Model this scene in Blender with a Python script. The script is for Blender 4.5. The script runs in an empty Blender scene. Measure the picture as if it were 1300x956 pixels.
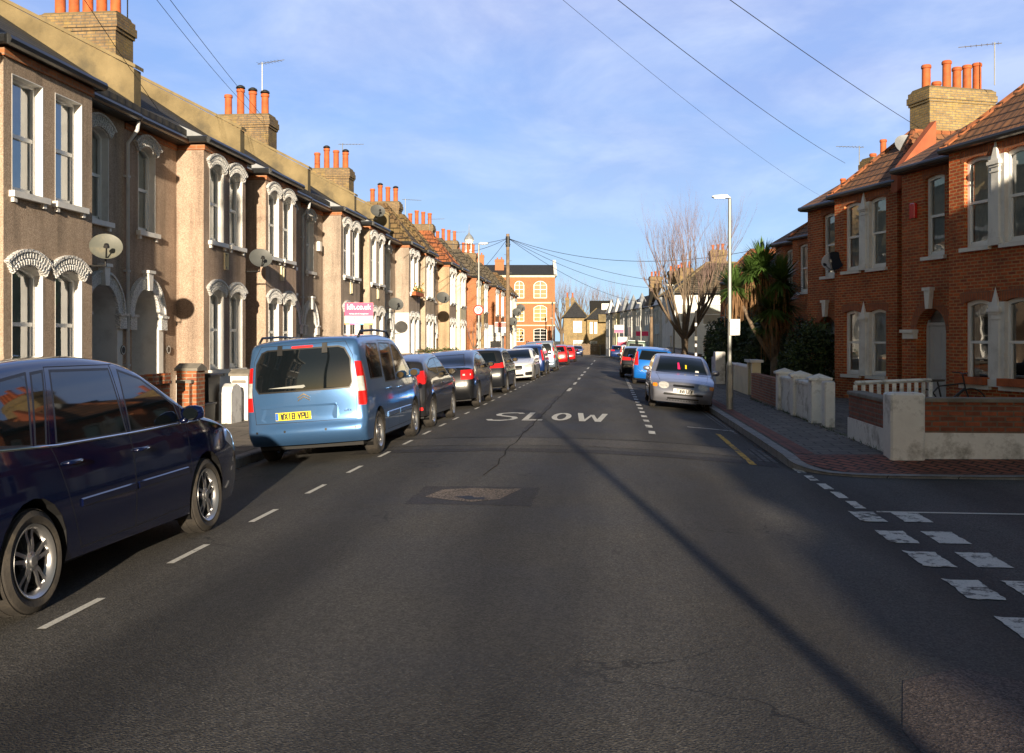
SUN_E, SKY_S, EXPO, CL_S = 5.0, .05, .95, 1.
SKY_TINT = (1.45, 1.2, .92)
import bpy, bmesh, math, random
from mathutils import Vector, Matrix, geometry
R = math.radians
rnd = random.Random(7)
scene = bpy.context.scene
COL = scene.collection
sin, cos, pi = math.sin, math.cos, math.pi


XC = -1.37            # crown of the road
def zg(y):
    z = 0.0
    if y > 18: z -= .004*(min(y, 150)-18)
    if y > 100: z -= .004*(min(y, 150)-100)
    return z
def cx(y):
    return -.003*(y-100)**2 if y > 100 else 0.0
def G(x, y):
    u = x-XC-cx(y)
    return zg(y)+.05-.013*min(abs(u), 4.0)**2


class MB:
    def __init__(s): s.v = []; s.f = []; s.m = []
    def add(s, vs, fs, mi=0, T=None):
        b = len(s.v)
        s.v.extend([tuple(T(*p)) for p in vs] if T else vs)
        for f in fs: s.f.append(tuple(b+i for i in f)); s.m.append(mi)
        return s
    def box(s, x0, x1, y0, y1, z0, z1, mi=0, T=None):
        v = [(x0,y0,z0),(x1,y0,z0),(x1,y1,z0),(x0,y1,z0),(x0,y0,z1),(x1,y0,z1),(x1,y1,z1),(x0,y1,z1)]
        return s.add(v, [(3,2,1,0),(4,5,6,7),(0,1,5,4),(1,2,6,5),(2,3,7,6),(3,0,4,7)], mi, T)
    def cbox(s, x0, x1, y0, y1, z0, z1, c=.01, mi=0, T=None):
        # box with chamfered vertical and top edges
        pts = []
        def ring(z, i):
            a, b, d, e = x0+i, x1-i, y0+i, y1-i
            return [(a+c,d,z),(b-c,d,z),(b,d+c,z),(b,e-c,z),(b-c,e,z),(a+c,e,z),(a,e-c,z),(a,d+c,z)]
        pts = ring(z0, 0)+ring(z1-c, 0)+ring(z1, c*.8)
        fs = [tuple(range(7, -1, -1)), tuple(range(16, 24))]
        for k in (0, 8):
            for i in range(8): fs.append((k+i, k+(i+1)%8, k+8+(i+1)%8, k+8+i))
        return s.add(pts, fs, mi, T)
    def prism(s, poly, a, b, axis='x', mi=0, T=None):
        # poly in the plane across axis: x->(y,z) y->(x,z) z->(x,y)
        n = len(poly)
        def P(p, t):
            return (t,p[0],p[1]) if axis == 'x' else (p[0],t,p[1]) if axis == 'y' else (p[0],p[1],t)
        vs = [P(p, a) for p in poly]+[P(p, b) for p in poly]
        fs = [tuple(range(n)), tuple(range(2*n-1, n-1, -1))]
        for i in range(n): fs.append((i, (i+1) % n, n+(i+1) % n, n+i)[::-1])
        return s.add(vs, fs, mi, T)
    def ring(s, A, B, w0, w1, P, mi=0):
        # ring between outlines A (outer) and B (inner) in plane P(u,z,w)
        n = len(A)
        vs = [P(u, z, w0) for u, z in A]+[P(u, z, w0) for u, z in B]+[P(u, z, w1) for u, z in A]+[P(u, z, w1) for u, z in B]
        fs = []
        for i in range(n):
            j = (i+1) % n
            fs += [(i, j, n+j, n+i), (2*n+i, 3*n+i, 3*n+j, 2*n+j), (i, 2*n+i, 2*n+j, j), (n+i, n+j, 3*n+j, 3*n+i)]
        return s.add(vs, fs, mi)
    def oring(s, A, B, w0, w1, P, mi=0):      # open ring (arch)
        n = len(A)
        vs = [P(u, z, w0) for u, z in A]+[P(u, z, w0) for u, z in B]+[P(u, z, w1) for u, z in A]+[P(u, z, w1) for u, z in B]
        fs = [(0, n, 3*n, 2*n), (n-1, 3*n-1, 4*n-1, 2*n-1)]
        for i in range(n-1):
            j = i+1
            fs += [(i, j, n+j, n+i), (2*n+i, 3*n+i, 3*n+j, 2*n+j), (i, 2*n+i, 2*n+j, j), (n+i, n+j, 3*n+j, 3*n+i)]
        return s.add(vs, fs, mi)
    def tube(s, pts, rad, n=8, mi=0, caps=True, T=None):
        pts = [Vector(p) for p in pts]
        if not isinstance(rad, (list, tuple)): rad = [rad]*len(pts)
        vs = []; up = None
        for i, p in enumerate(pts):
            d = (pts[min(i+1, len(pts)-1)]-pts[max(i-1, 0)])
            if d.length < 1e-9: d = Vector((0, 0, 1))
            d.normalize()
            if up is None: up = Vector((0, 0, 1)) if abs(d.z) < .9 else Vector((1, 0, 0))
            a = d.cross(up)
            if a.length < 1e-4: a = d.cross(Vector((0, 1, 0)))
            a.normalize(); b = a.cross(d); up = b
            for k in range(n):
                t = 2*pi*k/n
                q = p+a*(cos(t)*rad[i])+b*(sin(t)*rad[i]); vs.append(tuple(q))
        fs = []
        for i in range(len(pts)-1):
            for k in range(n):
                fs.append((i*n+k, i*n+(k+1) % n, (i+1)*n+(k+1) % n, (i+1)*n+k)[::-1])
        if caps and n > 2:
            fs.append(tuple(range(n))); fs.append(tuple(range(len(vs)-1, len(vs)-n-1, -1)))
        return s.add(vs, fs, mi, T)
    def lathe(s, prof, n=24, mi=0, T=None, closed=False):   # prof [(r,z)], about z
        vs = []
        for r, z in prof:
            for k in range(n): vs.append((r*cos(2*pi*k/n), r*sin(2*pi*k/n), z))
        fs = []; m = len(prof)
        for i in range(m if closed else m-1):
            j = (i+1) % m
            for k in range(n): fs.append((i*n+k, i*n+(k+1) % n, j*n+(k+1) % n, j*n+k))
        return s.add(vs, fs, mi, T)
    def build(s, name, mats, parent=None, smooth=False, uv=True, loc=None, ang=None):
        me = bpy.data.meshes.new(name)
        me.from_pydata(s.v, [], s.f)
        if not isinstance(mats, (list, tuple)): mats = [mats]
        for m in mats: me.materials.append(m)
        if len(mats) > 1: me.polygons.foreach_set('material_index', s.m)
        if uv: auto_uv(me)
        if smooth:
            me.polygons.foreach_set('use_smooth', [True]*len(me.polygons))
            if ang: me.set_sharp_from_angle(angle=R(ang))
        me.update()
        return link(name, me, parent, loc)
def auto_uv(me):
    ul = me.uv_layers.new(name='UVMap'); d = ul.data
    V = me.vertices
    for p in me.polygons:
        n = p.normal
        if abs(n.z) > .97: u = Vector((1, 0, 0)); v = Vector((0, 1, 0))
        else:
            u = Vector((-n.y, n.x, 0)).normalized(); v = n.cross(u)
            if v.z < 0: v = -v
        for li, vi in zip(p.loop_indices, p.vertices):
            c = V[vi].co; d[li].uv = (c.dot(u), c.dot(v))
def link(name, me, parent=None, loc=None):
    o = bpy.data.objects.new(name, me); COL.objects.link(o)
    if parent: o.parent = parent
    if loc: o.location = loc
    return o
def tag(o, label=None, cat=None, group=None, kind=None):
    if label: o['label'] = label
    if cat: o['category'] = cat
    if group: o['group'] = group
    if kind: o['kind'] = kind
    return o
def empty(name, loc=(0, 0, 0), rz=0, parent=None):
    o = bpy.data.objects.new(name, None); COL.objects.link(o)
    o.location = loc; o.rotation_euler = (0, 0, rz); o.empty_display_size = .3
    if parent: o.parent = parent
    return o
KIDS = {}
def copy_tree(o, parent=None):
    c = o.copy(); COL.objects.link(c)
    if parent: c.parent = parent
    for ch in [k for k in COL.objects if k.parent == o]: copy_tree(ch, c)
    return c
_fcache = {}
def text_mesh(txt, size=1.0, extrude=.004, bold=0.0):
    cu = bpy.data.curves.new('t', 'FONT'); cu.body = txt; cu.size = size; cu.extrude = extrude
    cu.align_x = 'CENTER'; cu.align_y = 'CENTER'; cu.offset = bold
    o = bpy.data.objects.new('t', cu); COL.objects.link(o)
    dg = bpy.context.evaluated_depsgraph_get()
    me = bpy.data.meshes.new_from_object(o.evaluated_get(dg))
    bpy.data.objects.remove(o); bpy.data.curves.remove(cu)
    return me
def text(name, txt, size, m, parent, loc, rot, sx=1.0, bold=0.0, extrude=.003):
    me = text_mesh(txt, size, extrude, bold); me.materials.clear(); me.materials.append(m)
    o = link(name, me, parent, loc); o.rotation_euler = rot; o.scale = (sx, 1, 1)
    return o


def newmat(name):
    m = bpy.data.materials.new(name); m.use_nodes = True
    nt = m.node_tree; return m, nt, nt.nodes['Principled BSDF']
def nd(nt, t, **kw):
    n = nt.nodes.new(t)
    for k, v in kw.items():
        if k.startswith('i_'):
            key = k[2:]; key = int(key) if key.isdigit() else key.replace('_', ' ')
            n.inputs[key].default_value = v
        else: setattr(n, k, v)
    return n
def L(nt, a, b): nt.links.new(a, b)
def rgb(c): return (c[0], c[1], c[2], 1)
def mixc(nt, fac, a, b, mode='MIX'):
    n = nt.nodes.new('ShaderNodeMix'); n.data_type = 'RGBA'; n.blend_type = mode
    for sock, val in ((n.inputs[0], fac), (n.inputs[6], a), (n.inputs[7], b)):
        if isinstance(val, (int, float)): sock.default_value = val
        elif isinstance(val, tuple): sock.default_value = rgb(val) if len(val) == 3 else val
        else: L(nt, val, sock)
    return n.outputs[2]
def math_(nt, op, a, b=0.0, c=None):
    n = nt.nodes.new('ShaderNodeMath'); n.operation = op
    for i, val in enumerate((a, b) if c is None else (a, b, c)):
        if isinstance(val, (int, float)): n.inputs[i].default_value = val
        else: L(nt, val, n.inputs[i])
    return n.outputs[0]
def noise(nt, vec, scale, detail=4, rough=.55, dist=0.0):
    n = nd(nt, 'ShaderNodeTexNoise'); n.inputs['Scale'].default_value = scale
    n.inputs['Detail'].default_value = detail; n.inputs['Roughness'].default_value = rough
    n.inputs['Distortion'].default_value = dist
    if vec: L(nt, vec, n.inputs['Vector'])
    return n.outputs['Fac']
def ramp(nt, fac, stops):
    n = nt.nodes.new('ShaderNodeValToRGB'); e = n.color_ramp.elements
    while len(e) < len(stops): e.new(.5)
    for i, (p, c) in enumerate(stops):
        e[i].position = p; e[i].color = rgb(c) if isinstance(c, tuple) else (c, c, c, 1)
    L(nt, fac, n.inputs[0]); return n.outputs[0]
def bump(nt, bs, h, strength=.3, dist=.01, prev=None):
    n = nd(nt, 'ShaderNodeBump'); n.inputs['Strength'].default_value = strength; n.inputs['Distance'].default_value = dist
    L(nt, h, n.inputs['Height'])
    if prev: L(nt, prev, n.inputs['Normal'])
    L(nt, n.outputs[0], bs.inputs['Normal']); return n.outputs[0]
def coord(nt, which='Object'):
    return nd(nt, 'ShaderNodeTexCoord').outputs[which]
def mat(name, col, rough=.6, metal=0., var=.25, vs=2.5, bmp=0., bs=40, coat=0., spec=.5, dirt=None, dirt_amt=.0, ds=1.3):
    m, nt, b = newmat(name)
    b.inputs['Roughness'].default_value = rough; b.inputs['Metallic'].default_value = metal
    b.inputs['Coat Weight'].default_value = coat; b.inputs['Coat Roughness'].default_value = .03
    b.inputs['Specular IOR Level'].default_value = spec
    co = coord(nt)
    c = col
    if var:
        f = noise(nt, co, vs, 5)
        lo = tuple(x*(1-var) for x in col); hi = tuple(min(1, x*(1+var*.6)) for x in col)
        c = mixc(nt, ramp(nt, f, [(.3, 0.), (.7, 1.)]), lo, hi)
    if dirt:
        f2 = noise(nt, co, ds, 7, .7)
        f3 = ramp(nt, f2, [(.5, 0.), (.68, 1.)])
        c = mixc(nt, math_(nt, 'MULTIPLY', f3, dirt_amt), c, dirt)
    if isinstance(c, tuple): b.inputs['Base Color'].default_value = rgb(c)
    else: L(nt, c, b.inputs['Base Color'])
    if bmp: bump(nt, b, noise(nt, co, bs, 3), bmp, .01)
    return m
def brick(name, c1, c2, mortar, stain=(.08, .06, .05), st=.35, bw=.225, rh=.075, ms=.013, rough=.85, warm=None):
    m, nt, b = newmat(name); uv = coord(nt, 'UV'); co = coord(nt)
    t = nd(nt, 'ShaderNodeTexBrick'); L(nt, uv, t.inputs['Vector'])
    t.inputs['Color1'].default_value = rgb(c1); t.inputs['Color2'].default_value = rgb(c2); t.inputs['Mortar'].default_value = rgb(mortar)
    t.inputs['Scale'].default_value = 1; t.inputs['Mortar Size'].default_value = ms; t.inputs['Mortar Smooth'].default_value = .3
    t.inputs['Bias'].default_value = 0; t.inputs['Brick Width'].default_value = bw; t.inputs['Row Height'].default_value = rh
    c = mixc(nt, .55, t.outputs['Color'], ramp(nt, noise(nt, uv, 9, 3), [(.3, .5), (.7, 1.15)]), 'MULTIPLY')
    c = mixc(nt, math_(nt, 'MULTIPLY', ramp(nt, noise(nt, co, .9, 7, .7), [(.48, 0.), (.72, 1.)]), st), c, stain)
    if warm: c = mixc(nt, math_(nt, 'MULTIPLY', ramp(nt, noise(nt, co, 1.7, 5, .7), [(.5, 0.), (.7, 1.)]), .5), c, warm)
    L(nt, c, b.inputs['Base Color']); b.inputs['Roughness'].default_value = rough
    h = math_(nt, 'SUBTRACT', noise(nt, uv, 60, 3), math_(nt, 'MULTIPLY', t.outputs['Fac'], 1.6))
    bump(nt, b, h, .6, .008); return m
def tiles(name, c1, c2, lichen=None, la=.4, w=.25, h=.28, rough=.85):
    m, nt, b = newmat(name); uv = coord(nt, 'UV'); co = coord(nt)
    t = nd(nt, 'ShaderNodeTexBrick'); L(nt, uv, t.inputs['Vector'])
    t.inputs['Color1'].default_value = rgb(c1); t.inputs['Color2'].default_value = rgb(c2)
    t.inputs['Mortar'].default_value = rgb(tuple(x*.25 for x in c2)); t.inputs['Scale'].default_value = 1
    t.inputs['Mortar Size'].default_value = .016; t.inputs['Mortar Smooth'].default_value = .5
    t.inputs['Brick Width'].default_value = w; t.inputs['Row Height'].default_value = h
    c = mixc(nt, .5, t.outputs['Color'], ramp(nt, noise(nt, uv, 6, 4), [(.3, .35), (.7, 1.)]), 'MULTIPLY')
    if lichen: c = mixc(nt, math_(nt, 'MULTIPLY', ramp(nt, noise(nt, co, 1.6, 8, .75), [(.45, 0.), (.65, 1.)]), la), c, lichen)
    L(nt, c, b.inputs['Base Color']); b.inputs['Roughness'].default_value = rough
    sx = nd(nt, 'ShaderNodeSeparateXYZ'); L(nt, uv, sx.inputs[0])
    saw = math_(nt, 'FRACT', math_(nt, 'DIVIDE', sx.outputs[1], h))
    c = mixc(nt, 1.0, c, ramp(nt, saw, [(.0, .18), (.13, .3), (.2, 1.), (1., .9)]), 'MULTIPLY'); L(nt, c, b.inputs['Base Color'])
    wav = math_(nt, 'SINE', math_(nt, 'MULTIPLY', sx.outputs[0], 2*pi/w))
    hh = math_(nt, 'ADD', math_(nt, 'MULTIPLY', saw, -1.0), math_(nt, 'MULTIPLY', wav, .12))
    hh = math_(nt, 'SUBTRACT', hh, math_(nt, 'MULTIPLY', t.outputs['Fac'], .6))
    bump(nt, b, hh, 1.0, .04); return m
def pebble(name, c, dark, light):
    m, nt, b = newmat(name); co = coord(nt)
    v = nd(nt, 'ShaderNodeTexVoronoi'); v.inputs['Scale'].default_value = 88; L(nt, co, v.inputs['Vector'])
    n2 = noise(nt, co, 30, 2)
    k = mixc(nt, .6, c, v.outputs['Color'], 'OVERLAY')
    bw = nd(nt, 'ShaderNodeRGBToBW'); L(nt, v.outputs['Color'], bw.inputs[0])
    k = mixc(nt, ramp(nt, bw.outputs[0], [(.2, 0.), (.75, 1.)]), dark, light)
    k = mixc(nt, .45, c, k)
    k = mixc(nt, .8, k, ramp(nt, noise(nt, co, .7, 6, .65), [(.25, .55), (.7, 1.08)]), 'MULTIPLY')
    mp = nd(nt, 'ShaderNodeMapping'); mp.inputs['Scale'].default_value = (2.6, 2.6, .22); L(nt, co, mp.inputs[0])
    k = mixc(nt, .9, k, ramp(nt, noise(nt, mp.outputs[0], 1.3, 5, .6), [(.34, .62), (.52, 1.)]), 'MULTIPLY')
    L(nt, k, b.inputs['Base Color']); b.inputs['Roughness'].default_value = .9
    h = math_(nt, 'SUBTRACT', 1., v.outputs['Distance'])
    bump(nt, b, math_(nt, 'ADD', h, n2), .55, .012); return m
def paint(name, c, flake=.5, rough=.28, dust=.06):
    m, nt, b = newmat(name); co = coord(nt)
    cc = mixc(nt, math_(nt, 'MULTIPLY', ramp(nt, noise(nt, co, 3, 6, .7), [(.4, 0.), (.8, 1.)]), dust), c, (.16, .15, .13))
    L(nt, cc, b.inputs['Base Color'])
    b.inputs['Metallic'].default_value = flake
    b.inputs['Roughness'].default_value = rough
    b.inputs['Coat Weight'].default_value = 1.0; b.inputs['Coat Roughness'].default_value = .04
    return m
def glassmat(name, tint=(.9, .95, .95), refl=1.1, base=.13):
    m, nt, b = newmat(name); nt.nodes.remove(b)
    out = nt.nodes['Material Output']
    tr = nd(nt, 'ShaderNodeBsdfTransparent'); tr.inputs[0].default_value = rgb(tint)
    gl = nd(nt, 'ShaderNodeBsdfGlossy'); gl.inputs['Roughness'].default_value = .015; gl.inputs[0].default_value = (.95, .97, 1, 1)
    fr = nd(nt, 'ShaderNodeFresnel'); fr.inputs[0].default_value = 1.6
    co = coord(nt)
    bp = nd(nt, 'ShaderNodeBump'); bp.inputs['Strength'].default_value = .06; bp.inputs['Distance'].default_value = .05
    L(nt, noise(nt, co, 1.6, 1), bp.inputs['Height']); L(nt, bp.outputs[0], gl.inputs['Normal'])
    f = math_(nt, 'MULTIPLY_ADD', fr.outputs[0], refl, base)
    f.node.use_clamp = True
    mx = nd(nt, 'ShaderNodeMixShader'); L(nt, f, mx.inputs[0]); L(nt, tr.outputs[0], mx.inputs[1]); L(nt, gl.outputs[0], mx.inputs[2])
    L(nt, mx.outputs[0], out.inputs[0]); return m
M = {}
M['white'] = mat('white_paint', (.78, .77, .75), .45, var=.08, dirt=(.35, .33, .3), dirt_amt=.35, ds=2.2, bmp=.1, bs=30)
M['white_old'] = mat('weathered_white_paint', (.80, .80, .79), .7, var=.12, dirt=(.16, .15, .13), dirt_amt=.75, ds=2.6, bmp=.5, bs=18)
M['upvc'] = mat('window_frame_white', (.86, .86, .86), .3, var=.03)
M['cream'] = mat('cream_paint', (.74, .66, .45), .6, var=.1, dirt=(.3, .27, .2), dirt_amt=.4, bmp=.2)
M['palegrey'] = mat('pale_grey_render', (.55, .56, .58), .8, var=.1, dirt=(.3, .3, .3), dirt_amt=.4, bmp=.3)
M['whiterender'] = mat('white_render', (.74, .73, .71), .8, var=.08, dirt=(.42, .4, .37), dirt_amt=.5, bmp=.3)
M['net'] = mat('net_curtain', (.82, .82, .8), .9, var=.12, vs=6)
M['curtain'] = mat('beige_curtain', (.42, .38, .32), .9, var=.2, vs=6)
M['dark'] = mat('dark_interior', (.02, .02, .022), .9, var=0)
M['black'] = mat('black_plastic', (.018, .018, .019), .5, var=.2, vs=8)
M['gutter'] = mat('black_gutter', (.02, .021, .023), .35, var=.3, vs=4)
M['lead'] = mat('lead_grey', (.28, .3, .33), .45, metal=.2, var=.3)
M['glass'] = glassmat('window_glass')
M['cement'] = mat('lichen_stained_render', (.205, .16, .085), .95, var=.35, vs=1.6, bmp=.5, bs=22, dirt=(.08, .07, .05), dirt_amt=.7, ds=1.1)
M['pot'] = mat('terracotta', (.46, .11, .03), .75, var=.3, vs=5, bmp=.2, dirt=(.1, .06, .04), dirt_amt=.35, ds=3)
M['ycbrick'] = brick('yellow_stock_brick', (.42, .29, .11), (.28, .19, .085), (.2, .18, .14), (.045, .04, .035), .7, warm=(.3, .22, .05))
M['chbrick'] = brick('chimney_brick', (.36, .24, .11), (.24, .155, .08), (.16, .14, .11), (.05, .042, .035), .6, warm=(.28, .2, .05))
M['redbrick'] = brick('red_brick', (.62, .115, .022), (.32, .055, .016), (.52, .30, .13), (.05, .02, .015), .6)
M['orbrick'] = brick('orange_brick', (.50, .17, .055), (.38, .12, .045), (.34, .2, .12), (.12, .06, .04), .3)
M['wallbrick'] = brick('garden_wall_brick', (.5, .14, .045), (.28, .08, .04), (.34, .26, .18), (.06, .045, .03), .5)
M['brownbrick'] = brick('brown_brick', (.42, .11, .05), (.2, .06, .035), (.2, .15, .11), (.04, .03, .025), .5)
M['archbrick'] = brick('soldier_arch_brick', (.5, .15, .05), (.38, .1, .04), (.25, .12, .07), (.08, .03, .02), .2, bw=.075, rh=.23)
M['peb'] = pebble('brown_pebbledash', (.42, .315, .235), (.19, .13, .10), (.70, .57, .45))
M['pebB'] = pebble('greyer_pebbledash', (.39, .31, .25), (.2, .15, .12), (.68, .57, .47))
M['pebC'] = pebble('pinker_pebbledash', (.44, .32, .24), (.22, .14, .10), (.72, .57, .45))
M['pebD'] = pebble('pale_pebbledash', (.46, .36, .265), (.25, .18, .13), (.74, .62, .49))
M['peb2'] = pebble('sandy_pebbledash', (.50, .36, .22), (.28, .18, .1), (.68, .54, .38))
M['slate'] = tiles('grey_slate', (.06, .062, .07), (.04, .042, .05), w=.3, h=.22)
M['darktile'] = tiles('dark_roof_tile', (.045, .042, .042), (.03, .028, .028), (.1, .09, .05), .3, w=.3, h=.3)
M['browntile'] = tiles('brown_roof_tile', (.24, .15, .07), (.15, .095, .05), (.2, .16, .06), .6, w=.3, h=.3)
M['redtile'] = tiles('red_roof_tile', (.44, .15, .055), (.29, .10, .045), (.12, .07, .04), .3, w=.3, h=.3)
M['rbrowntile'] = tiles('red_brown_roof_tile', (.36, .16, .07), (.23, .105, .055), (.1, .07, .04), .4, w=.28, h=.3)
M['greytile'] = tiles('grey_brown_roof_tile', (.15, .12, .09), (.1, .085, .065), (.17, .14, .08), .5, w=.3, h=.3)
M['steel'] = mat('galvanised_steel', (.33, .34, .33), .5, metal=.55, var=.2, vs=3)
M['wood'] = mat('weathered_pole_wood', (.2, .14, .09), .85, var=.35, vs=5, bmp=.5, bs=30)
M['dishgrey'] = mat('dish_grey', (.08, .085, .085), .55, var=.15, vs=4)
M['dishlight'] = mat('dish_pale_grey', (.125, .13, .112), .55, var=.2, vs=3, dirt=(.4, .3, .15), dirt_amt=.3, ds=3)
M['wire'] = mat('cable_black', (.02, .02, .02), .6, var=0)
M['doorw'] = mat('white_door', (.62, .62, .63), .4, var=.05)
M['doorg'] = mat('grey_door', (.4, .41, .44), .4, var=.05)
M['kerb'] = mat('granite_kerb', (.30, .30, .31), .8, var=.3, vs=4, bmp=.4, bs=60, dirt=(.09, .09, .08), dirt_amt=.5, ds=2)
M['coping'] = mat('concrete_coping', (.22, .2, .17), .9, var=.3, vs=4, bmp=.5, dirt=(.07, .07, .05), dirt_amt=.6)
def ornate(name):
    m, nt, b = newmat(name); co = coord(nt)
    v = nd(nt, 'ShaderNodeTexVoronoi'); v.inputs['Scale'].default_value = 34; L(nt, co, v.inputs['Vector'])
    k = mixc(nt, ramp(nt, v.outputs['Distance'], [(.3, 0.), (.6, 1.)]), (.86, .86, .85), (.62, .62, .63))
    k = mixc(nt, .8, k, ramp(nt, noise(nt, co, 2.6, 7, .7), [(.3, .78), (.5, 1.)]), 'MULTIPLY')
    L(nt, k, b.inputs['Base Color']); b.inputs['Roughness'].default_value = .75
    bump(nt, b, math_(nt, 'SUBTRACT', 1., v.outputs['Distance']), .9, .03); return m
M['ornate'] = ornate('moulded_white_stucco')

def arch(x0, z0, x1, z1, rise, n=8):
    """outline of an opening with a segmental or round head"""
    if rise <= .001: return [(x0, z0), (x1, z0), (x1, z1), (x0, z1)]
    w = (x1-x0)/2; c = (x0+x1)/2
    rad = (w*w+rise*rise)/(2*rise); cz = z1-rad
    a = math.asin(min(1, w/rad))
    return [(x0, z0), (x1, z0)]+[(c+rad*sin(t), cz+rad*cos(t)) for t in [a-2*a*i/n for i in range(n+1)]]
def headarc(x0, x1, z1, rise, off, n=10, extra=.0):
    w = (x1-x0)/2; c = (x0+x1)/2; rise = max(rise, .02)
    rad = (w*w+rise*rise)/(2*rise); cz = z1-rad; a = math.asin(min(1, w/rad))+extra
    r = rad+off
    return [(c+r*sin(t), cz+r*cos(t)) for t in [-a+2*a*i/n for i in range(n+1)]]
def plane(ox, oy, dx=1, dy=0):
    return lambda u, z, w=0.: (ox+dx*u-dy*w, oy+dy*u+dx*w, z)
def panel(mb, P, u0, u1, z0, z1, holes=(), depth=.0, mi=0, top=None):
    outer = [(u0, z0), (u1, z0), (u1, z1), (u0, z1)] if top is None else top
    polys = [[Vector((u, z, 0)) for u, z in outer]]+[[Vector((u, z, 0)) for u, z in h] for h in holes]
    flat = [p for q in polys for p in q]
    tris = geometry.tessellate_polygon(polys)
    vs = [P(p.x, p.y, 0) for p in flat]
    fs = []
    for t in tris:
        a, b, c = [flat[i] for i in t]
        if (b-a).cross(c-a).z < 0: t = (t[0], t[2], t[1])
        fs.append(tuple(t))
    mb.add(vs, fs, mi)
    if depth:
        for h in holes:
            if len(h) > 12: continue
            n = len(h)
            vs = [P(u, z, 0) for u, z in h]+[P(u, z, depth) for u, z in h]
            mb.add(vs, [(i, n+i, n+(i+1) % n, (i+1) % n) for i in range(n)], mi)
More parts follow.
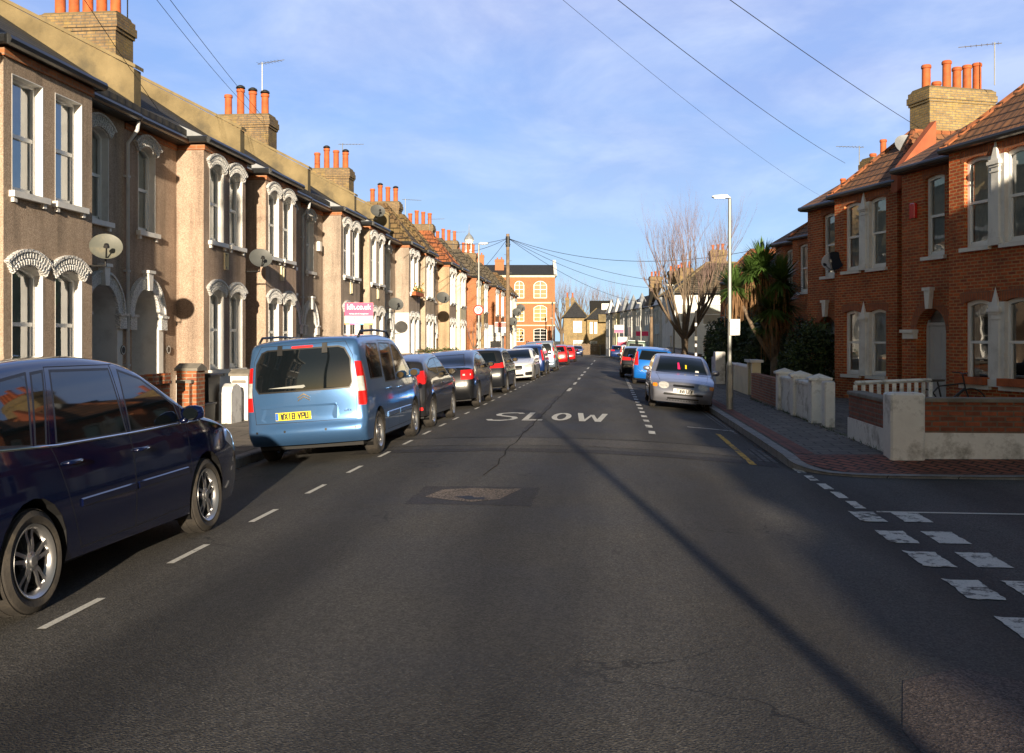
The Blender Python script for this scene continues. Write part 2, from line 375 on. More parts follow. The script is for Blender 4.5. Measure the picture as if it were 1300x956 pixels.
def window(par, P, x0, x1, z0, z1, rise=.12, style='left', cur=None, bars=0, cheap=False, noarch=False):
    fw = .055 if style == 'left' else .08
    mb = MB(); w0 = .13 if style == 'left' else .09
    A = arch(x0, z0, x1, z1, rise); B = arch(x0+fw, z0+fw, x1-fw, z1-fw, rise*.9 if rise > .001 else 0)
    mb.ring(A, B, w0, w0+.07, P)
    zm = z0+(z1-z0)*(.5 if bars != 2 else .68)
    T = lambda x, y, z: P(x, z, y)
    mb.box(x0+fw, x1-fw, w0+.006, w0+.064, zm-.03, zm+.03, T=T)
    if not cheap:
        mb.box(x0+fw, x0+fw+.035, w0+.025, w0+.06, z0+fw, zm, T=T); mb.box(x1-fw-.035, x1-fw, w0+.025, w0+.06, z0+fw, zm, T=T)
        mb.box(x0+fw, x1-fw, w0+.025, w0+.061, z0+fw, z0+fw+.05, T=T)
    if bars == 1: 
        for k in (1, 2): mb.box(x0+(x1-x0)*k/3-.012, x0+(x1-x0)*k/3+.012, w0+.02, w0+.05, z0+fw, z1-.06, T=T)
    if bars == 3:
        xm = (x0+x1)/2; mb.box(xm-.03, xm+.03, w0+.01, w0+.06, z0+fw, z1-fw, T=T)
        for k in (1, 3): 
            zz = z0+(z1-z0)*k/4; mb.box(x0+fw, x1-fw, w0+.02, w0+.05, zz-.02, zz+.02, T=T)
    win = mb.build('window', M['upvc'], par, uv=False)
    mb = MB(); n = len(B); mb.add([P(u, z, w0+.045) for u, z in B], [tuple(range(n))]); mb.build('pane', M['glass'], win, uv=False)
    if cheap:
        mb = MB(); mb.add([P(u, z, w0+.12) for u, z in B], [tuple(range(n))])
        mb.build('curtain', M['net'] if (cur is None or cur > 0) else M['dark'], win, uv=False)
    elif cur != 0:
        k = 22; vs = []; mb = MB()
        def sheet(a, b, zt, zb, amp, ph):
            b0 = len(mb.v); vv = []
            for i in range(k+1):
                u = a+(b-a)*i/k; w = w0+.10+amp*sin(i*1.9+ph)+amp*.5*sin(i*.7)
                vv += [P(u, zb, w), P(u, zt, w)]
            mb.add(vv, [(2*i, 2*i+2, 2*i+3, 2*i+1) for i in range(k)])
        ph = x0*7
        if cur in (None, 1): sheet(x0, x1, z1, z0, .012, ph)
        else:
            sheet(x0, x0+(x1-x0)*.3, z1, z0, .02, ph); sheet(x1-(x1-x0)*.28, x1, z1, z0, .02, ph)
        mb.build('curtain', M['net'] if cur in (None, 1) else M['curtain'], win, smooth=True, uv=False)
    # sill
    mb = MB(); T = lambda x, y, z: P(x, z, y)
    if style != 'none':
        mb.box(x0-.07, x1+.07, -.09, w0+.01, z0-.09, z0, T=T)
        if style == 'left': mb.box(x0-.02, x0+.06, -.05, .0, z0-.16, z0-.09, T=T); mb.box(x1-.06, x1+.02, -.05, .0, z0-.16, z0-.09, T=T)
        mb.build('sill', M['white'], win, uv=False)
    if style == 'left':   # white reveals and moulded arch head
        mb = MB(); A2 = arch(x0, z0, x1, z1, rise); A3 = arch(x0+.012, z0, x1-.012, z1-.012, rise)
        mb.ring(A2, A3, -.004, w0, P)
        mb.build('reveal', M['white'], win, uv=False)
        if noarch: return win
        mb = MB(); a = headarc(x0, x1, z1, rise, .20, extra=.05); b = headarc(x0, x1, z1, rise, .0, extra=.05)
        mb.oring(a, b, -.05, 0.0, P)
        a = headarc(x0, x1, z1, rise, .24, extra=.07); b = headarc(x0, x1, z1, rise, .20, extra=.07)
        mb.oring(a, b, -.075, 0.0, P)
        if not cheap:
            c1 = headarc(x0, x1, z1, rise, .20, n=60, extra=.05); c2 = headarc(x0, x1, z1, rise, .0, n=60, extra=.05)
            for i in range(0, 60, 2):
                q = [c1[i], c1[i+1], c2[i+1], c2[i]]
                q2 = [((q[0][0]*(1-t)+q[3][0]*t), (q[0][1]*(1-t)+q[3][1]*t)) for t in (.05, .45)]
                q3 = [((q[1][0]*(1-t)+q[2][0]*t), (q[1][1]*(1-t)+q[2][1]*t)) for t in (.05, .45)]
                q4 = [((q[0][0]*(1-t)+q[3][0]*t), (q[0][1]*(1-t)+q[3][1]*t)) for t in (.55, .95)]
                q5 = [((q[1][0]*(1-t)+q[2][0]*t), (q[1][1]*(1-t)+q[2][1]*t)) for t in (.55, .95)]
                for aa, bb in ((q2, q3), (q4, q5)):
                    if (i//2) % 2 and aa is q2: continue
                    if not (i//2) % 2 and aa is q4: continue
                    f = [aa[0], bb[0], bb[1], aa[1]]
                    mb.add([P(u, z, -.045) for u, z in f]+[P(u, z, -.066) for u, z in f], [(3,2,1,0)[::-1], (4,5,6,7)[::-1], (0,1,5,4), (1,2,6,5), (2,3,7,6), (3,0,4,7)])
        mb.build('arch_moulding', M['ornate'], win, uv=False)
    if style == 'right':
        mb = MB(); a = headarc(x0, x1, z1, rise, .23, extra=.06); b = headarc(x0, x1, z1, rise, .0, extra=.06)
        mb.oring(a, b, -.006, 0.02, P); mb.build('brick_arch', M['archbrick'], win)
    return win
def door(par, P, x0, x1, z1, rise, depth, m, side_m, cap=True, styl='left', z0=.0):
    zt = z1-rise
    mb = MB(); A = arch(x0, z0, x1, z1, rise, 12); n = len(A)
    mb.add([P(u, z, 0) for u, z in A]+[P(u, z, depth) for u, z in A], [(i, n+i, n+(i+1) % n, (i+1) % n) for i in range(n)])
    mb.build('porch', side_m, par)
    mb = MB(); T = lambda x, y, z: P(x, z, y)
    mb.box(x0, x1, depth+.03, depth+.06, z0, z1+.05, T=T)      # backing
    xl, xr = x0+.07, x1-.07; zd = min(zt+.12, 2.15)
    for a, b in ((x0, xl), (xr, x1)): mb.box(a, b, depth-.05, depth+.03, z0, z1, T=T)
    mb.box(xl, xr, depth-.05, depth+.03, zd, zd+.08, T=T)
    d = mb.build('door', m, par, uv=False)
    mb = MB(); mb.box(xl+.01, xr-.01, depth-.01, depth+.03, z0+.02, zd-.01, T=T)
    w = (xr-xl)
    for (a, b, c, e) in ((.12, .46, .15, .85), (.54, .88, .15, .85), (.12, .46, 1.0, 1.9), (.54, .88, 1.0, 1.9)):
        A1 = [(xl+w*a, c), (xl+w*b, c), (xl+w*b, e), (xl+w*a, e)]; B1 = [(xl+w*a+.03, c+.03), (xl+w*b-.03, c+.03), (xl+w*b-.03, e-.03), (xl+w*a+.03, e-.03)]
        mb.ring(A1, B1, depth-.022, depth-.008, P)
    mb.box(xl+w*.38, xl+w*.62, depth-.02, depth-.012, .95, .99, T=T)
    mb.build('panelled_leaf', m, d, uv=False)
    mb = MB(); mb.add([P(u, z, depth-.012) for u, z in ((xl, zd+.08), (xr, zd+.08), (xr, zt+.25 if zt+.25 > zd+.15 else zd+.3), (xl, zt+.25 if zt+.25 > zd+.15 else zd+.3))], [(0, 1, 2, 3)])
    mb.build('fanlight', M['glass'], d, uv=False)
    mb = MB(); mb.tube([P(xr-.1, 1.05, depth-.05), P(xr-.1, 1.17, depth-.05)], .012, 6); mb.build('handle', M['steel'], d, uv=False)
    if styl == 'left':
        mb = MB(); a = headarc(x0, x1, z1, rise, .2, n=20); b = headarc(x0, x1, z1, rise, .0, n=20)
        mb.oring(a, b, -.06, .0, P)
        a = headarc(x0, x1, z1, rise, .24, n=20); b = headarc(x0, x1, z1, rise, .2, n=20); mb.oring(a, b, -.09, .0, P)
        mb.build('arch_moulding', M['ornate'], d, uv=False)
        mb = MB(); c = (x0+x1)/2
        mb.prism([(c-.07, z1-.04), (c+.07, z1-.04), (c+.1, z1+.3), (c-.1, z1+.3)], -.13, 0, 'y', T=lambda x, y, z: P(x, z, y))
        mb.box(c-.14, c+.14, -.16, 0, z1+.30, z1+.36, T=T)
        mb.build('keystone', M['white'], d, uv=False)
        mb = MB()
        for a, b in ((x0-.22, x0+.0), (x1-.0, x1+.22)):
            mb = MB(); mb.box(a-.02, b+.02, -.1, .0, zt-.27, zt-.03, T=T); mb.box(a-.05, b+.05, -.13, .0, zt-.031, zt+.02, T=T)
            mb.build('capital', M['ornate'], d, uv=False)
        mb = MB()
        mb.box(x1, x1+.2, -.03, 0, z0+.05, zt-.27, T=T); 
        mb.build('pilaster', M['white'], d, uv=False)
    if styl == 'right':
        mb = MB(); a = headarc(x0, x1, z1, rise, .23, n=16); b = headarc(x0, x1, z1, rise, .0, n=16)
        mb.oring(a, b, -.008, .02, P); mb.build('brick_arch', M['archbrick'], d)
        mb = MB(); c = (x0+x1)/2
        mb.prism([(c-.06, z1-.02), (c+.06, z1-.02), (c+.11, z1+.42), (c-.11, z1+.42)], -.12, 0, 'y', T=T)
        mb.box(c-.15, c+.15, -.15, 0, z1+.42, z1+.5, T=T); mb.build('keystone', M['white'], d, uv=False)
        mb = MB(); mb.box(x0-.42, x0+.02, -.1, .02, zt-.2, zt-.05, T=T); mb.box(x0-.47, x0+.05, -.15, .02, zt-.05, zt+.03, T=T)
        mb.build('capital', M['white'], d, uv=False)
    return d
def chimney(par, x, y, z0, z1, lx, ly, npots, m=None, pot_h=.75, axis='y', caps=(), short=()):
    m = m or M['chbrick']
    mb = MB(); mb.box(x-lx/2, x+lx/2, y-ly/2, y+ly/2, z0, z1-.42)
    for k, (e, a, b) in enumerate(((.035, .42, .34), (.07, .34, .14), (.04, .14, .0))):
        mb.box(x-lx/2-e, x+lx/2+e, y-ly/2-e, y+ly/2+e, z1-a, z1-b-.001)
    c = mb.build('chimney', m, par)
    mb = MB(); mb.prism([(-.04-lx/2, z1), (lx/2+.04, z1), (lx/2-.1, z1+.09), (-lx/2+.1, z1+.09)], y-ly/2+.02, y+ly/2-.02, 'y', T=lambda a, b, d: (x+a, b, d))
    mb.build('flaunching', M['cement'], c, uv=False)
    for k in range(npots):
        t = (k+.5)/npots-.5
        px, py = (x, y+t*(ly-.1)) if axis == 'y' else (x+t*(lx-.1), y)
        h = pot_h*(.9+.2*((k*7) % 3)/2)
        if k in short: h *= .35
        mb = MB()
        mb.lathe([(.15, z1), (.15, z1+.1), (.13, z1+.13), (.125, z1+h-.12), (.15, z1+h-.1), (.15, z1+h-.03), (.13, z1+h), (.1, z1+h), (.09, z1+h-.3)], 14, T=lambda a, b, d: (px+a, py+b, d))
        p = mb.build('chimney_pot', M['pot'], c, smooth=True, uv=False, ang=40)
        if k in caps:
            mb = MB(); mb.lathe([(.17, z1+h+.03), (.15, z1+h+.09), (.07, z1+h+.14), (.0, z1+h+.15)], 12, T=lambda a, b, d: (px+a, py+b, d))
            mb.build('pot_cowl', M['black'], p, uv=False)
    return c
def house(name, label, loc, rz, W=5.45, E=5.95, D=8.6, ridge=9.15, bay=(2.3, 4.75), proj=.6, wall='peb', bwall=None, style='left',
          hip=None, hip_h=7.8, roofm='darktile', door_x=(.35, 1.35), recess_win=(.5, 1.2), parapet=True, stack=None, gap=.25, cheap=False,
          lower=None, curs=(None, None, None, None, None, None), doorm='doorw', win=((.28, 1.08), (1.4, 2.2)), group=None, cat='house',
          bars=0, brickband=True, flank=None, zw=((1.05, 2.8), (3.85, 5.55)), rise=.13, column=False, ridge_y=4.3, plain_up=False, pdepth=None, dtop=2.5, gablet=None, porch_m=None, dpipe=None, base=-.5, gable=True):
    """local x along the street front, local -y towards the street"""
    h = empty(name, loc, rz); tag(h, label, cat, group)
    wm = M[wall]; bm_ = M[bwall or wall]
    (a0, a1), (b0, b1) = zw
    PF = plane(0, 0)
    bx0, bx1 = bay if bay else (W, W)
    mb = MB()
    # front recess wall left of / right of the bay
    def seg(x0, x1):
        holes = []
        if door_x and x0-.01 <= door_x[0] and door_x[1] <= x1+.01: holes.append(arch(door_x[0], .02, door_x[1], dtop, (door_x[1]-door_x[0])/2-.001 if style != 'plain' else .05, 12))
        if recess_win and x0-.01 <= recess_win[0] and recess_win[1] <= x1+.01: holes.append(arch(recess_win[0], b0, recess_win[1], b1, rise))
        panel(mb, PF, x0, x1, base, E, holes, .12)
    if bx0 > .02: seg(0, bx0)
    if bx1 < W-.02: seg(bx1, W)
    if bay:
        # bay front, sides
        PB = plane(bx0, -proj)
        hl = []
        for u0, u1 in win: hl += [arch(u0, a0, u1, a1, rise), arch(u0, b0, u1, b1, .002 if plain_up else rise)]
        panel(mb, PB, 0, bx1-bx0, base, E, hl, .12)
        mb.add([(bx0, -proj, base), (bx0, 0, base), (bx0, 0, E), (bx0, -proj, E)], [(0, 1, 2, 3)[::-1]])
        mb.add([(bx1, -proj, base), (bx1, 0, base), (bx1, 0, E), (bx1, -proj, E)], [(0, 1, 2, 3)])
        mb.add([(bx0, -proj, E), (bx1, -proj, E), (bx1, 0, E), (bx0, 0, E)], [(0, 1, 2, 3)])
    # back and gable walls
    mb.add([(0, D, base), (W, D, base), (W, D, E), (0, D, E)], [(0, 1, 2, 3)])
    for x in (0.0, W):
        mb.add([(x, 0, base), (x, D, base), (x, D, E), (x, ridge_y, ridge-.12), (x, 0, E)], [(0, 1, 2, 3, 4)])
    # inner ceiling keeps light out of rooms
    mb.add([(0, 0, E-.02), (W, 0, E-.02), (W, D, E-.02), (0, D, E-.02)], [(0, 1, 2, 3)])
    wl = mb.build('wall', wm, h)
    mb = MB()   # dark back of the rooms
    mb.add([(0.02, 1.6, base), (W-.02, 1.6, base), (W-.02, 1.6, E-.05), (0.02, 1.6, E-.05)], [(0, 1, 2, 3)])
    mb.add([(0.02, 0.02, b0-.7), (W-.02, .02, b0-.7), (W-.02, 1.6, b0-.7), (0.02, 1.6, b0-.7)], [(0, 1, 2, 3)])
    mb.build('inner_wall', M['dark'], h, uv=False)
    if bwall and bwall != wall and bay:
        mb = MB(); mb.add([(bx0-.004, -proj-.001, base), (bx0-.004, 0, base), (bx0-.004, 0, E), (bx0-.004, -proj-.001, E)], [(3, 2, 1, 0)])
        mb.build('bay_side', bm_, h)
    if lower:
        lm, lh = lower
        mb = MB()
        if bay:
            hl = [arch(u0-.0, a0, u1+.0, a1, rise) for u0, u1 in win]
            if lh < a1: hl = [[(u0, a0), (u1, a0), (u1, lh-.001), (u0, lh-.001)] for u0, u1 in win if lh > a0+.02]
            P2 = plane(bx0-.02, -proj-.02)
            panel(mb, P2, 0, bx1-bx0+.04, base, lh, [[(u+.02, z) for u, z in q] for q in hl], .02)
            mb.add([(bx0-.02, -proj-.02, base), (bx0-.02, 0, base), (bx0-.02, 0, lh), (bx0-.02, -proj-.02, lh)], [(3, 2, 1, 0)])
            mb.add([(bx0-.02, -proj-.02, lh), (bx1+.02, -proj-.02, lh), (bx1+.02, -proj, lh), (bx0-.02, -proj, lh)], [(0, 1, 2, 3)])
            mb.build('painted_plinth', M[lm], h)
        if lh > 2.5 and bx0 > 1:
            mb = MB(); P3 = plane(0, -.018); panel(mb, P3, 0, bx0, base, lh, [arch(door_x[0], .02, door_x[1], dtop, (door_x[1]-door_x[0])/2-.001, 12)], .018)
            mb.build('painted_porch_wall', M[lm], h)
    k = 0
    if bay:
        for u0, u1 in win:
            for z0, z1 in ((a0, a1), (b0, b1)):
                window(h, PB, u0, u1, z0, z1, .002 if plain_up and z0 == b0 else rise, style, curs[k % len(curs)], bars, cheap, plain_up and z0 == b0); k += 1
    if recess_win: window(h, PF, recess_win[0], recess_win[1], b0, b1, rise, style, curs[k % len(curs)], bars, cheap)
    if door_x: door(h, PF, door_x[0], door_x[1], dtop, (door_x[1]-door_x[0])/2-.001 if style != 'plain' else .05, pdepth or (.75 if style == 'left' else .34), M[doorm], porch_m or M['white'] if style == 'left' else (porch_m or wm), styl='none' if cheap else style)
    if column and bay:
        for z0, z1 in ((a0, a1), (b0, b1)):
            mb = MB(); cxm = (win[0][1]+win[1][0])/2; hw = (win[1][0]-win[0][1])/2+.02
            T = lambda x, y, z: PB(x, z, y)
            mb.box(cxm-hw, cxm+hw, -.014, .1, z0, z1-.07, T=T); hw = .125
            mb.cbox(cxm-hw, cxm+hw, -.05, .029, z0, z1-.3, .02, T=T)
            mb.box(cxm-hw-.04, cxm+hw+.04, -.09, .028, z0-.02, z0+.14, T=T)
            for q, (e, a, b) in enumerate(((.015, .44, .41), (.02, .33, .28), (.055, .28, .21), (.025, .21, .17))): mb.box(cxm-hw-e, cxm+hw+e, -.055-e, .028, z1-a, z1-b, T=T)
            s = hw*.8; z1 = z1-.11
            mb.add([PB(cxm-s, z1-.06, -.07), PB(cxm+s, z1-.06, -.07), PB(cxm+s, z1-.06, .02), PB(cxm-s, z1-.06, .02), PB(cxm, z1+.36, -.03)], [(0, 1, 4), (1, 2, 4), (2, 3, 4), (3, 0, 4)])
            mb.build('window_column', M['white'], h, uv=False)
    # main roof
    ov = .28
    sl = (ridge-E)/(ridge_y)
    mb = MB(); th = .09
    x0, x1 = 0, W
    f0 = (-ov, E+.06-ov*sl*.0); 
    prof = [(-ov, E+(.2 if parapet else .05)), (ridge_y, ridge), (D+ov, E+.05), (D+ov, E-.03), (ridge_y, ridge-th), (-ov, E-.03)]
    mb.prism(prof, x0, x1, 'x')
    rf = mb.build('roof', M[roofm], h)
    mb = MB(); mb.tube([(x0, ridge_y, ridge+.0), (x1, ridge_y, ridge+.0)], .11, 8); mb.build('ridge_tiles', M['redtile' if roofm in ('redtile', 'rbrowntile') else roofm], rf)
    if parapet:
        mb = MB(); pr = [(-ov+.02, E-.05), (-ov+.02, E+.87), (ridge_y, ridge+.03), (D, E+.5), (D, E)]
        mb.prism(pr, W-.14, W+.14, 'x')
        mb.prism([(-ov-.02, E+.87), (-ov-.02, E+.94), (ridge_y, ridge+.10), (ridge_y, ridge+.03)], W-.17, W+.17, 'x')
        mb.build('parapet', M['cement'], rf, uv=False)
    # gutters
    mb = MB()
    def gut(p, q, z, r=.07):
        mb.tube([(p[0], p[1], z), (q[0], q[1], z)], r, 8)
        d = Vector((q[0]-p[0], q[1]-p[1], 0)).normalized(); nn = Vector((d.y, -d.x, 0))
    if bx0 > .02: gut((0, -ov-.02), (bx0-.1, -ov-.02), E-.02)
    if bx1 < W-.02: gut((bx1+.1, -ov-.02), (W, -ov-.02), E-.02)
    mb.box(0, W, -ov, .0, E-.10, E-.035)
    if bay:
        e = .14
        for p, q in (((bx0-e, -proj-e), (bx1+e, -proj-e)), ((bx0-e, -proj-e), (bx0-e, -ov)), ((bx1+e, -proj-e), (bx1+e, -ov))): gut(p, q, E+.0, .075)
        mb.box(bx0-e, bx1+e, -proj-e, -.0, E-.06, E+.02)
    mb.build('gutter', M['gutter'], h, uv=False)
    if brickband:
        mb = MB()
        if bay:
            mb.box(bx0-.02, bx1+.02, -proj-.035, -proj+.01, E-.20, E-.075)
            mb.box(bx0-.03, bx0+.01, -proj-.034, 0, E-.20, E-.076)
        mb.box(0, bx0-.03, -.035, .01, E-.22, E-.105) if bx0 > .05 else None
        mb.build('brick_course', M['orbrick'], wl)
    if bay:
        mb = MB(); e = .12; xa, xb = bx0-e, bx1+e; ya = -proj-e; z0 = E+.04
        if gablet:
            xc = (xa+xb)/2; yc = ya+.62; vs = [(xa+.15, ya-.03, z0), (xb-.15, ya-.03, z0), (xb-.15, ya+1.25, z0), (xa+.15, ya+1.25, z0), (xc, yc, E+2.0)]
            m3 = MB(); m3.add(vs, [(0, 1, 4), (1, 2, 4), (2, 3, 4), (3, 0, 4)]); m3.build('bay_spire', M[gablet], h, uv=False)
        if hip is None:
            mb.prism([(ya, z0), (0.5, E+.05+(.5+ov)*(ridge-E-.05)/(ridge_y+ov)), (0.5, z0)], xa, xb, 'x')
            mb.build('bay_roof', M['lead'], h)
        else:
            s2 = (ridge-E-.05)/(ridge_y+ov); yb = (hip_h-E-.05)/s2-ov+.1
            apy = ya+ (xb-xa)/2*1.05; xc = (xa+xb)/2
            vs = [(xa, ya, z0), (xb, ya, z0), (xc, apy, hip_h), (xc, yb, hip_h), (xa, .05, z0), (xb, .05, z0), (xa, 1.2, z0+.2), (xb, 1.2, z0+.2)]
            mb.add(vs, [(0, 1, 2), (0, 2, 3, 4), (1, 5, 3, 2), (0, 4, 5, 1)])
            r2 = mb.build('bay_roof', M[hip], h)
            mb = MB()
            for a, b in ((vs[0], vs[2]), (vs[1], vs[2]), (vs[2], vs[3])): mb.tube([a, b], .075, 6)
            mb.build('hip_tiles', M['redtile' if hip in ('redtile', 'rbrowntile') else hip], r2)
    if stack:
        chimney(h, **stack)
    if dpipe is not None:
        mb = MB()
        mb.tube([(dpipe, -ov, E-.05), (dpipe, -.25, E-.25), (dpipe, -.06, E-.5), (dpipe, -.06, .2), (dpipe, -.2, .08)], .035, 8)
        for z in (1.2, 3.0, 4.8): mb.box(dpipe-.06, dpipe+.06, -.09, 0, z, z+.04)
        mb.build('downpipe', M['palegrey'] if style == 'left' else M['gutter'], h, smooth=True, uv=False, ang=40)
    return h

def crom(pts, n):
    pts = [Vector((p[0], p[1], 0)) for p in pts]
    P = [pts[0]*2-pts[1]]+pts+[pts[-1]*2-pts[-2]]
    fine = []
    for i in range(1, len(P)-2):
        for k in range(12):
            t = k/12; a, b, c, d = P[i-1], P[i], P[i+1], P[i+2]
            # centripetal-ish: use reduced tangents to avoid overshoot
            m1 = (c-a)*.42; m2 = (d-b)*.42
            h = t*t*t; q = t*t
            fine.append(b*(2*h-3*q+1)+m1*(h-2*q+t)+c*(-2*h+3*q)+m2*(h-q))
    fine.append(pts[-1])
    ls = [0]
    for a, b in zip(fine, fine[1:]): ls.append(ls[-1]+(b-a).length)
    out = []; j = 0
    for i in range(n+1):
        t = ls[-1]*i/n
        while j < len(ls)-2 and ls[j+1] < t: j += 1
        f = (t-ls[j])/max(1e-9, ls[j+1]-ls[j]); out.append(fine[j].lerp(fine[j+1], min(1, f)))
    return [(p.x, p.y) for p in out]
def poly_offset(poly, d):
    n = len(poly); ar = sum(poly[i][0]*poly[(i+1) % n][1]-poly[(i+1) % n][0]*poly[i][1] for i in range(n))
    if ar < 0: poly = poly[::-1]
    out = []
    for i in range(n):
        p0, p1, p2 = Vector(poly[i-1]), Vector(poly[i]), Vector(poly[(i+1) % n])
        e1 = (p1-p0).normalized(); e2 = (p2-p1).normalized()
        n1 = Vector((e1.y, -e1.x)); n2 = Vector((e2.y, -e2.x))
        k = 1+n1.dot(n2)
        out.append(tuple(p1+(n1+n2)*(d/max(.35, k))))
    return out
def circ(cy, cz, r, n=18): return [(cy+r*cos(2*pi*i/n), cz+r*sin(2*pi*i/n)) for i in range(n)]
def rrect(x0, x1, z0, z1, r=.05, n=3):
    out = []
    for cx_, cz_, a in ((x1-r, z0+r, -90), (x1-r, z1-r, 0), (x0+r, z1-r, 90), (x0+r, z0+r, 180)):
        for i in range(n+1):
            t = R(a+90*i/n); out.append((cx_+r*cos(t), cz_+r*sin(t)))
    return out
def car_shell(S):
    N, Mv, U = S.get('N', 40), S.get('M', 12), 10
    T = crom(S['top'], N); F = crom(S['front'], Mv); Rr = crom(S['rear'], Mv)
    T[0] = F[-1]; T[-1] = Rr[-1]
    W = S['W']/2; zb = S['belt']; tum = S['tumble']; y0, y1 = F[0][0], Rr[0][0]
    zroof = max(p[1] for p in T)
    yf = max(p[0] for p in F); yr = min(p[0] for p in Rr)
    def hw(y, z):
        zz = [(.15, .93), (.32, .965), (.5, .99), (.66, 1.0), (zb-.08, .985), (zb, .965)]
        if z <= zz[0][0]: g = zz[0][1]
        elif z >= zb: g = .965-tum*((z-zb)/(zroof-zb))-.03*max(0, (z-zb)/(zroof-zb))**3
        else:
            g = .965
            for (a, ga), (b, gb) in zip(zz, zz[1:]):
                if a <= z <= b: g = ga+(gb-ga)*(z-a)/(b-a+1e-9); break
        df = max(0, (y-(yf-1.0))/1.0); dr = max(0, ((yr+.8)-y)/.8)
        return W*g*(1-S.get('tf', .10)*df**2.4)*(1-S.get('tr', .06)*dr**2.6)
    P = []
    for i in range(N+1):
        s = i/N; col = []
        sy = (T[i][0]-T[0][0])/(T[-1][0]-T[0][0])
        by = y0+(y1-y0)*sy; bz = F[0][1]
        for j in range(Mv+1):
            v = j/Mv
            y = (1-v)*by+v*T[i][0]+(1-sy)*F[j][0]+sy*Rr[j][0]-((1-sy)*(1-v)*y0+(1-sy)*v*T[0][0]+sy*(1-v)*y1+sy*v*T[-1][0])
            z = (1-v)*bz+v*T[i][1]+(1-sy)*(F[j][1]-((1-v)*bz+v*T[0][1]))+sy*(Rr[j][1]-((1-v)*bz+v*T[-1][1]))
            col.append((y, z))
        P.append(col)
    bm = bmesh.new(); side = {}
    for sg in (1, -1):
        for i in range(N+1):
            for j in range(Mv+1):
                y, z = P[i][j]; side[sg, i, j] = bm.verts.new((sg*hw(y, z), y, z))
    cr = S.get('crown', .045); bl = S.get('bulge', .12); br = S.get('bulger', .08)
    def sheet(idx, f):   # rows idx, U columns across
        rows = []
        for k in idx:
            a, b = side[(1,)+k], side[(-1,)+k]; row = [a]
            for u in range(1, U):
                t = 1-2*u/U; y, z, w = a.co.y, a.co.z, a.co.x
                tt = math.copysign(abs(t)**.85, t)
                dy, dz = f(k, 1-abs(tt)**2.2)
                row.append(bm.verts.new((w*tt, y+dy, z+dz)))
            row.append(b); rows.append(row)
        return rows
    top = sheet([(i, Mv) for i in range(N+1)], lambda k, q: (bl*q*max(0, 1-k[0]/N*5)-br*q*max(0, 1-(N-k[0])/N*5), cr*q))
    def endsheet(i, row0, sgn, b):
        rows = []
        for j in range(Mv):
            a, c = side[1, i, j], side[-1, i, j]; row = [a]
            for u in range(1, U):
                t = 1-2*u/U; tt = math.copysign(abs(t)**.85, t); q = 1-abs(tt)**2.2
                row.append(bm.verts.new((a.co.x*tt, a.co.y+sgn*b*q, a.co.z)))
            row.append(c); rows.append(row)
        return rows+[row0]
    fr = endsheet(0, top[0], 1, bl); re_ = endsheet(N, top[-1], -1, br)
    # bring top rows end displacement in line with end sheets
    def q4(a, b, c, d):
        try: bm.faces.new((a, b, c, d))
        except ValueError: pass
    for i in range(N):
        for j in range(Mv):
            q4(side[1, i, j], side[1, i+1, j], side[1, i+1, j+1], side[1, i, j+1])
            q4(side[-1, i+1, j], side[-1, i, j], side[-1, i, j+1], side[-1, i+1, j+1])
    for rows in (top, re_[::-1], fr):
        for i in range(len(rows)-1):
            for u in range(U): q4(rows[i][u], rows[i+1][u], rows[i+1][u+1], rows[i][u+1])
    bmesh.ops.recalc_face_normals(bm, faces=bm.faces)
    c = sum((f.normal.z for f in bm.faces if f.calc_center_median().z > zroof-.1), 0)
    if c < 0: bmesh.ops.reverse_faces(bm, faces=bm.faces)
    me = bpy.data.meshes.new('s'); bm.to_mesh(me); bm.free()
    o = bpy.data.objects.new('s', me); COL.objects.link(o)
    md = o.modifiers.new('s', 'SUBSURF'); md.levels = S.get('sub', 1); md.render_levels = md.levels
    dg = bpy.context.evaluated_depsgraph_get(); me2 = bpy.data.meshes.new_from_object(o.evaluated_get(dg))
    bpy.data.objects.remove(o)
    bm = bmesh.new(); bm.from_mesh(me2); bpy.data.meshes.remove(me2)
    return bm, hw
FACING = {'L': lambda n: n.x < -.3, 'R': lambda n: n.x > .3, 'rear': lambda n: n.y < -.22, 'front': lambda n: n.y > .18, 'top': lambda n: n.z > .2}
AX = {'L': (1, 2), 'R': (1, 2), 'rear': (0, 2), 'front': (0, 2), 'top': (0, 1)}
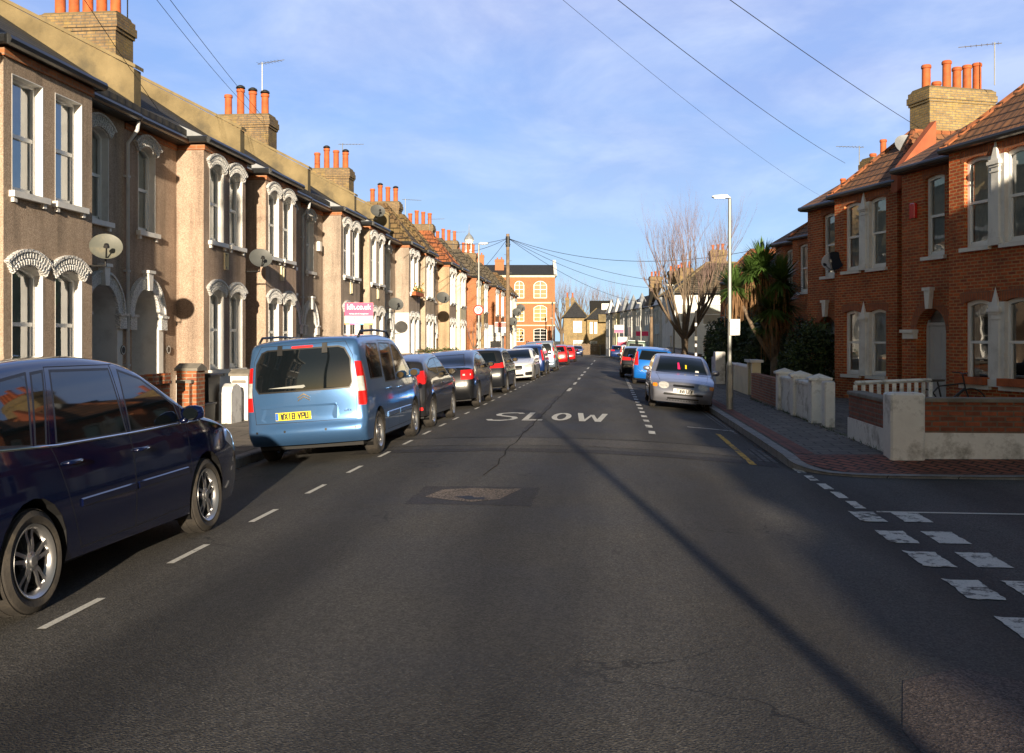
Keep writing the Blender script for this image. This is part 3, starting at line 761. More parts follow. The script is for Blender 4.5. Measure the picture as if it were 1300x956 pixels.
def cut_region(bm, view, poly, tagi, lay, over=()):
    a, b = AX[view]; ok = FACING[view]
    n = len(poly); ar = sum(poly[i][0]*poly[(i+1) % n][1]-poly[(i+1) % n][0]*poly[i][1] for i in range(n))
    if ar < 0: poly = poly[::-1]
    lo = (min(p[0] for p in poly), min(p[1] for p in poly)); hi = (max(p[0] for p in poly), max(p[1] for p in poly))
    sub = []
    for f in bm.faces:
        if f[lay] and f[lay] not in over: continue
        if not ok(f.normal): continue
        xs = [v.co[a] for v in f.verts]; zs = [v.co[b] for v in f.verts]
        if max(xs) < lo[0] or min(xs) > hi[0] or max(zs) < lo[1] or min(zs) > hi[1]: continue
        sub.append(f)
    for i in range(n):
        p, q = poly[i], poly[(i+1) % n]
        co = [0, 0, 0]; no = [0, 0, 0]; co[a], co[b] = p; no[a], no[b] = (q[1]-p[1]), -(q[0]-p[0])
        if abs(no[a])+abs(no[b]) < 1e-9: continue
        nn = Vector(no).normalized(); cc = Vector(co)
        act = []
        for f in sub:
            if not f.is_valid: continue
            d = [(v.co-cc).dot(nn) for v in f.verts]
            if min(d) < -1e-5 and max(d) > 1e-5: act.append(f)
        rest = [f for f in sub if f.is_valid and f not in set(act)]
        if act:
            geom = set(act)
            for f in act: geom.update(f.edges); geom.update(f.verts)
            r = bmesh.ops.bisect_plane(bm, geom=list(geom), plane_co=cc, plane_no=nn, dist=1e-5)
            rest += [g for g in r['geom'] if isinstance(g, bmesh.types.BMFace)]
        # keep only faces inside this edge
        sub = [f for f in set(rest) if f.is_valid and (f.calc_center_median()-cc).dot(nn) < 1e-6]
    for f in sub: f[lay] = tagi
    return sub
_wheels = {}
def wheel_meshes(r, w, rim_r, style):
    key = (r, w, rim_r, style)
    if key in _wheels: return _wheels[key]
    T = lambda x, y, z: (z, x, y)     # axis along x, outer face at +x
    hw = w/2
    mb = MB()
    prof = [(rim_r+.004, -hw+.02), (r-.045, -hw), (r-.012, -hw+.02), (r, -hw+.05), (r, hw-.05), (r-.012, hw-.018), (r-.045, hw+.004), (rim_r+.03, hw-.002), (rim_r+.004, hw-.02)]
    mb.lathe(prof, 48, T=T)
    for k in range(60):      # tread and sidewall ribs
        t = 2*pi*k/60
        for x0, x1 in ((-hw+.03, -.01), (.01, hw-.03)):
            c, s = cos(t), sin(t)
            vs = []
            for xx, tt in ((x0, -.012), (x1, .0), (x1, .035), (x0, .023)):
                aa = t+tt/r*1.2; vs.append((xx, (r+.004)*cos(aa), (r+.004)*sin(aa)))
            mb.add(vs+[(v[0], v[1]*.98, v[2]*.98) for v in vs], [(0, 1, 2, 3), (0, 4, 5, 1), (1, 5, 6, 2), (2, 6, 7, 3), (3, 7, 4, 0)])
    ty = bpy.data.meshes.new('tyre'); o = mb.build('t', M['tyre'], None, smooth=True, uv=False, ang=35); ty = o.data; bpy.data.objects.remove(o)
    mb = MB()
    mb.lathe([(rim_r-.03, -hw+.03), (rim_r+.006, -hw+.02), (rim_r-.025, -hw+.06), (rim_r-.03, hw-.05), (rim_r+.008, hw-.018), (rim_r+.004, hw-.004), (rim_r-.012, hw-.012), (rim_r-.022, hw-.03), (rim_r-.035, hw-.06)], 48, T=T)
    xo = hw-.02
    if style[0] == 's':   # spoked alloy: s<n> or d<n> pairs
        pass
    n = int(style[1:]); dbl = style[0] == 'd'
    for k in range(n):
        t0 = 2*pi*k/n+.3
        for off, wd in (((-.17, .015), (.17, .015)) if dbl else ((0, .032),)):
            segs = []
            for q, (rr, xx, ww) in enumerate(((.05, xo-.012, wd*1.1), (rim_r*.45, xo-.008, wd*.85), (rim_r*.75, xo-.018, wd*.8), (rim_r-.006, xo-.012, wd*1.15))):
                t = t0+(off*(1.25-.3*rr/rim_r) if dbl else 0)
                c, s = cos(t), sin(t)
                segs.append([(xx, c*rr-s*ww, s*rr+c*ww), (xx, c*rr+s*ww, s*rr-c*ww), (xx-.04, c*rr+s*ww*.8, s*rr-c*ww*.8), (xx-.04, c*rr-s*ww*.8, s*rr+c*ww*.8)])
            vs = [p for g in segs for p in g]; fs = []
            for q in range(3):
                for e in range(4): fs.append((q*4+e, q*4+(e+1) % 4, q*4+4+(e+1) % 4, q*4+4+e))
            mb.add(vs, fs)
    mb.lathe([(.0, xo+.006), (.03, xo+.005), (.036, xo-.004), (.062, xo-.01), (.07, xo-.03), (.07, xo-.06)], 20, T=T)
    for k in range(5):
        t = 2*pi*k/5+.6; mb.tube([(xo-.02, .05*cos(t), .05*sin(t)), (xo-.004, .05*cos(t), .05*sin(t))], .008, 6)
    o = mb.build('t', M['alloy'], None, smooth=True, uv=False, ang=35); rim = o.data; bpy.data.objects.remove(o)
    mb = MB(); mb.lathe([(0, -hw+.07), (rim_r-.03, -hw+.07)], 24, T=T); mb.lathe([(.0, xo-.075), (rim_r*.72, xo-.075), (rim_r*.72, xo-.09)], 24, T=T)
    o = mb.build('t', M['brake'], None, uv=False); br = o.data; bpy.data.objects.remove(o)
    _wheels[key] = (ty, rim, br); return _wheels[key]
M['tyre'] = mat('tyre_rubber', (.032, .028, .025), .85, var=.35, vs=9, bmp=.3, bs=60, dirt=(.09, .075, .055), dirt_amt=.5, ds=5)
M['alloy'] = mat('alloy_rim', (.42, .42, .43), .32, metal=.85, var=.15, vs=7)
M['brake'] = mat('brake_disc_dark', (.03, .03, .03), .6, metal=.3, var=.2)
M['chrome'] = mat('chrome_trim', (.6, .6, .6), .15, metal=1., var=0)
M['carglass'] = mat('tinted_car_glass', (.004, .006, .008), .03, var=0, spec=.75, coat=.25)
M['seam'] = mat('shut_line_black', (.004, .004, .005), .7, var=0)
M['trim'] = mat('black_rubber_trim', (.012, .012, .013), .4, var=.1)
M['redlens'] = mat('red_tail_lens', (.55, .012, .012), .12, var=.15, vs=25, coat=1.)
M['redlens2'] = mat('bright_red_reflector', (.75, .03, .03), .2, var=.1, vs=30, coat=1.)
M['whitelens'] = mat('clear_lamp_lens', (.62, .62, .6), .1, var=.25, vs=22, coat=1., metal=.25)
M['amber'] = mat('amber_lens', (.75, .25, .02), .15, var=.15, vs=25, coat=1.)
M['platey'] = mat('yellow_plate', (.8, .62, .02), .4, var=.03)
M['platew'] = mat('white_plate', (.78, .78, .76), .4, var=.03)
M['ink'] = mat('plate_black_ink', (.01, .01, .01), .5, var=0)
M['euroblue'] = mat('plate_blue_band', (.02, .12, .5), .4, var=0)
def shut(poly): return poly_offset(poly, .007)
def make_car(name, label, S, color, loc_y, x=-4.3, facing=1, group=None, category='car', detail=True, zoff=0.):
    bm, hw = car_shell(S)
    lay = bm.faces.layers.int.new('t')
    names = ['body']; mats = {}
    reg = []      # (view, poly, tagname, material, mirrored both sides)
    rf, rr_ = S['wheels']; r = S['r']
    def both(poly, t, m): reg.append(('L', poly, t, m)); reg.append(('R', poly, t, m))
    for wy in (rf, rr_): both(circ(wy, r+.01, r+.055, 20), 'HOLE', None)
    for v, p, t, m in S.get('pre', []):
        (both(p, t, m) if v == 'S' else reg.append((v, p, t, m)))
    for p in S['sidewin']: both(p, 'side_window', 'carglass')
    for p in S['sidewin']: both(poly_offset(p, .02), 'TRIM', 'trim')
    for v, key, nm in (('front', 'windscreen', 'windscreen'), ('rear', 'rearwin', 'rear_window')):
        if S.get(key): reg.append((v, S[key], nm, 'carglass')); reg.append((v, poly_offset(S[key], .022), 'TRIM', 'trim'))
    for v, p, t, m in S.get('post', []):
        (both(p, t, m) if v == 'S' else reg.append((v, p, t, m)))
    if detail:
        for p in S['doors']: both(p, 'door', color)
        for p in S['doors']: both(shut(p), 'SEAM', 'seam')
        if S.get('tailgate'): reg.append(('rear', S['tailgate'], 'tailgate', color)); reg.append(('rear', shut(S['tailgate']), 'SEAM', 'seam'))
        if S.get('bonnet'): reg.append(('top', S['bonnet'], 'bonnet', color)); reg.append(('top', shut(S['bonnet']), 'SEAM', 'seam'))
    for k, (v, p, t, m) in enumerate(reg):
        cut_region(bm, v, p, k+1, lay)
    z = G(x, loc_y)+zoff
    root = empty(name, (0, 0, 0)); tag(root, label, category, group)
    tx = .78; zl, zr = G(x-tx, loc_y), G(x+tx, loc_y); zf, zk = G(x, loc_y+1.3), G(x, loc_y-1.3)
    root.location = (x, loc_y, (zl+zr)/2)
    root.rotation_euler = (math.atan2(zf-zk, 2.6) if facing > 0 else -math.atan2(zf-zk, 2.6), (-1 if facing > 0 else 1)*math.atan2(zr-zl, 2*tx), 0 if facing > 0 else pi)
    # split
    groups = {}
    for f in bm.faces:
        t = f[lay]
        if t == 0: key = ('body', None)
        else:
            v, p, nm, m = reg[t-1]
            if nm == 'HOLE': continue
            if nm in ('TRIM', 'SEAM'): key = ('body', nm)
            else: key = (t, nm)
        groups.setdefault(key, []).append(f)
    def mesh_of(fs_m, name, mats_, parent, thick=0):
        vm = {}; vs = []; fs = []; mi = []; nn = []
        for f, m in fs_m:
            idx = []
            for v in f.verts:
                if v.index not in vm: vm[v.index] = len(vs); vs.append(tuple(v.co)); nn.append(tuple(v.normal))
                idx.append(vm[v.index])
            fs.append(idx); mi.append(m)
        me = bpy.data.meshes.new(name); me.from_pydata(vs, [], fs)
        for m in mats_: me.materials.append(m)
        me.polygons.foreach_set('material_index', mi); me.polygons.foreach_set('use_smooth', [True]*len(fs))
        me.normals_split_custom_set_from_vertices(nn)
        me.update(); return link(name, me, parent)
    bm.verts.index_update(); bm.normal_update()
    cm = M[color]
    body = [(f, 0) for f in groups.pop(('body', None), [])]+[(f, 1) for f in groups.pop(('body', 'TRIM'), [])]+[(f, 2) for f in groups.pop(('body', 'SEAM'), [])]
    B = mesh_of(body, 'body', [cm, M['trim'], M['seam']], root)
    for (t, nm), fs in groups.items():
        if fs: mesh_of([(f, 0) for f in fs], nm, [M[reg[t-1][3]]], root)
    bm.free()
    # arches, underside
    W = S['W']/2
    mb = MB()
    for wy in (rf, rr_):
        for sg in (1, -1):
            n = 20; R2 = r+.055
            for a, b in ((hw(wy, .5)-.004, W-.26),):
                vs = []
                for k in range(n):
                    t = 2*pi*k/n
                    yy = wy+R2*cos(t); zz = max(.16, r+.01+R2*sin(t)); vs += [(sg*(hw(yy, zz)-.003), yy, zz), (sg*b, yy, zz)]
                mb.add(vs, [(2*k, 2*((k+1) % n), 2*((k+1) % n)+1, 2*k+1) for k in range(n)])
                mb.add([(sg*b, wy+R2*cos(2*pi*k/n), max(.16, r+.01+R2*sin(2*pi*k/n))) for k in range(n)], [tuple(range(n))])
    mb.box(-W*.84, W*.84, S['rear'][0][0]+.1, S['front'][0][0]-.12, .2, .3)
    mb.build('underbody', M['seam'], root, uv=False)
    ty, rim, br = wheel_meshes(r, S.get('tw', .2), S['rim'], S['spokes'])
    for wy in (rf, rr_):
        for sg in (1, -1):
            e = empty('wheel', (sg*(W-.125), wy, r), 0 if sg > 0 else pi, root)
            for me, nm in ((ty, 'tyre'), (rim, 'rim'), (br, 'brake_disc')): link(nm, me, e)
    if detail:
        for hy, hz in S.get('handles', []):
            for sg in (1, -1):
                mb = MB(); xx = hw(hy, hz)
                mb.tube([(sg*(xx-.005), hy+.09, hz), (sg*(xx+.03), hy+.06, hz+.003), (sg*(xx+.033), hy-.06, hz+.003), (sg*(xx-.005), hy-.09, hz)], [.01, .014, .014, .01], 8)
                mb.build('door_handle', cm, root, smooth=True, uv=False)
        if S.get('strip'):
            for sg in (1, -1):
                mb = MB(); pts = S['strip']; 
                mb.tube([(sg*(hw(y, z2)+.004), y, z2) for y, z2 in pts], .011, 6); mb.build('chrome_strip', M['chrome'], root, smooth=True, uv=False)
        if S.get('rub'):
            for sg in (1, -1):
                for y0, y1, z2, hh in S['rub']:
                    mb = MB(); n = 8; vs = []
                    for k in range(n+1):
                        y = y0+(y1-y0)*k/n; xx = hw(y, z2); vs += [(sg*(xx-.01), y, z2-hh), (sg*(xx+.014), y, z2-hh*.6), (sg*(xx+.014), y, z2+hh*.6), (sg*(xx-.01), y, z2+hh)]
                    mb.add(vs, [(4*k+e, 4*k+e+1, 4*k+5+e, 4*k+4+e) for k in range(n) for e in range(3)]+[(0, 1, 2, 3), (4*n, 4*n+1, 4*n+2, 4*n+3)])
                    mb.build('rubbing_strip', cm, root, smooth=False, uv=False)
    my, mz = S['mirror']
    for sg in (1, -1):
        mb = MB(); xx = hw(my, mz)
        prof = [(.0, -.11), (.05, -.09), (.07, -.04), (.07, .02), (.05, .08), (.0, .095)]
        mb.lathe([(max(.001, a), b) for a, b in prof], 14, T=lambda a, b, c: (sg*(xx+.12+c*1.0), my+b*.75+.02, mz+.05+a*.95))
        mb.tube([(sg*(xx-.02), my+.03, mz-.02), (sg*(xx+.06), my+.02, mz)], .025, 6)
        mo = mb.build('wing_mirror', cm, root, smooth=True, uv=False)
        mb = MB(); mb.lathe([(.001, 0), (.055, 0)], 14, T=lambda a, b, c: (sg*(xx+.12+a*1.2), my-.047+.0*b, mz+.05+b*.95)); mb.build('mirror_glass', M['carglass'], mo, uv=False)
    if S.get('rails'):
        y0, y1 = S['rails']; zr_ = max(p[1] for p in S['top'])
        for sg in (1, -1):
            xx = W*(.965-S['tumble'])-.06; mb = MB()
            mb.tube([(sg*xx, y0, zr_-.03), (sg*xx, y0-.15, zr_+.055), (sg*xx, (y0+y1)/2, zr_+.075), (sg*xx, y1+.15, zr_+.055), (sg*xx, y1, zr_-.03)], .018, 8)
            mb.build('roof_rail', M['trim'], root, smooth=True, uv=False)
    for px, pz, py, sgn, pm, txt in S.get('plates', []):
        pass
    return root
def rear_y(root, x, z, sgn=-1):
    """ray to the car's end surface in car space"""
    best = None; dg = bpy.context.evaluated_depsgraph_get()
    for o in root.children:
        if o.type == 'MESH' and o.name.split('.')[0] in ('body', 'tailgate', 'bonnet', 'rear_window', 'windscreen', 'rear_bumper', 'front_bumper', 'grille', 'tail_light'):
            ok, l, n, i = o.ray_cast(Vector((x, sgn*4, z)), Vector((0, -sgn, 0)))
            if ok and (best is None or sgn*l.y > sgn*best): best = l.y
    return best if best is not None else sgn*2
GL = {'W': [[(0, 1), (.22, 0), (.5, .75), (.78, 0), (1, 1)]], 'X': [[(0, 0), (1, 1)], [(0, 1), (1, 0)]], '1': [[(.5, 0), (.5, 1)]], '8': [[(0, 0), (0, 1), (1, 1), (1, 0), (0, 0)], [(0, .5), (1, .5)]],
      'V': [[(0, 1), (.5, 0), (1, 1)]], 'P': [[(0, 0), (0, 1), (1, 1), (1, .45), (0, .45)]], 'U': [[(0, 1), (0, 0), (1, 0), (1, 1)]], 'T': [[(0, 1), (1, 1)], [(.5, 1), (.5, 0)]], '3': [[(0, 1), (1, 1), (1, 0), (0, 0)], [(.2, .5), (1, .5)]],
      '6': [[(1, 1), (0, 1), (0, 0), (1, 0), (1, .55), (0, .55)]], 'L': [[(0, 1), (0, 0), (1, 0)]], 'K': [[(0, 0), (0, 1)], [(1, 1), (0, .45), (1, 0)]]}
def glyphs(par, txt, x, y, z, s, sgn):
    cw, ch, gap, t = .036, .074, .018, .0092
    n = sum(.6 if c == ' ' else 1 for c in txt); tot = n*(cw+gap)-gap; u = -tot/2
    for c in txt:
        if c == ' ': u += .6*(cw+gap); continue
        mb = MB()
        for path in GL[c]:
            for (a0, b0), (a1, b1) in zip(path, path[1:]):
                p0 = Vector((u+a0*cw, (b0-.5)*ch)); p1 = Vector((u+a1*cw, (b1-.5)*ch)); d = (p1-p0).normalized(); nn = Vector((-d.y, d.x))*t; p0 = p0-d*t; p1 = p1+d*t
                q = [p0-nn, p1-nn, p1+nn, p0+nn]
                mb.add([(x+s*v.x, y+sgn*(.001+.0004*len(mb.f)), z+v.y) for v in q], [(0, 1, 2, 3)])
        mb.build('plate_character', M['ink'], par, uv=False); u += cw+gap
def plate(root, x, z, txt, col, sgn=-1, w=.52):
    y = rear_y(root, x, z, sgn)
    y = max([rear_y(root, x+d, z+e, sgn)*sgn for d in (-w/2, w/2, 0) for e in (-.055, .055)])*sgn+sgn*.012
    mb = MB(); mb.box(x-w/2, x+w/2, min(y, y-sgn*.03), max(y, y-sgn*.03), z-.056, z+.056)
    p = mb.build('number_plate', M[col], root, uv=False)
    if txt:
        mb = MB(); yy = y+sgn*.002; s = 1 if sgn < 0 else -1
        bx = x-s*(w/2-.022); mb.box(bx-.02, bx+.02, min(yy, y), max(yy, y), z-.05, z+.05)
        if col == 'platey': mb.build('plate_band', M['euroblue'], p, uv=False)
        glyphs(p, txt, x+.02*s, y, z, s, sgn)
    return p
# --- shapes (y forward, z up, metres)
MPV = dict(W=1.80, belt=.99, tumble=.13, r=.325, rim=.225, spokes='d5', tw=.215, wheels=(1.35, -1.35), N=44, M=14, sub=2,
  front=[(2.14, .20), (2.25, .34), (2.26, .52), (2.20, .70), (2.10, .80)],
  top=[(2.10, .80), (1.9, .90), (1.55, 1.0), (1.22, 1.07), (.85, 1.25), (.45, 1.45), (.15, 1.545), (-.4, 1.60), (-1.1, 1.59), (-1.65, 1.54), (-1.95, 1.47)],
  rear=[(-2.08, .26), (-2.17, .45), (-2.17, .75), (-2.12, 1.0), (-2.04, 1.28), (-1.95, 1.47)],
  sidewin=[[(.90, 1.02), (.86, 1.16), (.40, 1.40), (.10, 1.475), (.04, 1.02)], [(1.26, 1.02), (.98, 1.16), (.96, 1.02)], [(-.05, 1.02), (-.05, 1.49), (-.82, 1.50), (-.98, 1.03)], [(-1.12, 1.035), (-.93, 1.50), (-1.05, 1.49), (-1.22, 1.04)], [(-1.28, 1.045), (-1.13, 1.49), (-1.55, 1.44), (-1.78, 1.09)]],
  windscreen=[(-.68, 1.10), (.68, 1.10), (.56, 1.50), (-.56, 1.50)], rearwin=[(-.62, 1.06), (.62, 1.06), (.54, 1.42), (-.54, 1.42)],
  doors=[[(1.0, .30), (.99, 1.08), (.42, 1.45), (.06, 1.535), (.0, 1.53), (.0, .30)], [(-.012, .30), (-.012, 1.53), (-.88, 1.535), (-1.08, 1.0), (-.92, .62), (-.80, .30)]],
  tailgate=[(-.74, .55), (.74, .55), (.76, 1.0), (.60, 1.47), (-.60, 1.47), (-.76, 1.0)], handles=[(.12, .865), (-.86, .885)], mirror=(.90, 1.03),
  strip=[(1.25, .998), (.9, 1.0), (0, 1.0), (-1, 1.012), (-1.8, 1.055)], rub=[(.92, .02, .60, .035), (-.03, -.80, .60, .035)],
  pre=[('S', [(2.24, .72), (2.10, .83), (1.80, .90), (1.86, .76), (2.1, .66)], 'headlight', 'whitelens'), ('front', [(-.78, .66), (-.50, .64), (-.46, .80), (-.70, .84)], 'headlight', 'whitelens'), ('front', [(.50, .64), (.78, .66), (.70, .84), (.46, .80)], 'headlight', 'whitelens'),
       ('S', [(-2.25, .78), (-1.98, .80), (-1.86, 1.3), (-2.1, 1.3)], 'tail_light', 'redlens'), ('front', [(-.35, .55), (.35, .55), (.4, .72), (-.4, .72)], 'grille', 'trim')])
VAN = dict(W=1.81, belt=1.03, tumble=.075, r=.325, rim=.215, spokes='s7', tw=.205, wheels=(1.36, -1.37), N=44, M=16, sub=1, bulger=.07, tr=.03, crown=.04, rails=(.25, -1.75),
  front=[(2.13, .24), (2.22, .4), (2.22, .65), (2.12, .86), (2.02, .95)],
  top=[(2.02, .95), (1.8, 1.04), (1.42, 1.12), (1.0, 1.36), (.62, 1.62), (.25, 1.74), (-.5, 1.79), (-1.5, 1.775), (-1.9, 1.745), (-2.0, 1.70)],
  rear=[(-2.05, .27), (-2.16, .38), (-2.16, .52), (-2.11, .60), (-2.11, 1.0), (-2.08, 1.35), (-2.0, 1.70)],
  sidewin=[[(.98, 1.08), (.92, 1.22), (.55, 1.50), (.22, 1.62), (.10, 1.62), (.06, 1.06)], [(-.04, 1.06), (-.04, 1.64), (-.74, 1.65), (-.80, 1.30), (-.76, 1.06)], [(-.90, 1.14), (-.92, 1.64), (-1.55, 1.64), (-1.70, 1.48), (-1.66, 1.14)]],
  windscreen=[(-.72, 1.15), (.72, 1.15), (.62, 1.68), (-.62, 1.68)],
  rearwin=[(-.70, 1.12), (-.66, 1.05), (.66, 1.05), (.70, 1.12), (.68, 1.45), (.60, 1.60), (.52, 1.63), (-.52, 1.63), (-.60, 1.60), (-.68, 1.45)],
  doors=[[(1.02, .32), (1.02, 1.2), (.55, 1.56), (.2, 1.68), (.01, 1.69), (.01, .32)], [(0, .32), (0, 1.69), (-.80, 1.70), (-.88, 1.2), (-.86, .7), (-.80, .32)]],
  tailgate=[(-.735, .60), (.735, .60), (.765, 1.1), (.72, 1.5), (.62, 1.70), (-.62, 1.70), (-.72, 1.5), (-.765, 1.1)], handles=[(.12, .93), (-.65, .95)], mirror=(1.0, 1.08), rub=[(.92, .03, .55, .05), (-.03, -.84, .55, .05)],
  pre=[('S', [(-2.3, .98), (-2.03, .98), (-2.0, 1.19), (-2.3, 1.19)], 'reversing_lens', 'whitelens'), ('rear', [(.775, .98), (1.0, .98), (1.0, 1.19), (.775, 1.19)], 'reversing_lens', 'whitelens'), ('rear', [(-.775, .98), (-1.0, .98), (-1.0, 1.19), (-.775, 1.19)], 'reversing_lens', 'whitelens'),
       ('S', [(-2.3, .80), (-2.03, .80), (-1.93, 1.1), (-1.98, 1.40), (-2.2, 1.42)], 'tail_light', 'redlens'),
       ('rear', [(.77, .78), (1.0, .78), (1.0, 1.42), (.80, 1.36), (.775, 1.1)], 'tail_light', 'redlens'), ('rear', [(-.77, .78), (-1.0, .78), (-1.0, 1.42), (-.80, 1.36), (-.775, 1.1)], 'tail_light', 'redlens')],
  post=[('rear', rrect(-.16, .16, 1.652, 1.682, .01, 1), 'high_brake_light', 'redlens2')])
HATCH = dict(W=1.72, belt=.93, tumble=.15, r=.305, rim=.205, spokes='d5', tw=.195, wheels=(1.24, -1.25), N=40, M=12, sub=1, bulger=.1, tr=.07,
  front=[(1.98, .2), (2.08, .35), (2.08, .55), (2.0, .68), (1.9, .74)],
  top=[(1.9, .74), (1.7, .83), (1.3, .93), (1.0, .98), (.6, 1.2), (.2, 1.385), (-.2, 1.445), (-.8, 1.42), (-1.35, 1.34), (-1.60, 1.27)],
  rear=[(-1.85, .25), (-1.93, .45), (-1.9, .65), (-1.84, .85), (-1.75, 1.02), (-1.60, 1.27)],
  sidewin=[[(.78, .97), (.72, 1.08), (.3, 1.29), (.0, 1.34), (-.25, 1.34), (-.2, .98)], [(-.30, .99), (-.32, 1.34), (-.75, 1.31), (-1.2, 1.2), (-1.3, 1.12)]],
  windscreen=[(-.66, 1.02), (.66, 1.02), (.52, 1.38), (-.52, 1.38)], rearwin=[(-.58, .98), (.58, .98), (.48, 1.27), (-.48, 1.27)],
  doors=[[(.86, .3), (.86, 1.03), (.32, 1.34), (-.05, 1.395), (-.28, 1.395), (-.34, .9), (-.3, .3)]],
  tailgate=[(-.6, .58), (.6, .58), (.62, .95), (.5, 1.3), (-.5, 1.3), (-.62, .95)], handles=[(-.18, .82)], mirror=(.72, .98),
  pre=[('S', [(-2.0, .86), (-1.74, .88), (-1.55, 1.0), (-1.62, 1.12), (-1.8, 1.1)], 'tail_light', 'redlens'), ('rear', [(.62, .86), (.9, .86), (.9, 1.06), (.66, 1.06)], 'tail_light', 'redlens'), ('rear', [(-.62, .86), (-.9, .86), (-.9, 1.06), (-.66, 1.06)], 'tail_light', 'redlens'),
       ('rear', rrect(.55, .75, .36, .42, .01, 1), 'reflector', 'redlens2'), ('rear', rrect(-.75, -.55, .36, .42, .01, 1), 'reflector', 'redlens2')])
LIFT = dict(W=1.77, belt=.95, tumble=.14, r=.315, rim=.215, spokes='s10', tw=.205, wheels=(1.3, -1.28), N=40, M=12, sub=1, bulger=.09, tr=.06,
  front=[(2.12, .2), (2.22, .35), (2.22, .55), (2.15, .68), (2.05, .75)],
  top=[(2.05, .75), (1.8, .85), (1.35, .95), (1.05, 1.0), (.65, 1.22), (.28, 1.4), (-.2, 1.46), (-.8, 1.42), (-1.35, 1.28), (-1.75, 1.09), (-1.95, 1.03), (-2.12, 1.02)],
  rear=[(-2.14, .25), (-2.24, .42), (-2.25, .62), (-2.2, .85), (-2.12, 1.02)],
  sidewin=[[(.85, .99), (.78, 1.10), (.36, 1.32), (.08, 1.37), (.02, .99)], [(-.06, .99), (-.06, 1.37), (-.65, 1.34), (-.88, 1.0)], [(-.97, 1.01), (-.76, 1.33), (-1.05, 1.24), (-1.32, 1.06)]],
  windscreen=[(-.66, 1.04), (.66, 1.04), (.54, 1.40), (-.54, 1.40)], rearwin=[(-.6, 1.1), (.6, 1.1), (.5, 1.36), (-.5, 1.36)],
  doors=[[(.95, .3), (.95, 1.04), (.36, 1.38), (0, 1.425), (0, .3)], [(-.012, .3), (-.012, 1.42), (-.70, 1.38), (-.96, 1.0), (-.9, .62), (-.78, .3)]],
  tailgate=[(-.62, .56), (.62, .56), (.64, .99), (.6, 1.06), (-.6, 1.06), (-.64, .99)], handles=[(.1, .83), (-.78, .85)], mirror=(.82, 1.0),
  pre=[('S', [(-2.3, .74), (-2.0, .76), (-1.93, .98), (-2.25, .98)], 'tail_light', 'redlens'), ('rear', [(.55, .74), (.95, .74), (.95, .98), (.55, .98)], 'tail_light', 'redlens'), ('rear', [(-.55, .74), (-.95, .74), (-.95, .98), (-.55, .98)], 'tail_light', 'redlens')])
ESTATE = dict(W=1.77, belt=.96, tumble=.12, r=.315, rim=.215, spokes='d5', tw=.205, wheels=(1.3, -1.28), N=40, M=12, sub=1, bulger=.07, tr=.05,
  front=[(2.12, .2), (2.22, .35), (2.22, .55), (2.15, .68), (2.05, .75)],
  top=[(2.05, .75), (1.8, .87), (1.35, .97), (1.05, 1.02), (.65, 1.24), (.28, 1.43), (-.2, 1.49), (-.8, 1.49), (-1.4, 1.45), (-1.72, 1.40)],
  rear=[(-1.98, .25), (-2.07, .42), (-2.08, .65), (-2.0, .92), (-1.88, 1.18), (-1.72, 1.40)],
  sidewin=[[(.85, 1.0), (.78, 1.11), (.36, 1.34), (.08, 1.39), (.02, 1.0)], [(-.06, 1.0), (-.06, 1.39), (-.78, 1.39), (-.92, 1.01)], [(-1.0, 1.02), (-.87, 1.39), (-1.4, 1.35), (-1.62, 1.08)]],
  windscreen=[(-.66, 1.05), (.66, 1.05), (.54, 1.42), (-.54, 1.42)], rearwin=[(-.62, 1.03), (.62, 1.03), (.54, 1.36), (-.54, 1.36)],
  doors=[[(.95, .3), (.95, 1.05), (.36, 1.4), (0, 1.45), (0, .3)], [(-.012, .3), (-.012, 1.45), (-.82, 1.45), (-.98, 1.0), (-.9, .62), (-.78, .3)]],
  tailgate=[(-.68, .52), (.68, .52), (.68, 1.0), (.58, 1.41), (-.58, 1.41), (-.68, 1.0)], handles=[(.1, .85), (-.78, .87)], mirror=(.82, 1.01),
  pre=[('S', [(-2.2, .84), (-1.62, .88), (-1.66, 1.02), (-2.1, 1.02)], 'tail_light', 'redlens'), ('rear', [(.4, .86), (.95, .84), (.95, 1.0), (.42, .99)], 'tail_light', 'redlens'), ('rear', [(-.4, .86), (-.95, .84), (-.95, 1.0), (-.42, .99)], 'tail_light', 'redlens')])
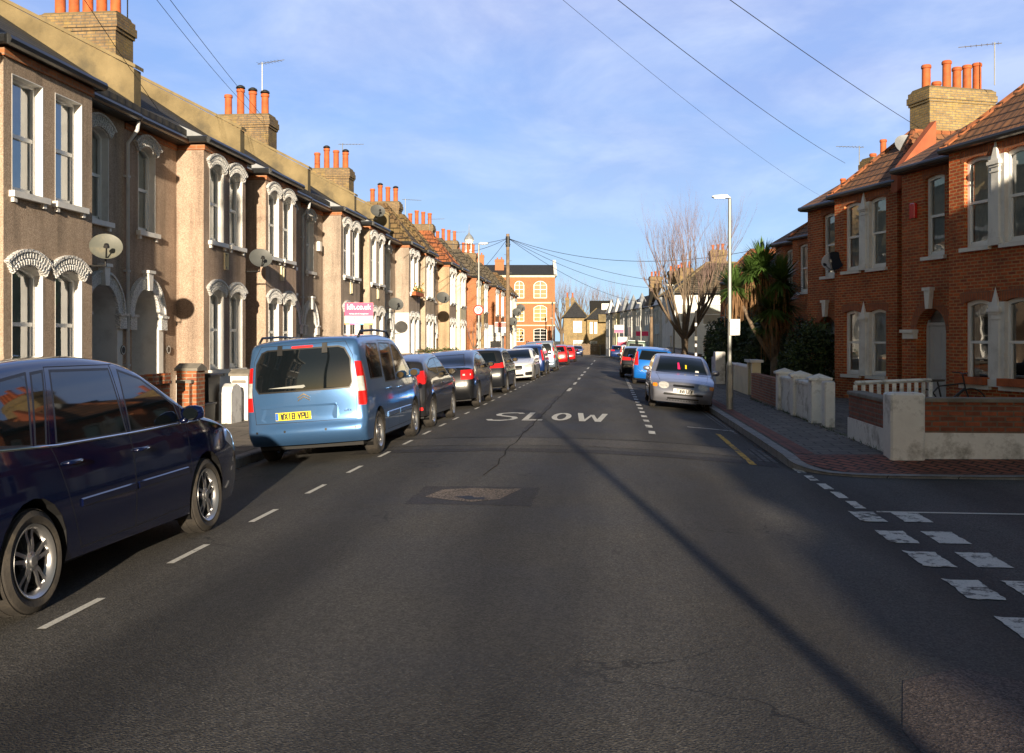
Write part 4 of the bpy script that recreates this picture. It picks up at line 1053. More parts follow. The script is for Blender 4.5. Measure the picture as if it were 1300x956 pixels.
SALOON = dict(W=1.81, belt=.93, tumble=.16, r=.33, rim=.235, spokes='d5', tw=.215, wheels=(1.42, -1.42), N=40, M=12, sub=1, bulger=.09,
  front=[(2.14, .18), (2.24, .32), (2.25, .5), (2.2, .66), (2.1, .74)],
  top=[(2.1, .74), (1.8, .83), (1.3, .93), (1.0, .97), (.6, 1.18), (.2, 1.36), (-.3, 1.43), (-.8, 1.39), (-1.3, 1.2), (-1.65, 1.04), (-2.15, 1.0)],
  rear=[(-2.2, .25), (-2.3, .42), (-2.31, .65), (-2.26, .85), (-2.15, 1.0)],
  sidewin=[[(.8, .97), (.72, 1.08), (.3, 1.28), (.02, 1.33), (-.02, .97)], [(-.1, .97), (-.1, 1.33), (-.65, 1.29), (-1.02, 1.02)]],
  windscreen=[(-.70, 1.01), (.70, 1.01), (.56, 1.37), (-.56, 1.37)], rearwin=[(-.6, 1.08), (.6, 1.08), (.5, 1.34), (-.5, 1.34)],
  doors=[[(.95, .3), (.95, 1.02), (.3, 1.34), (-.05, 1.39), (-.05, .3)], [(-.06, .3), (-.06, 1.39), (-.7, 1.34), (-1.05, 1.0), (-1.0, .3)]],
  handles=[(.1, .82), (-.85, .84)], mirror=(.8, .98), bonnet=[(-.66, 1.95), (.66, 1.95), (.72, 1.1), (-.72, 1.1)],
  pre=[('front', [(-.88, .62), (-.52, .58), (-.50, .70), (-.80, .76)], 'headlight', 'whitelens'), ('front', [(.52, .58), (.88, .62), (.80, .76), (.50, .70)], 'headlight', 'whitelens'), ('S', [(2.2, .60), (2.12, .74), (1.88, .77), (1.95, .66)], 'headlight', 'whitelens'),
       ('front', rrect(-.42, .42, .50, .70, .06), 'grille', 'trim'), ('front', rrect(-.45, .45, .24, .33, .03), 'lower_grille', 'trim'), ('front', rrect(-.82, -.52, .26, .42, .05), 'air_intake', 'trim'), ('front', rrect(.52, .82, .26, .42, .05), 'air_intake', 'trim')])
SMALL = dict(W=1.69, belt=.90, tumble=.15, r=.29, rim=.185, spokes='s5', tw=.18, wheels=(1.23, -1.23), N=40, M=12, sub=2, bulge=.15,
  front=[(1.96, .2), (2.06, .32), (2.08, .46), (2.02, .58), (1.9, .66)],
  top=[(1.9, .66), (1.65, .76), (1.25, .86), (.98, .91), (.6, 1.13), (.22, 1.31), (-.2, 1.385), (-.8, 1.37), (-1.35, 1.28), (-1.62, 1.18)],
  rear=[(-1.88, .25), (-1.97, .45), (-1.95, .68), (-1.86, .88), (-1.62, 1.18)],
  sidewin=[[(.74, .94), (.68, 1.04), (.28, 1.24), (.0, 1.29), (-.04, .94)], [(-.12, .94), (-.12, 1.29), (-.85, 1.26), (-1.15, .98)]],
  windscreen=[(-.66, .945), (.66, .945), (.54, 1.33), (-.54, 1.33)], rearwin=[(-.58, .95), (.58, .95), (.48, 1.2), (-.48, 1.2)],
  doors=[[(.86, .28), (.86, 1.0), (.26, 1.31), (-.06, 1.345), (-.06, .28)], [(-.07, .28), (-.07, 1.345), (-.9, 1.31), (-1.2, .95), (-.9, .28)]],
  handles=[(.06, .80), (-.85, .81)], mirror=(.74, .94), bonnet=[(-.60, 1.80), (.60, 1.80), (.68, 1.06), (-.68, 1.06)], rub=[(.8, -.04, .52, .03), (-.09, -.84, .52, .03)],
  pre=[('front', [(.50+.135*cos(t*pi/6), .625+.088*sin(t*pi/6)) for t in range(12)], 'headlight', 'whitelens'), ('front', [(-.50+.135*cos(t*pi/6), .625+.088*sin(t*pi/6)) for t in range(12)], 'headlight', 'whitelens'),
       ('front', rrect(.66, .78, .57, .66, .03), 'indicator', 'amber'), ('front', rrect(-.78, -.66, .57, .66, .03), 'indicator', 'amber'),
       ('front', rrect(-.27, .27, .60, .655, .026), 'grille', 'trim'), ('front', rrect(-.50, .50, .385, .44, .02), 'lower_grille', 'trim'), ('front', rrect(-.40, .40, .28, .325, .015), 'air_intake', 'trim')])
COMPACT = dict(W=1.66, belt=.98, tumble=.12, r=.29, rim=.19, spokes='s6', tw=.18, wheels=(1.18, -1.18), N=40, M=12, sub=1, bulger=.1, tr=.06,
  front=[(1.7, .2), (1.8, .38), (1.8, .6), (1.72, .76), (1.62, .82)],
  top=[(1.62, .82), (1.4, .92), (1.1, 1.0), (.8, 1.1), (.4, 1.38), (.05, 1.5), (-.4, 1.53), (-1.0, 1.5), (-1.5, 1.42)],
  rear=[(-1.72, .25), (-1.80, .42), (-1.79, .7), (-1.72, 1.0), (-1.5, 1.42)],
  sidewin=[[(.6, 1.03), (.5, 1.2), (.2, 1.38), (-.05, 1.42), (-.08, 1.03)], [(-.16, 1.03), (-.16, 1.42), (-.9, 1.40), (-1.1, 1.08)]],
  windscreen=[(-.64, 1.1), (.64, 1.1), (.54, 1.45), (-.54, 1.45)], rearwin=[(-.60, 1.03), (.60, 1.03), (.50, 1.38), (-.50, 1.38)],
  doors=[[(.7, .3), (.7, 1.1), (.2, 1.43), (-.1, 1.47), (-.1, .3)], [(-.11, .3), (-.11, 1.47), (-.95, 1.45), (-1.15, 1.0), (-.9, .3)]],
  tailgate=[(-.60, .5), (.60, .5), (.62, 1.0), (.52, 1.42), (-.52, 1.42), (-.62, 1.0)], handles=[(0, .9), (-.85, .92)], mirror=(.6, 1.05),
  pre=[('S', [(-1.9, .80), (-1.62, .80), (-1.42, 1.3), (-1.6, 1.35)], 'tail_light', 'redlens'), ('rear', [(.62, .78), (.9, .78), (.9, 1.32), (.66, 1.28)], 'tail_light', 'redlens'), ('rear', [(-.62, .78), (-.9, .78), (-.9, 1.32), (-.66, 1.28)], 'tail_light', 'redlens')])
SUV = dict(W=1.80, belt=1.12, tumble=.10, r=.37, rim=.22, spokes='s6', tw=.22, wheels=(1.3, -1.3), N=36, M=12, sub=1, bulge=.05, bulger=.03, tf=.05, tr=.02, crown=.03,
  front=[(1.95, .35), (2.02, .5), (2.02, .8), (1.98, 1.0), (1.92, 1.05)],
  top=[(1.92, 1.05), (1.5, 1.12), (.95, 1.15), (.75, 1.3), (.55, 1.75), (.45, 1.88), (0, 1.93), (-1, 1.93), (-1.85, 1.90), (-1.95, 1.86)],
  rear=[(-2.0, .38), (-2.05, .5), (-2.05, 1.0), (-2.03, 1.4), (-1.95, 1.86)],
  sidewin=[[(.62, 1.18), (.5, 1.75), (.1, 1.76), (.05, 1.18)], [(-.05, 1.18), (-.05, 1.76), (-.8, 1.76), (-.8, 1.18)], [(-1.0, 1.25), (-1.0, 1.72), (-1.7, 1.72), (-1.7, 1.25)]],
  windscreen=[(-.7, 1.25), (.7, 1.25), (.66, 1.75), (-.66, 1.75)], rearwin=[(-.6, 1.25), (.6, 1.25), (.56, 1.7), (-.56, 1.7)],
  doors=[[(.8, .45), (.8, 1.2), (.58, 1.8), (0, 1.82), (0, .45)], [(-.02, .45), (-.02, 1.82), (-.88, 1.82), (-.88, .45)]], handles=[(.1, 1.02), (-.78, 1.02)], mirror=(.75, 1.22),
  pre=[('rear', rrect(.7, .84, .8, 1.05, .02), 'tail_light', 'redlens'), ('rear', rrect(-.84, -.7, .8, 1.05, .02), 'tail_light', 'redlens')])
M['navy'] = paint('dark_blue_metallic_paint', (.0004, .0035, .03), .2, .1, .03)
M['skyblue'] = paint('light_blue_metallic_paint', (.075, .18, .39), .62, .28, .05)
M['graphite'] = paint('graphite_paint', (.025, .024, .028), .4)
M['blackp'] = paint('black_paint', (.008, .009, .012), .2)
M['black2'] = paint('black_blue_paint', (.012, .014, .02), .3)
M['whitep'] = paint('white_car_paint', (.72, .73, .74), .0)
M['silver'] = paint('silver_lilac_paint', (.30, .31, .37), .6, .3)
M['silverblue'] = paint('silver_blue_paint', (.25, .32, .42), .5)
M['redp'] = paint('red_paint', (.5, .01, .015), .1)
M['brightblue'] = paint('bright_blue_paint', (.008, .16, .62), .3)
M['green'] = paint('sage_green_paint', (.10, .15, .12), .1)
M['darkblue2'] = paint('dark_blue_paint', (.008, .03, .13), .3)

cam = bpy.data.cameras.new('camera'); co_ = bpy.data.objects.new('camera', cam); COL.objects.link(co_)
co_.location = (0, 0, 1.7); co_.rotation_euler = (R(90), 0, math.atan(124/1267))
cam.sensor_width = 36; cam.lens = 36*1267/1300; cam.shift_y = -47/1300; cam.clip_end = 3000; cam.clip_start = .05
scene.camera = co_
EL, AZ = 10.3, math.atan2(.165, -1.0)         # sun elevation; azimuth from +Y towards +X
sd = Vector((sin(AZ)*cos(R(EL)), cos(AZ)*cos(R(EL)), sin(R(EL))))
sl_ = bpy.data.lights.new('sun', 'SUN'); sl_.energy = SUN_E; sl_.angle = R(.55); sl_.color = (1.0, .84, .62)
so = bpy.data.objects.new('sun', sl_); COL.objects.link(so); so.rotation_euler = (-sd).to_track_quat('-Z', 'Y').to_euler(); so.location = (0, -20, 30)
w = bpy.data.worlds.new('World'); scene.world = w; w.use_nodes = True; nt = w.node_tree
bg = nt.nodes['Background']; bg.inputs[1].default_value = SKY_S
sky = nd(nt, 'ShaderNodeTexSky', sky_type='NISHITA', sun_disc=False, sun_elevation=R(EL), sun_rotation=AZ % (2*pi))
sky.altitude = 30; sky.air_density = 1.0; sky.dust_density = .6; sky.ozone_density = 2.2
tc = nd(nt, 'ShaderNodeTexCoord'); sp = nd(nt, 'ShaderNodeSeparateXYZ'); L(nt, tc.outputs['Generated'], sp.inputs[0])
zz = math_(nt, 'ADD', math_(nt, 'MAXIMUM', sp.outputs[2], 0.0), .12)
cb = nd(nt, 'ShaderNodeCombineXYZ'); L(nt, math_(nt, 'DIVIDE', sp.outputs[0], zz), cb.inputs[0]); L(nt, math_(nt, 'DIVIDE', math_(nt, 'MULTIPLY', sp.outputs[1], .7), zz), cb.inputs[1])
n1 = noise(nt, cb.outputs[0], .5, 7, .5, .5)
n2 = noise(nt, cb.outputs[0], 1.7, 6, .6, .3)
cl = math_(nt, 'ADD', math_(nt, 'MULTIPLY', n1, .75), math_(nt, 'MULTIPLY', n2, .25))
up = ramp(nt, sp.outputs[2], [(.02, .1), (.16, .55), (.34, 1.0)])
cf = math_(nt, 'MULTIPLY', ramp(nt, cl, [(.36, 0.), (.56, 1.)]), up)
cc = mixc(nt, ramp(nt, n2, [(.42, 0.), (.66, 1.)]), (5.0, 5.6, 9.1), (8.2, 8.9, 11.2))
grd = mixc(nt, 1.0, ramp(nt, sp.outputs[2], [(.0, (.46, .74, .86)), (.10, (.36, .60, .86)), (.24, (.23, .43, .80)), (.8, (.15, .26, .6))]), (13., 13.2, 14.4), 'MULTIPLY')
base = mixc(nt, .85, mixc(nt, 1.0, sky.outputs[0], SKY_TINT, 'MULTIPLY'), grd)
fin = mixc(nt, math_(nt, 'MULTIPLY', cf, .8), base, cc)
mr = nd(nt, 'ShaderNodeMapRange', interpolation_type='SMOOTHSTEP'); L(nt, sp.outputs[1], mr.inputs[0]); mr.inputs[1].default_value = .45; mr.inputs[2].default_value = .85
fin = mixc(nt, mr.outputs[0], mixc(nt, 1.0, sky.outputs[0], SKY_TINT, 'MULTIPLY'), fin)
L(nt, fin, bg.inputs[0])
scene.view_settings.view_transform = 'Standard'; scene.view_settings.look = 'None'
scene.view_settings.exposure = EXPO; scene.view_settings.gamma = 1; scene.view_settings.use_curve_mapping = False
scene.cycles.use_denoising = True; scene.cycles.max_bounces = 6; scene.cycles.diffuse_bounces = 3; scene.cycles.glossy_bounces = 3
scene.cycles.transparent_max_bounces = 12; scene.cycles.transmission_bounces = 2; scene.cycles.caustics_reflective = False; scene.cycles.caustics_refractive = False

def asphalt(name, c, spk=.5, patch=True):
    m, nt, b = newmat(name); co = coord(nt)
    f = noise(nt, co, 85, 2, .6)
    v2 = nd(nt, 'ShaderNodeTexVoronoi'); v2.inputs['Scale'].default_value = 130; L(nt, co, v2.inputs['Vector'])
    b2 = nd(nt, 'ShaderNodeRGBToBW'); L(nt, v2.outputs['Color'], b2.inputs[0])
    v = nd(nt, 'ShaderNodeTexVoronoi'); v.inputs['Scale'].default_value = 75; L(nt, co, v.inputs['Vector'])
    bw = nd(nt, 'ShaderNodeRGBToBW'); L(nt, v.outputs['Color'], bw.inputs[0])
    k = mixc(nt, ramp(nt, bw.outputs[0], [(.25, 0.), (.85, 1.)]), tuple(x*(1-spk) for x in c), tuple(x*(1+spk*1.3) for x in c))
    k = mixc(nt, ramp(nt, b2.outputs[0], [(.8, 0.), (.88, .6)]), k, tuple(x*2.6 for x in c))
    k = mixc(nt, ramp(nt, noise(nt, co, 3.1, 8, .8), [(.56, 0.), (.75, .5)]), k, tuple(x*.55 for x in c))
    mp = nd(nt, 'ShaderNodeMapping'); mp.inputs['Scale'].default_value = (1.1, .16, 1); L(nt, co, mp.inputs[0])
    big = noise(nt, mp.outputs[0], 1.0, 5, .6)
    k = mixc(nt, .9, k, ramp(nt, big, [(.3, .68), (.7, 1.22)]), 'MULTIPLY')
    big2 = noise(nt, co, .45, 6, .65)
    k = mixc(nt, .8, k, ramp(nt, big2, [(.35, .8), (.65, 1.12)]), 'MULTIPLY')
    ve = nd(nt, 'ShaderNodeTexVoronoi', feature='DISTANCE_TO_EDGE'); ve.inputs['Scale'].default_value = .55; dm = nd(nt, 'ShaderNodeVectorMath', operation='ADD'); L(nt, co, dm.inputs[0])
    nn_ = nd(nt, 'ShaderNodeTexNoise'); nn_.inputs['Scale'].default_value = 2.2; nn_.inputs['Detail'].default_value = 6; L(nt, co, nn_.inputs['Vector']); L(nt, nn_.outputs['Color'], dm.inputs[1]); L(nt, dm.outputs[0], ve.inputs['Vector'])
    ck = math_(nt, 'MULTIPLY', math_(nt, 'LESS_THAN', ve.outputs['Distance'], .006), ramp(nt, noise(nt, co, .3, 2), [(.5, 0.), (.6, .8)]))
    k = mixc(nt, ck, k, (.012, .012, .012))
    sx = nd(nt, 'ShaderNodeSeparateXYZ'); L(nt, co, sx.inputs[0])
    tr = math_(nt, 'SINE', math_(nt, 'MULTIPLY_ADD', sx.outputs[0], 3.6, 1.0)); k = mixc(nt, .75, k, ramp(nt, math_(nt, 'MULTIPLY_ADD', tr, .35, math_(nt, 'MULTIPLY', big, .9)), [(.1, .62), (.8, 1.35)]), 'MULTIPLY')
    L(nt, k, b.inputs['Base Color'])
    L(nt, ramp(nt, big2, [(.3, .72), (.7, .9)]), b.inputs['Roughness']); b.inputs['Specular IOR Level'].default_value = .35
    bump(nt, b, math_(nt, 'ADD', f, v.outputs['Distance']), .55, .008); return m
def worn(name, c, under, thr=.5):
    m, nt, b = newmat(name); co = coord(nt)
    f = noise(nt, co, 9, 8, .75); f2 = noise(nt, co, 1.2, 2)
    k = ramp(nt, math_(nt, 'ADD', f, math_(nt, 'MULTIPLY', math_(nt, 'SUBTRACT', f2, .5), .35)), [(thr-.04, 1.), (thr+.05, 0.)])
    g = ramp(nt, noise(nt, co, 70, 2), [(.3, .7), (.6, 1.)])
    L(nt, mixc(nt, k, under, mixc(nt, .8, c, g, 'MULTIPLY')), b.inputs['Base Color']); b.inputs['Roughness'].default_value = .8
    bump(nt, b, noise(nt, co, 80, 2), .4, .006); return m
def slabs(name, c1, c2, j, bw, rh, ms=.012, off=.5, rot=0, st=.5):
    m, nt, b = newmat(name); co = coord(nt)
    mp = nd(nt, 'ShaderNodeMapping'); mp.inputs['Rotation'].default_value = (0, 0, R(rot)); L(nt, co, mp.inputs[0])
    t = nd(nt, 'ShaderNodeTexBrick'); L(nt, mp.outputs[0], t.inputs['Vector']); t.offset = off
    t.inputs['Color1'].default_value = rgb(c1); t.inputs['Color2'].default_value = rgb(c2); t.inputs['Mortar'].default_value = rgb(j)
    t.inputs['Scale'].default_value = 1; t.inputs['Mortar Size'].default_value = ms; t.inputs['Brick Width'].default_value = bw; t.inputs['Row Height'].default_value = rh
    k = mixc(nt, .8, t.outputs['Color'], ramp(nt, noise(nt, co, 2.2, 7, .7), [(.3, .55), (.7, 1.2)]), 'MULTIPLY')
    k = mixc(nt, .5, k, ramp(nt, noise(nt, co, 40, 2), [(.3, .7), (.7, 1.2)]), 'MULTIPLY')
    L(nt, k, b.inputs['Base Color']); b.inputs['Roughness'].default_value = .85
    bump(nt, b, math_(nt, 'SUBTRACT', noise(nt, co, 50, 3), math_(nt, 'MULTIPLY', t.outputs['Fac'], 1.5)), .6, .01); return m
M['asphalt'] = asphalt('asphalt', (.06, .056, .051), .32)
M['asphalt2'] = asphalt('side_asphalt', (.055, .054, .054), .4)
M['patch'] = asphalt('patch_asphalt', (.034, .031, .031), .5)
M['trench'] = asphalt('trench_asphalt', (.085, .077, .067), .35)
M['patch2'] = asphalt('pinkish_patch_asphalt', (.075, .06, .056), .5)
M['broken'] = asphalt('broken_asphalt', (.125, .10, .08), .7)
M['roadwhite'] = worn('worn_road_paint', (.70, .68, .62), (.08, .075, .07), .62)
M['roadwhite2'] = worn('very_worn_road_paint', (.72, .71, .68), (.07, .067, .063), .56)
M['roadyellow'] = worn('worn_yellow_paint', (.72, .42, .03), (.08, .07, .06), .57)
M['slab'] = slabs('paving_slabs', (.27, .235, .19), (.2, .175, .145), (.06, .055, .045), .62, .45)
M['slabgrey'] = slabs('grey_paving_slabs', (.20, .18, .165), (.13, .12, .11), (.03, .028, .026), .45, .3, .014)
M['blockred'] = slabs('red_block_paving', (.34, .11, .07), (.22, .075, .055), (.03, .02, .018), .26, .13, .018, .5, 45)
M['setts'] = slabs('granite_setts', (.17, .165, .16), (.10, .10, .098), (.015, .014, .014), .32, .115, .022, .5, 90)
def kerbm():
    m, nt, b = newmat('granite_kerb_stones'); co = coord(nt); s = nd(nt, 'ShaderNodeSeparateXYZ'); L(nt, co, s.inputs[0])
    fr = math_(nt, 'FRACT', math_(nt, 'DIVIDE', math_(nt, 'ADD', s.outputs[1], s.outputs[0]), .92)); j = math_(nt, 'LESS_THAN', fr, .016)
    k = mixc(nt, ramp(nt, noise(nt, co, 4, 7, .7), [(.3, 0.), (.7, 1.)]), (.16, .16, .165), (.34, .34, .35))
    k = mixc(nt, .6, k, ramp(nt, noise(nt, co, 90, 2), [(.3, .6), (.7, 1.3)]), 'MULTIPLY')
    L(nt, mixc(nt, j, k, (.04, .04, .04)), b.inputs['Base Color']); b.inputs['Roughness'].default_value = .8
    bump(nt, b, noise(nt, co, 60, 3), .4, .008); return m
M['kerb'] = kerbm()
M['earth'] = mat('earth_and_grass', (.10, .10, .05), .95, var=.4, vs=.4, bmp=.3)

def grid(name, xs, ys, zf, m, kind='structure', parent=None, shift=True):
    vs = []; fs = []; n = len(xs)
    for y in ys:
        for x in xs: vs.append((x+(cx(y) if shift else 0), y, zf(x, y)))
    for j in range(len(ys)-1):
        for i in range(n-1): fs.append((j*n+i, j*n+i+1, (j+1)*n+i+1, (j+1)*n+i))
    mb = MB(); mb.add(vs, fs); o = mb.build(name, m, parent, smooth=True, uv=False)
    if kind: o['kind'] = kind
    return o
def fr(a, b, s):
    n = max(1, round((b-a)/s)); return [a+(b-a)*i/n for i in range(n+1)]
Z0 = lambda x, y: zg(y)-.5
grid('ground', [-900, -300, -100, -40, 0, 40, 100, 300, 900], [-300, -100, -40, 0, 18, 50, 100, 125, 150, 300, 800, 1600], Z0, M['earth'], shift=False)
grid('road', fr(-5.35, 2.6, .5), fr(-60, 18, 6)+fr(20, 230, 3), lambda x, y: G(x+cx(y), y), M['asphalt'])
ZS = G(2.6, 0)
grid('side_road', fr(2.6, 60, 3), fr(3.5, 15.2, 2), lambda x, y: ZS-.001*(x-2.6), M['asphalt2'], shift=False)
grid('cross_road', fr(-60, -8, 4), fr(163, 175, 4), lambda x, y: zg(y)-.1, M['asphalt2'], shift=False)
def PL(x, y): return zg(y)-.02+.014*(-5.5-x)
def PR(x, y): return zg(y)-.02+.012*(x-2.6)
grid('pavement', [-5.5, -6.6, -7.7, -9.6][::-1], fr(-60, 18, 6)+fr(20, 230, 3), PL, M['slab'])
grid('pavement', [2.76, 3.5, 4.6, 12], [15.25]+fr(18, 230, 4), PR, M['slabgrey'])
grid('pavement', [2.76, 3.5, 4.6, 12], fr(-60, 3.6, 4), PR, M['slabgrey'])
grid('pavement', [12, 60], fr(15.1, 230, 20), lambda x, y: zg(y)+.09, M['earth'])
# kerbs
def kerb(pts, name='kerb', wd=.15, top=None):
    """pts: outer edge polyline [(x,y)], inner offset to the left of travel"""
    mb = MB(); n = len(pts); vs = []
    for i, (x, y) in enumerate(pts):
        a = Vector(pts[max(0, i-1)]); b = Vector(pts[min(n-1, i+1)]); d = (b-a).normalized(); nn = Vector((-d.y, d.x))
        zt = zg(y)-.015; q_ = max(0, min(1, (15.0-y)/.9))*max(0, min(1, (9-x)/2)) if x > 2.5 and y > 5 else 0; zt += (ZS+.035-zt)*q_
        vs += [(x, y, zt-.3), (x+nn.x*.012, y+nn.y*.012, zt-.02), (x+nn.x*.03, y+nn.y*.03, zt), (x+nn.x*(wd+.01), y+nn.y*(wd+.01), zt+.001)]
    mb.add(vs, [(4*i+e, 4*i+4+e, 4*i+5+e, 4*i+1+e) for i in range(n-1) for e in range(3)])
    o = mb.build(name, M['kerb'], None, uv=False); o['kind'] = 'structure'
kerb([(-5.35+cx(y), y) for y in (fr(-60, 18, 6)+fr(20, 230, 3))])
arc = [(3.7-1.1*cos(R(t)), 14.9-1.1*sin(R(t))) for t in range(0, 91, 10)]
kerb([(60, 13.8), (20, 13.8), (8, 13.8), (5, 13.8)]+arc[::-1]+[(2.6, 15.3)]+[(2.6+cx(y), y) for y in fr(16, 18, 2)+fr(20, 230, 3)][:], wd=-.15)
arc2 = [(3.5-.9*cos(R(t)), 3.4+.9*sin(R(t))) for t in range(0, 91, 10)]
kerb([(2.6, -60), (2.6, -20), (2.6, 0)]+arc2+[(8, 4.3), (60, 4.3)], wd=-.15)
# corner pavement, dropped towards the side street
def PC(x, y):
    q = max(0, min(1, (15.0-y)/.9))*max(0, min(1, (9-x)/2)); z = PR(x, y); return z+(ZS+.036-z)*q
e_ = [(3.7-.96*cos(R(t)), 14.9-.96*sin(R(t))) for t in range(0, 91, 10)]+[(x, 13.94) for x in (4, 4.6, 5.2, 6, 7)]
for nm, ed, mt in (('brick_paving', e_, 'blockred'), ('pavement', [(x, 13.94) for x in (7, 7.5, 8, 8.5, 9, 12, 60)], 'slabgrey')):
    mb = MB(); n = len(ed); r_ = 6
    mb.add([(x, y+(15.25-y)*k/r_, (PC(x, y+(15.25-y)*k/r_) if x < 13 else .05)) for x, y in ed for k in range(r_+1)], [(i*(r_+1)+k, (i+1)*(r_+1)+k, (i+1)*(r_+1)+k+1, i*(r_+1)+k+1) for i in range(n-1) for k in range(r_)])
    o = mb.build(nm, M[mt], None, uv=False); o['kind'] = 'structure'
grid('brick_paving', [2.78, 3.05], fr(15.3, 60, 3), lambda x, y: PR(x, y)+.006, M['blockred'])
grid('side_pavement', [-5.5, -9.6][::-1], [0, 1], lambda x, y: -3, M['slab']).hide_render = False
bpy.data.objects.remove(bpy.data.objects['side_pavement'])
# ---- marks painted on the road: sheets just above it
def sheet(name, polys, m, dz=.004, kind='structure', sub=.5):
    mb = MB()
    for p in polys:
        # triangulated with enough points to follow the camber
        q = [Vector((x, y, 0)) for x, y in p]
        tr = geometry.tessellate_polygon([q]); mb2v = [(v.x, v.y, 0) for v in q]
        mb.add(mb2v, [tuple(t) for t in tr])
    me = bpy.data.meshes.new(name); me.from_pydata(mb.v, [], mb.f)
    bm = bmesh.new(); bm.from_mesh(me)
    for f in bm.faces:
        if f.normal.z < 0: f.normal_flip()
    for k in range(-12, 40):
        x = k*sub
        xs = [v.co.x for v in bm.verts]
        if not (min(xs) < x < max(xs)): continue
        bmesh.ops.bisect_plane(bm, geom=bm.verts[:]+bm.edges[:]+bm.faces[:], plane_co=(x, 0, 0), plane_no=(1, 0, 0), dist=1e-5)
    for v in bm.verts: v.co.z = (G(v.co.x, v.co.y) if v.co.x <= 2.6 else ZS-.001*(v.co.x-2.6))+dz
    bm.to_mesh(me); bm.free(); me.materials.append(M[m])
    o = link(name, me); o['kind'] = kind
    return o
def rect(x0, x1, y0, y1, j=.0):
    r = rnd.uniform
    return [(x0+r(-j, j), y0+r(-j, j)), (x1+r(-j, j), y0+r(-j, j)), (x1+r(-j, j), y1+r(-j, j)), (x0+r(-j, j), y1+r(-j, j))]
def ragged(x0, x1, y0, y1, amp=.03, st=.06):
    pts = []
    def side(a, b):
        n = max(2, int((Vector(b)-Vector(a)).length/st))
        d = (Vector(b)-Vector(a)).normalized(); nn = Vector((d.y, -d.x))
        for i in range(n):
            p = Vector(a).lerp(Vector(b), i/n)-nn*abs(rnd.gauss(0, amp)); pts.append((p.x, p.y))
    side((x0, y0), (x1, y0)); side((x1, y0), (x1, y1)); side((x1, y1), (x0, y1)); side((x0, y1), (x0, y0))
    return pts
sheet('bay_line', [rect(-3.345, -3.285, 3.83+1.72*k, 3.83+1.72*k+.7) for k in range(42)], 'roadwhite', .005)
sheet('bay_line', [ragged(.70, .84, y, y+.62, .012) for y in fr(18.2, 62, 1.35)], 'roadwhite2', .005)
sheet('bay_line', [ragged(1.55, 2.5, 20.4, 20.5, .015)], 'roadwhite2', .005)
sheet('centre_line', [rect(-1.43, -1.31, y, y+2.3) for y in (33, 38.3, 43.6, 48.8, 54)]+[rect(-1.42, -1.32, 62, 66), rect(-1.42, -1.32, 74, 80), rect(-1.42, -1.32, 88, 94)], 'roadwhite', .005)
sheet('junction_line', [ragged(2.60+.02*k, 2.72+.02*k, y, y+.5, .006) for k, y in enumerate((14.15, 13.4, 12.65, 11.95, 11.25))], 'roadwhite2', .006)
gl = []
for y in (10.72, 9.65, 8.7, 7.67, 6.62, 5.6, 4.6): gl += [ragged(2.54, 2.82, y-.28, y+.32, .010), ragged(2.98, 3.27, y-.26, y+.32, .007)]
sheet('give_way_line', gl, 'roadwhite2', .006)
sheet('give_way_line', [ragged(2.85, 20, 11.02, 11.10, .006, .3)], 'roadwhite', .005)
sheet('yellow_line', [ragged(2.00, 2.11, y, y+.93, .012) for y in (14.6, 15.55, 16.5, 17.45, 18.4)], 'roadyellow', .005)
sheet('gutter_setts', [rect(2.22, 2.56, 15.2, 60)], 'setts', .004)
sheet('road_patch', [ragged(-2.08, -.76, 9.85, 11.12, .022, .07)], 'patch', .002)
sheet('road_patch', [[(-1.93, 10.35), (-1.83, 10.85), (-1.5, 10.98), (-1.2, 10.93), (-.97, 11.0), (-1.06, 10.6), (-1.13, 10.25), (-1.4, 10.05), (-1.65, 10.15)]], 'broken', .004)
sheet('road_patch', [[(-1.62, 10.35), (-1.45, 10.42), (-1.4, 10.3), (-1.3, 10.35), (-1.28, 10.2), (-1.45, 10.16)]], 'seam', .006)
sheet('road_patch', [ragged(-3.9, 2.3, 15.5, 16.7, .05, .4)], 'trench', .0035)
sheet('road_patch', [ragged(-3.9, 2.45, 14.6, 15.1, .04, .4)], 'patch', .0035)
sheet('road_patch', [ragged(-1.6, -1.45, 17.0, 30, .03, .3)], 'patch', .003)
sheet('road_patch', [[(1.35, 3.0), (1.3, 4.6), (1.5, 5.3), (1.9, 5.65), (2.25, 5.5), (2.28, 3.0)]], 'patch2', .002)
M['tar'] = mat('tar_seam', (.034, .032, .03), .95, var=.3, spec=.1)
def seam(path, wd=.02):
    mb = []
    for a, b in zip(path, path[1:]):
        d = (Vector(b)-Vector(a)).normalized(); n = Vector((-d.y, d.x))*wd*rnd.uniform(.6, 1.4)
        mb.append([(a[0]-n.x, a[1]-n.y), (b[0]-n.x, b[1]-n.y), (b[0]+n.x, b[1]+n.y), (a[0]+n.x, a[1]+n.y)])
    return mb
def wander(x0, y0, x1, y1, n=16, a=.05): return [(x0+(x1-x0)*k/n+rnd.gauss(0, a), y0+(y1-y0)*k/n+rnd.gauss(0, a)) for k in range(n+1)]
sheet('tar_seam', seam(wander(-1.5, 12, -1.42, 45, 60, .02), .012), 'tar', .006)
sheet('tar_seam', seam(wander(-3.9, 16.75, 2.3, 16.75, 26, .02), .014), 'tar', .006)
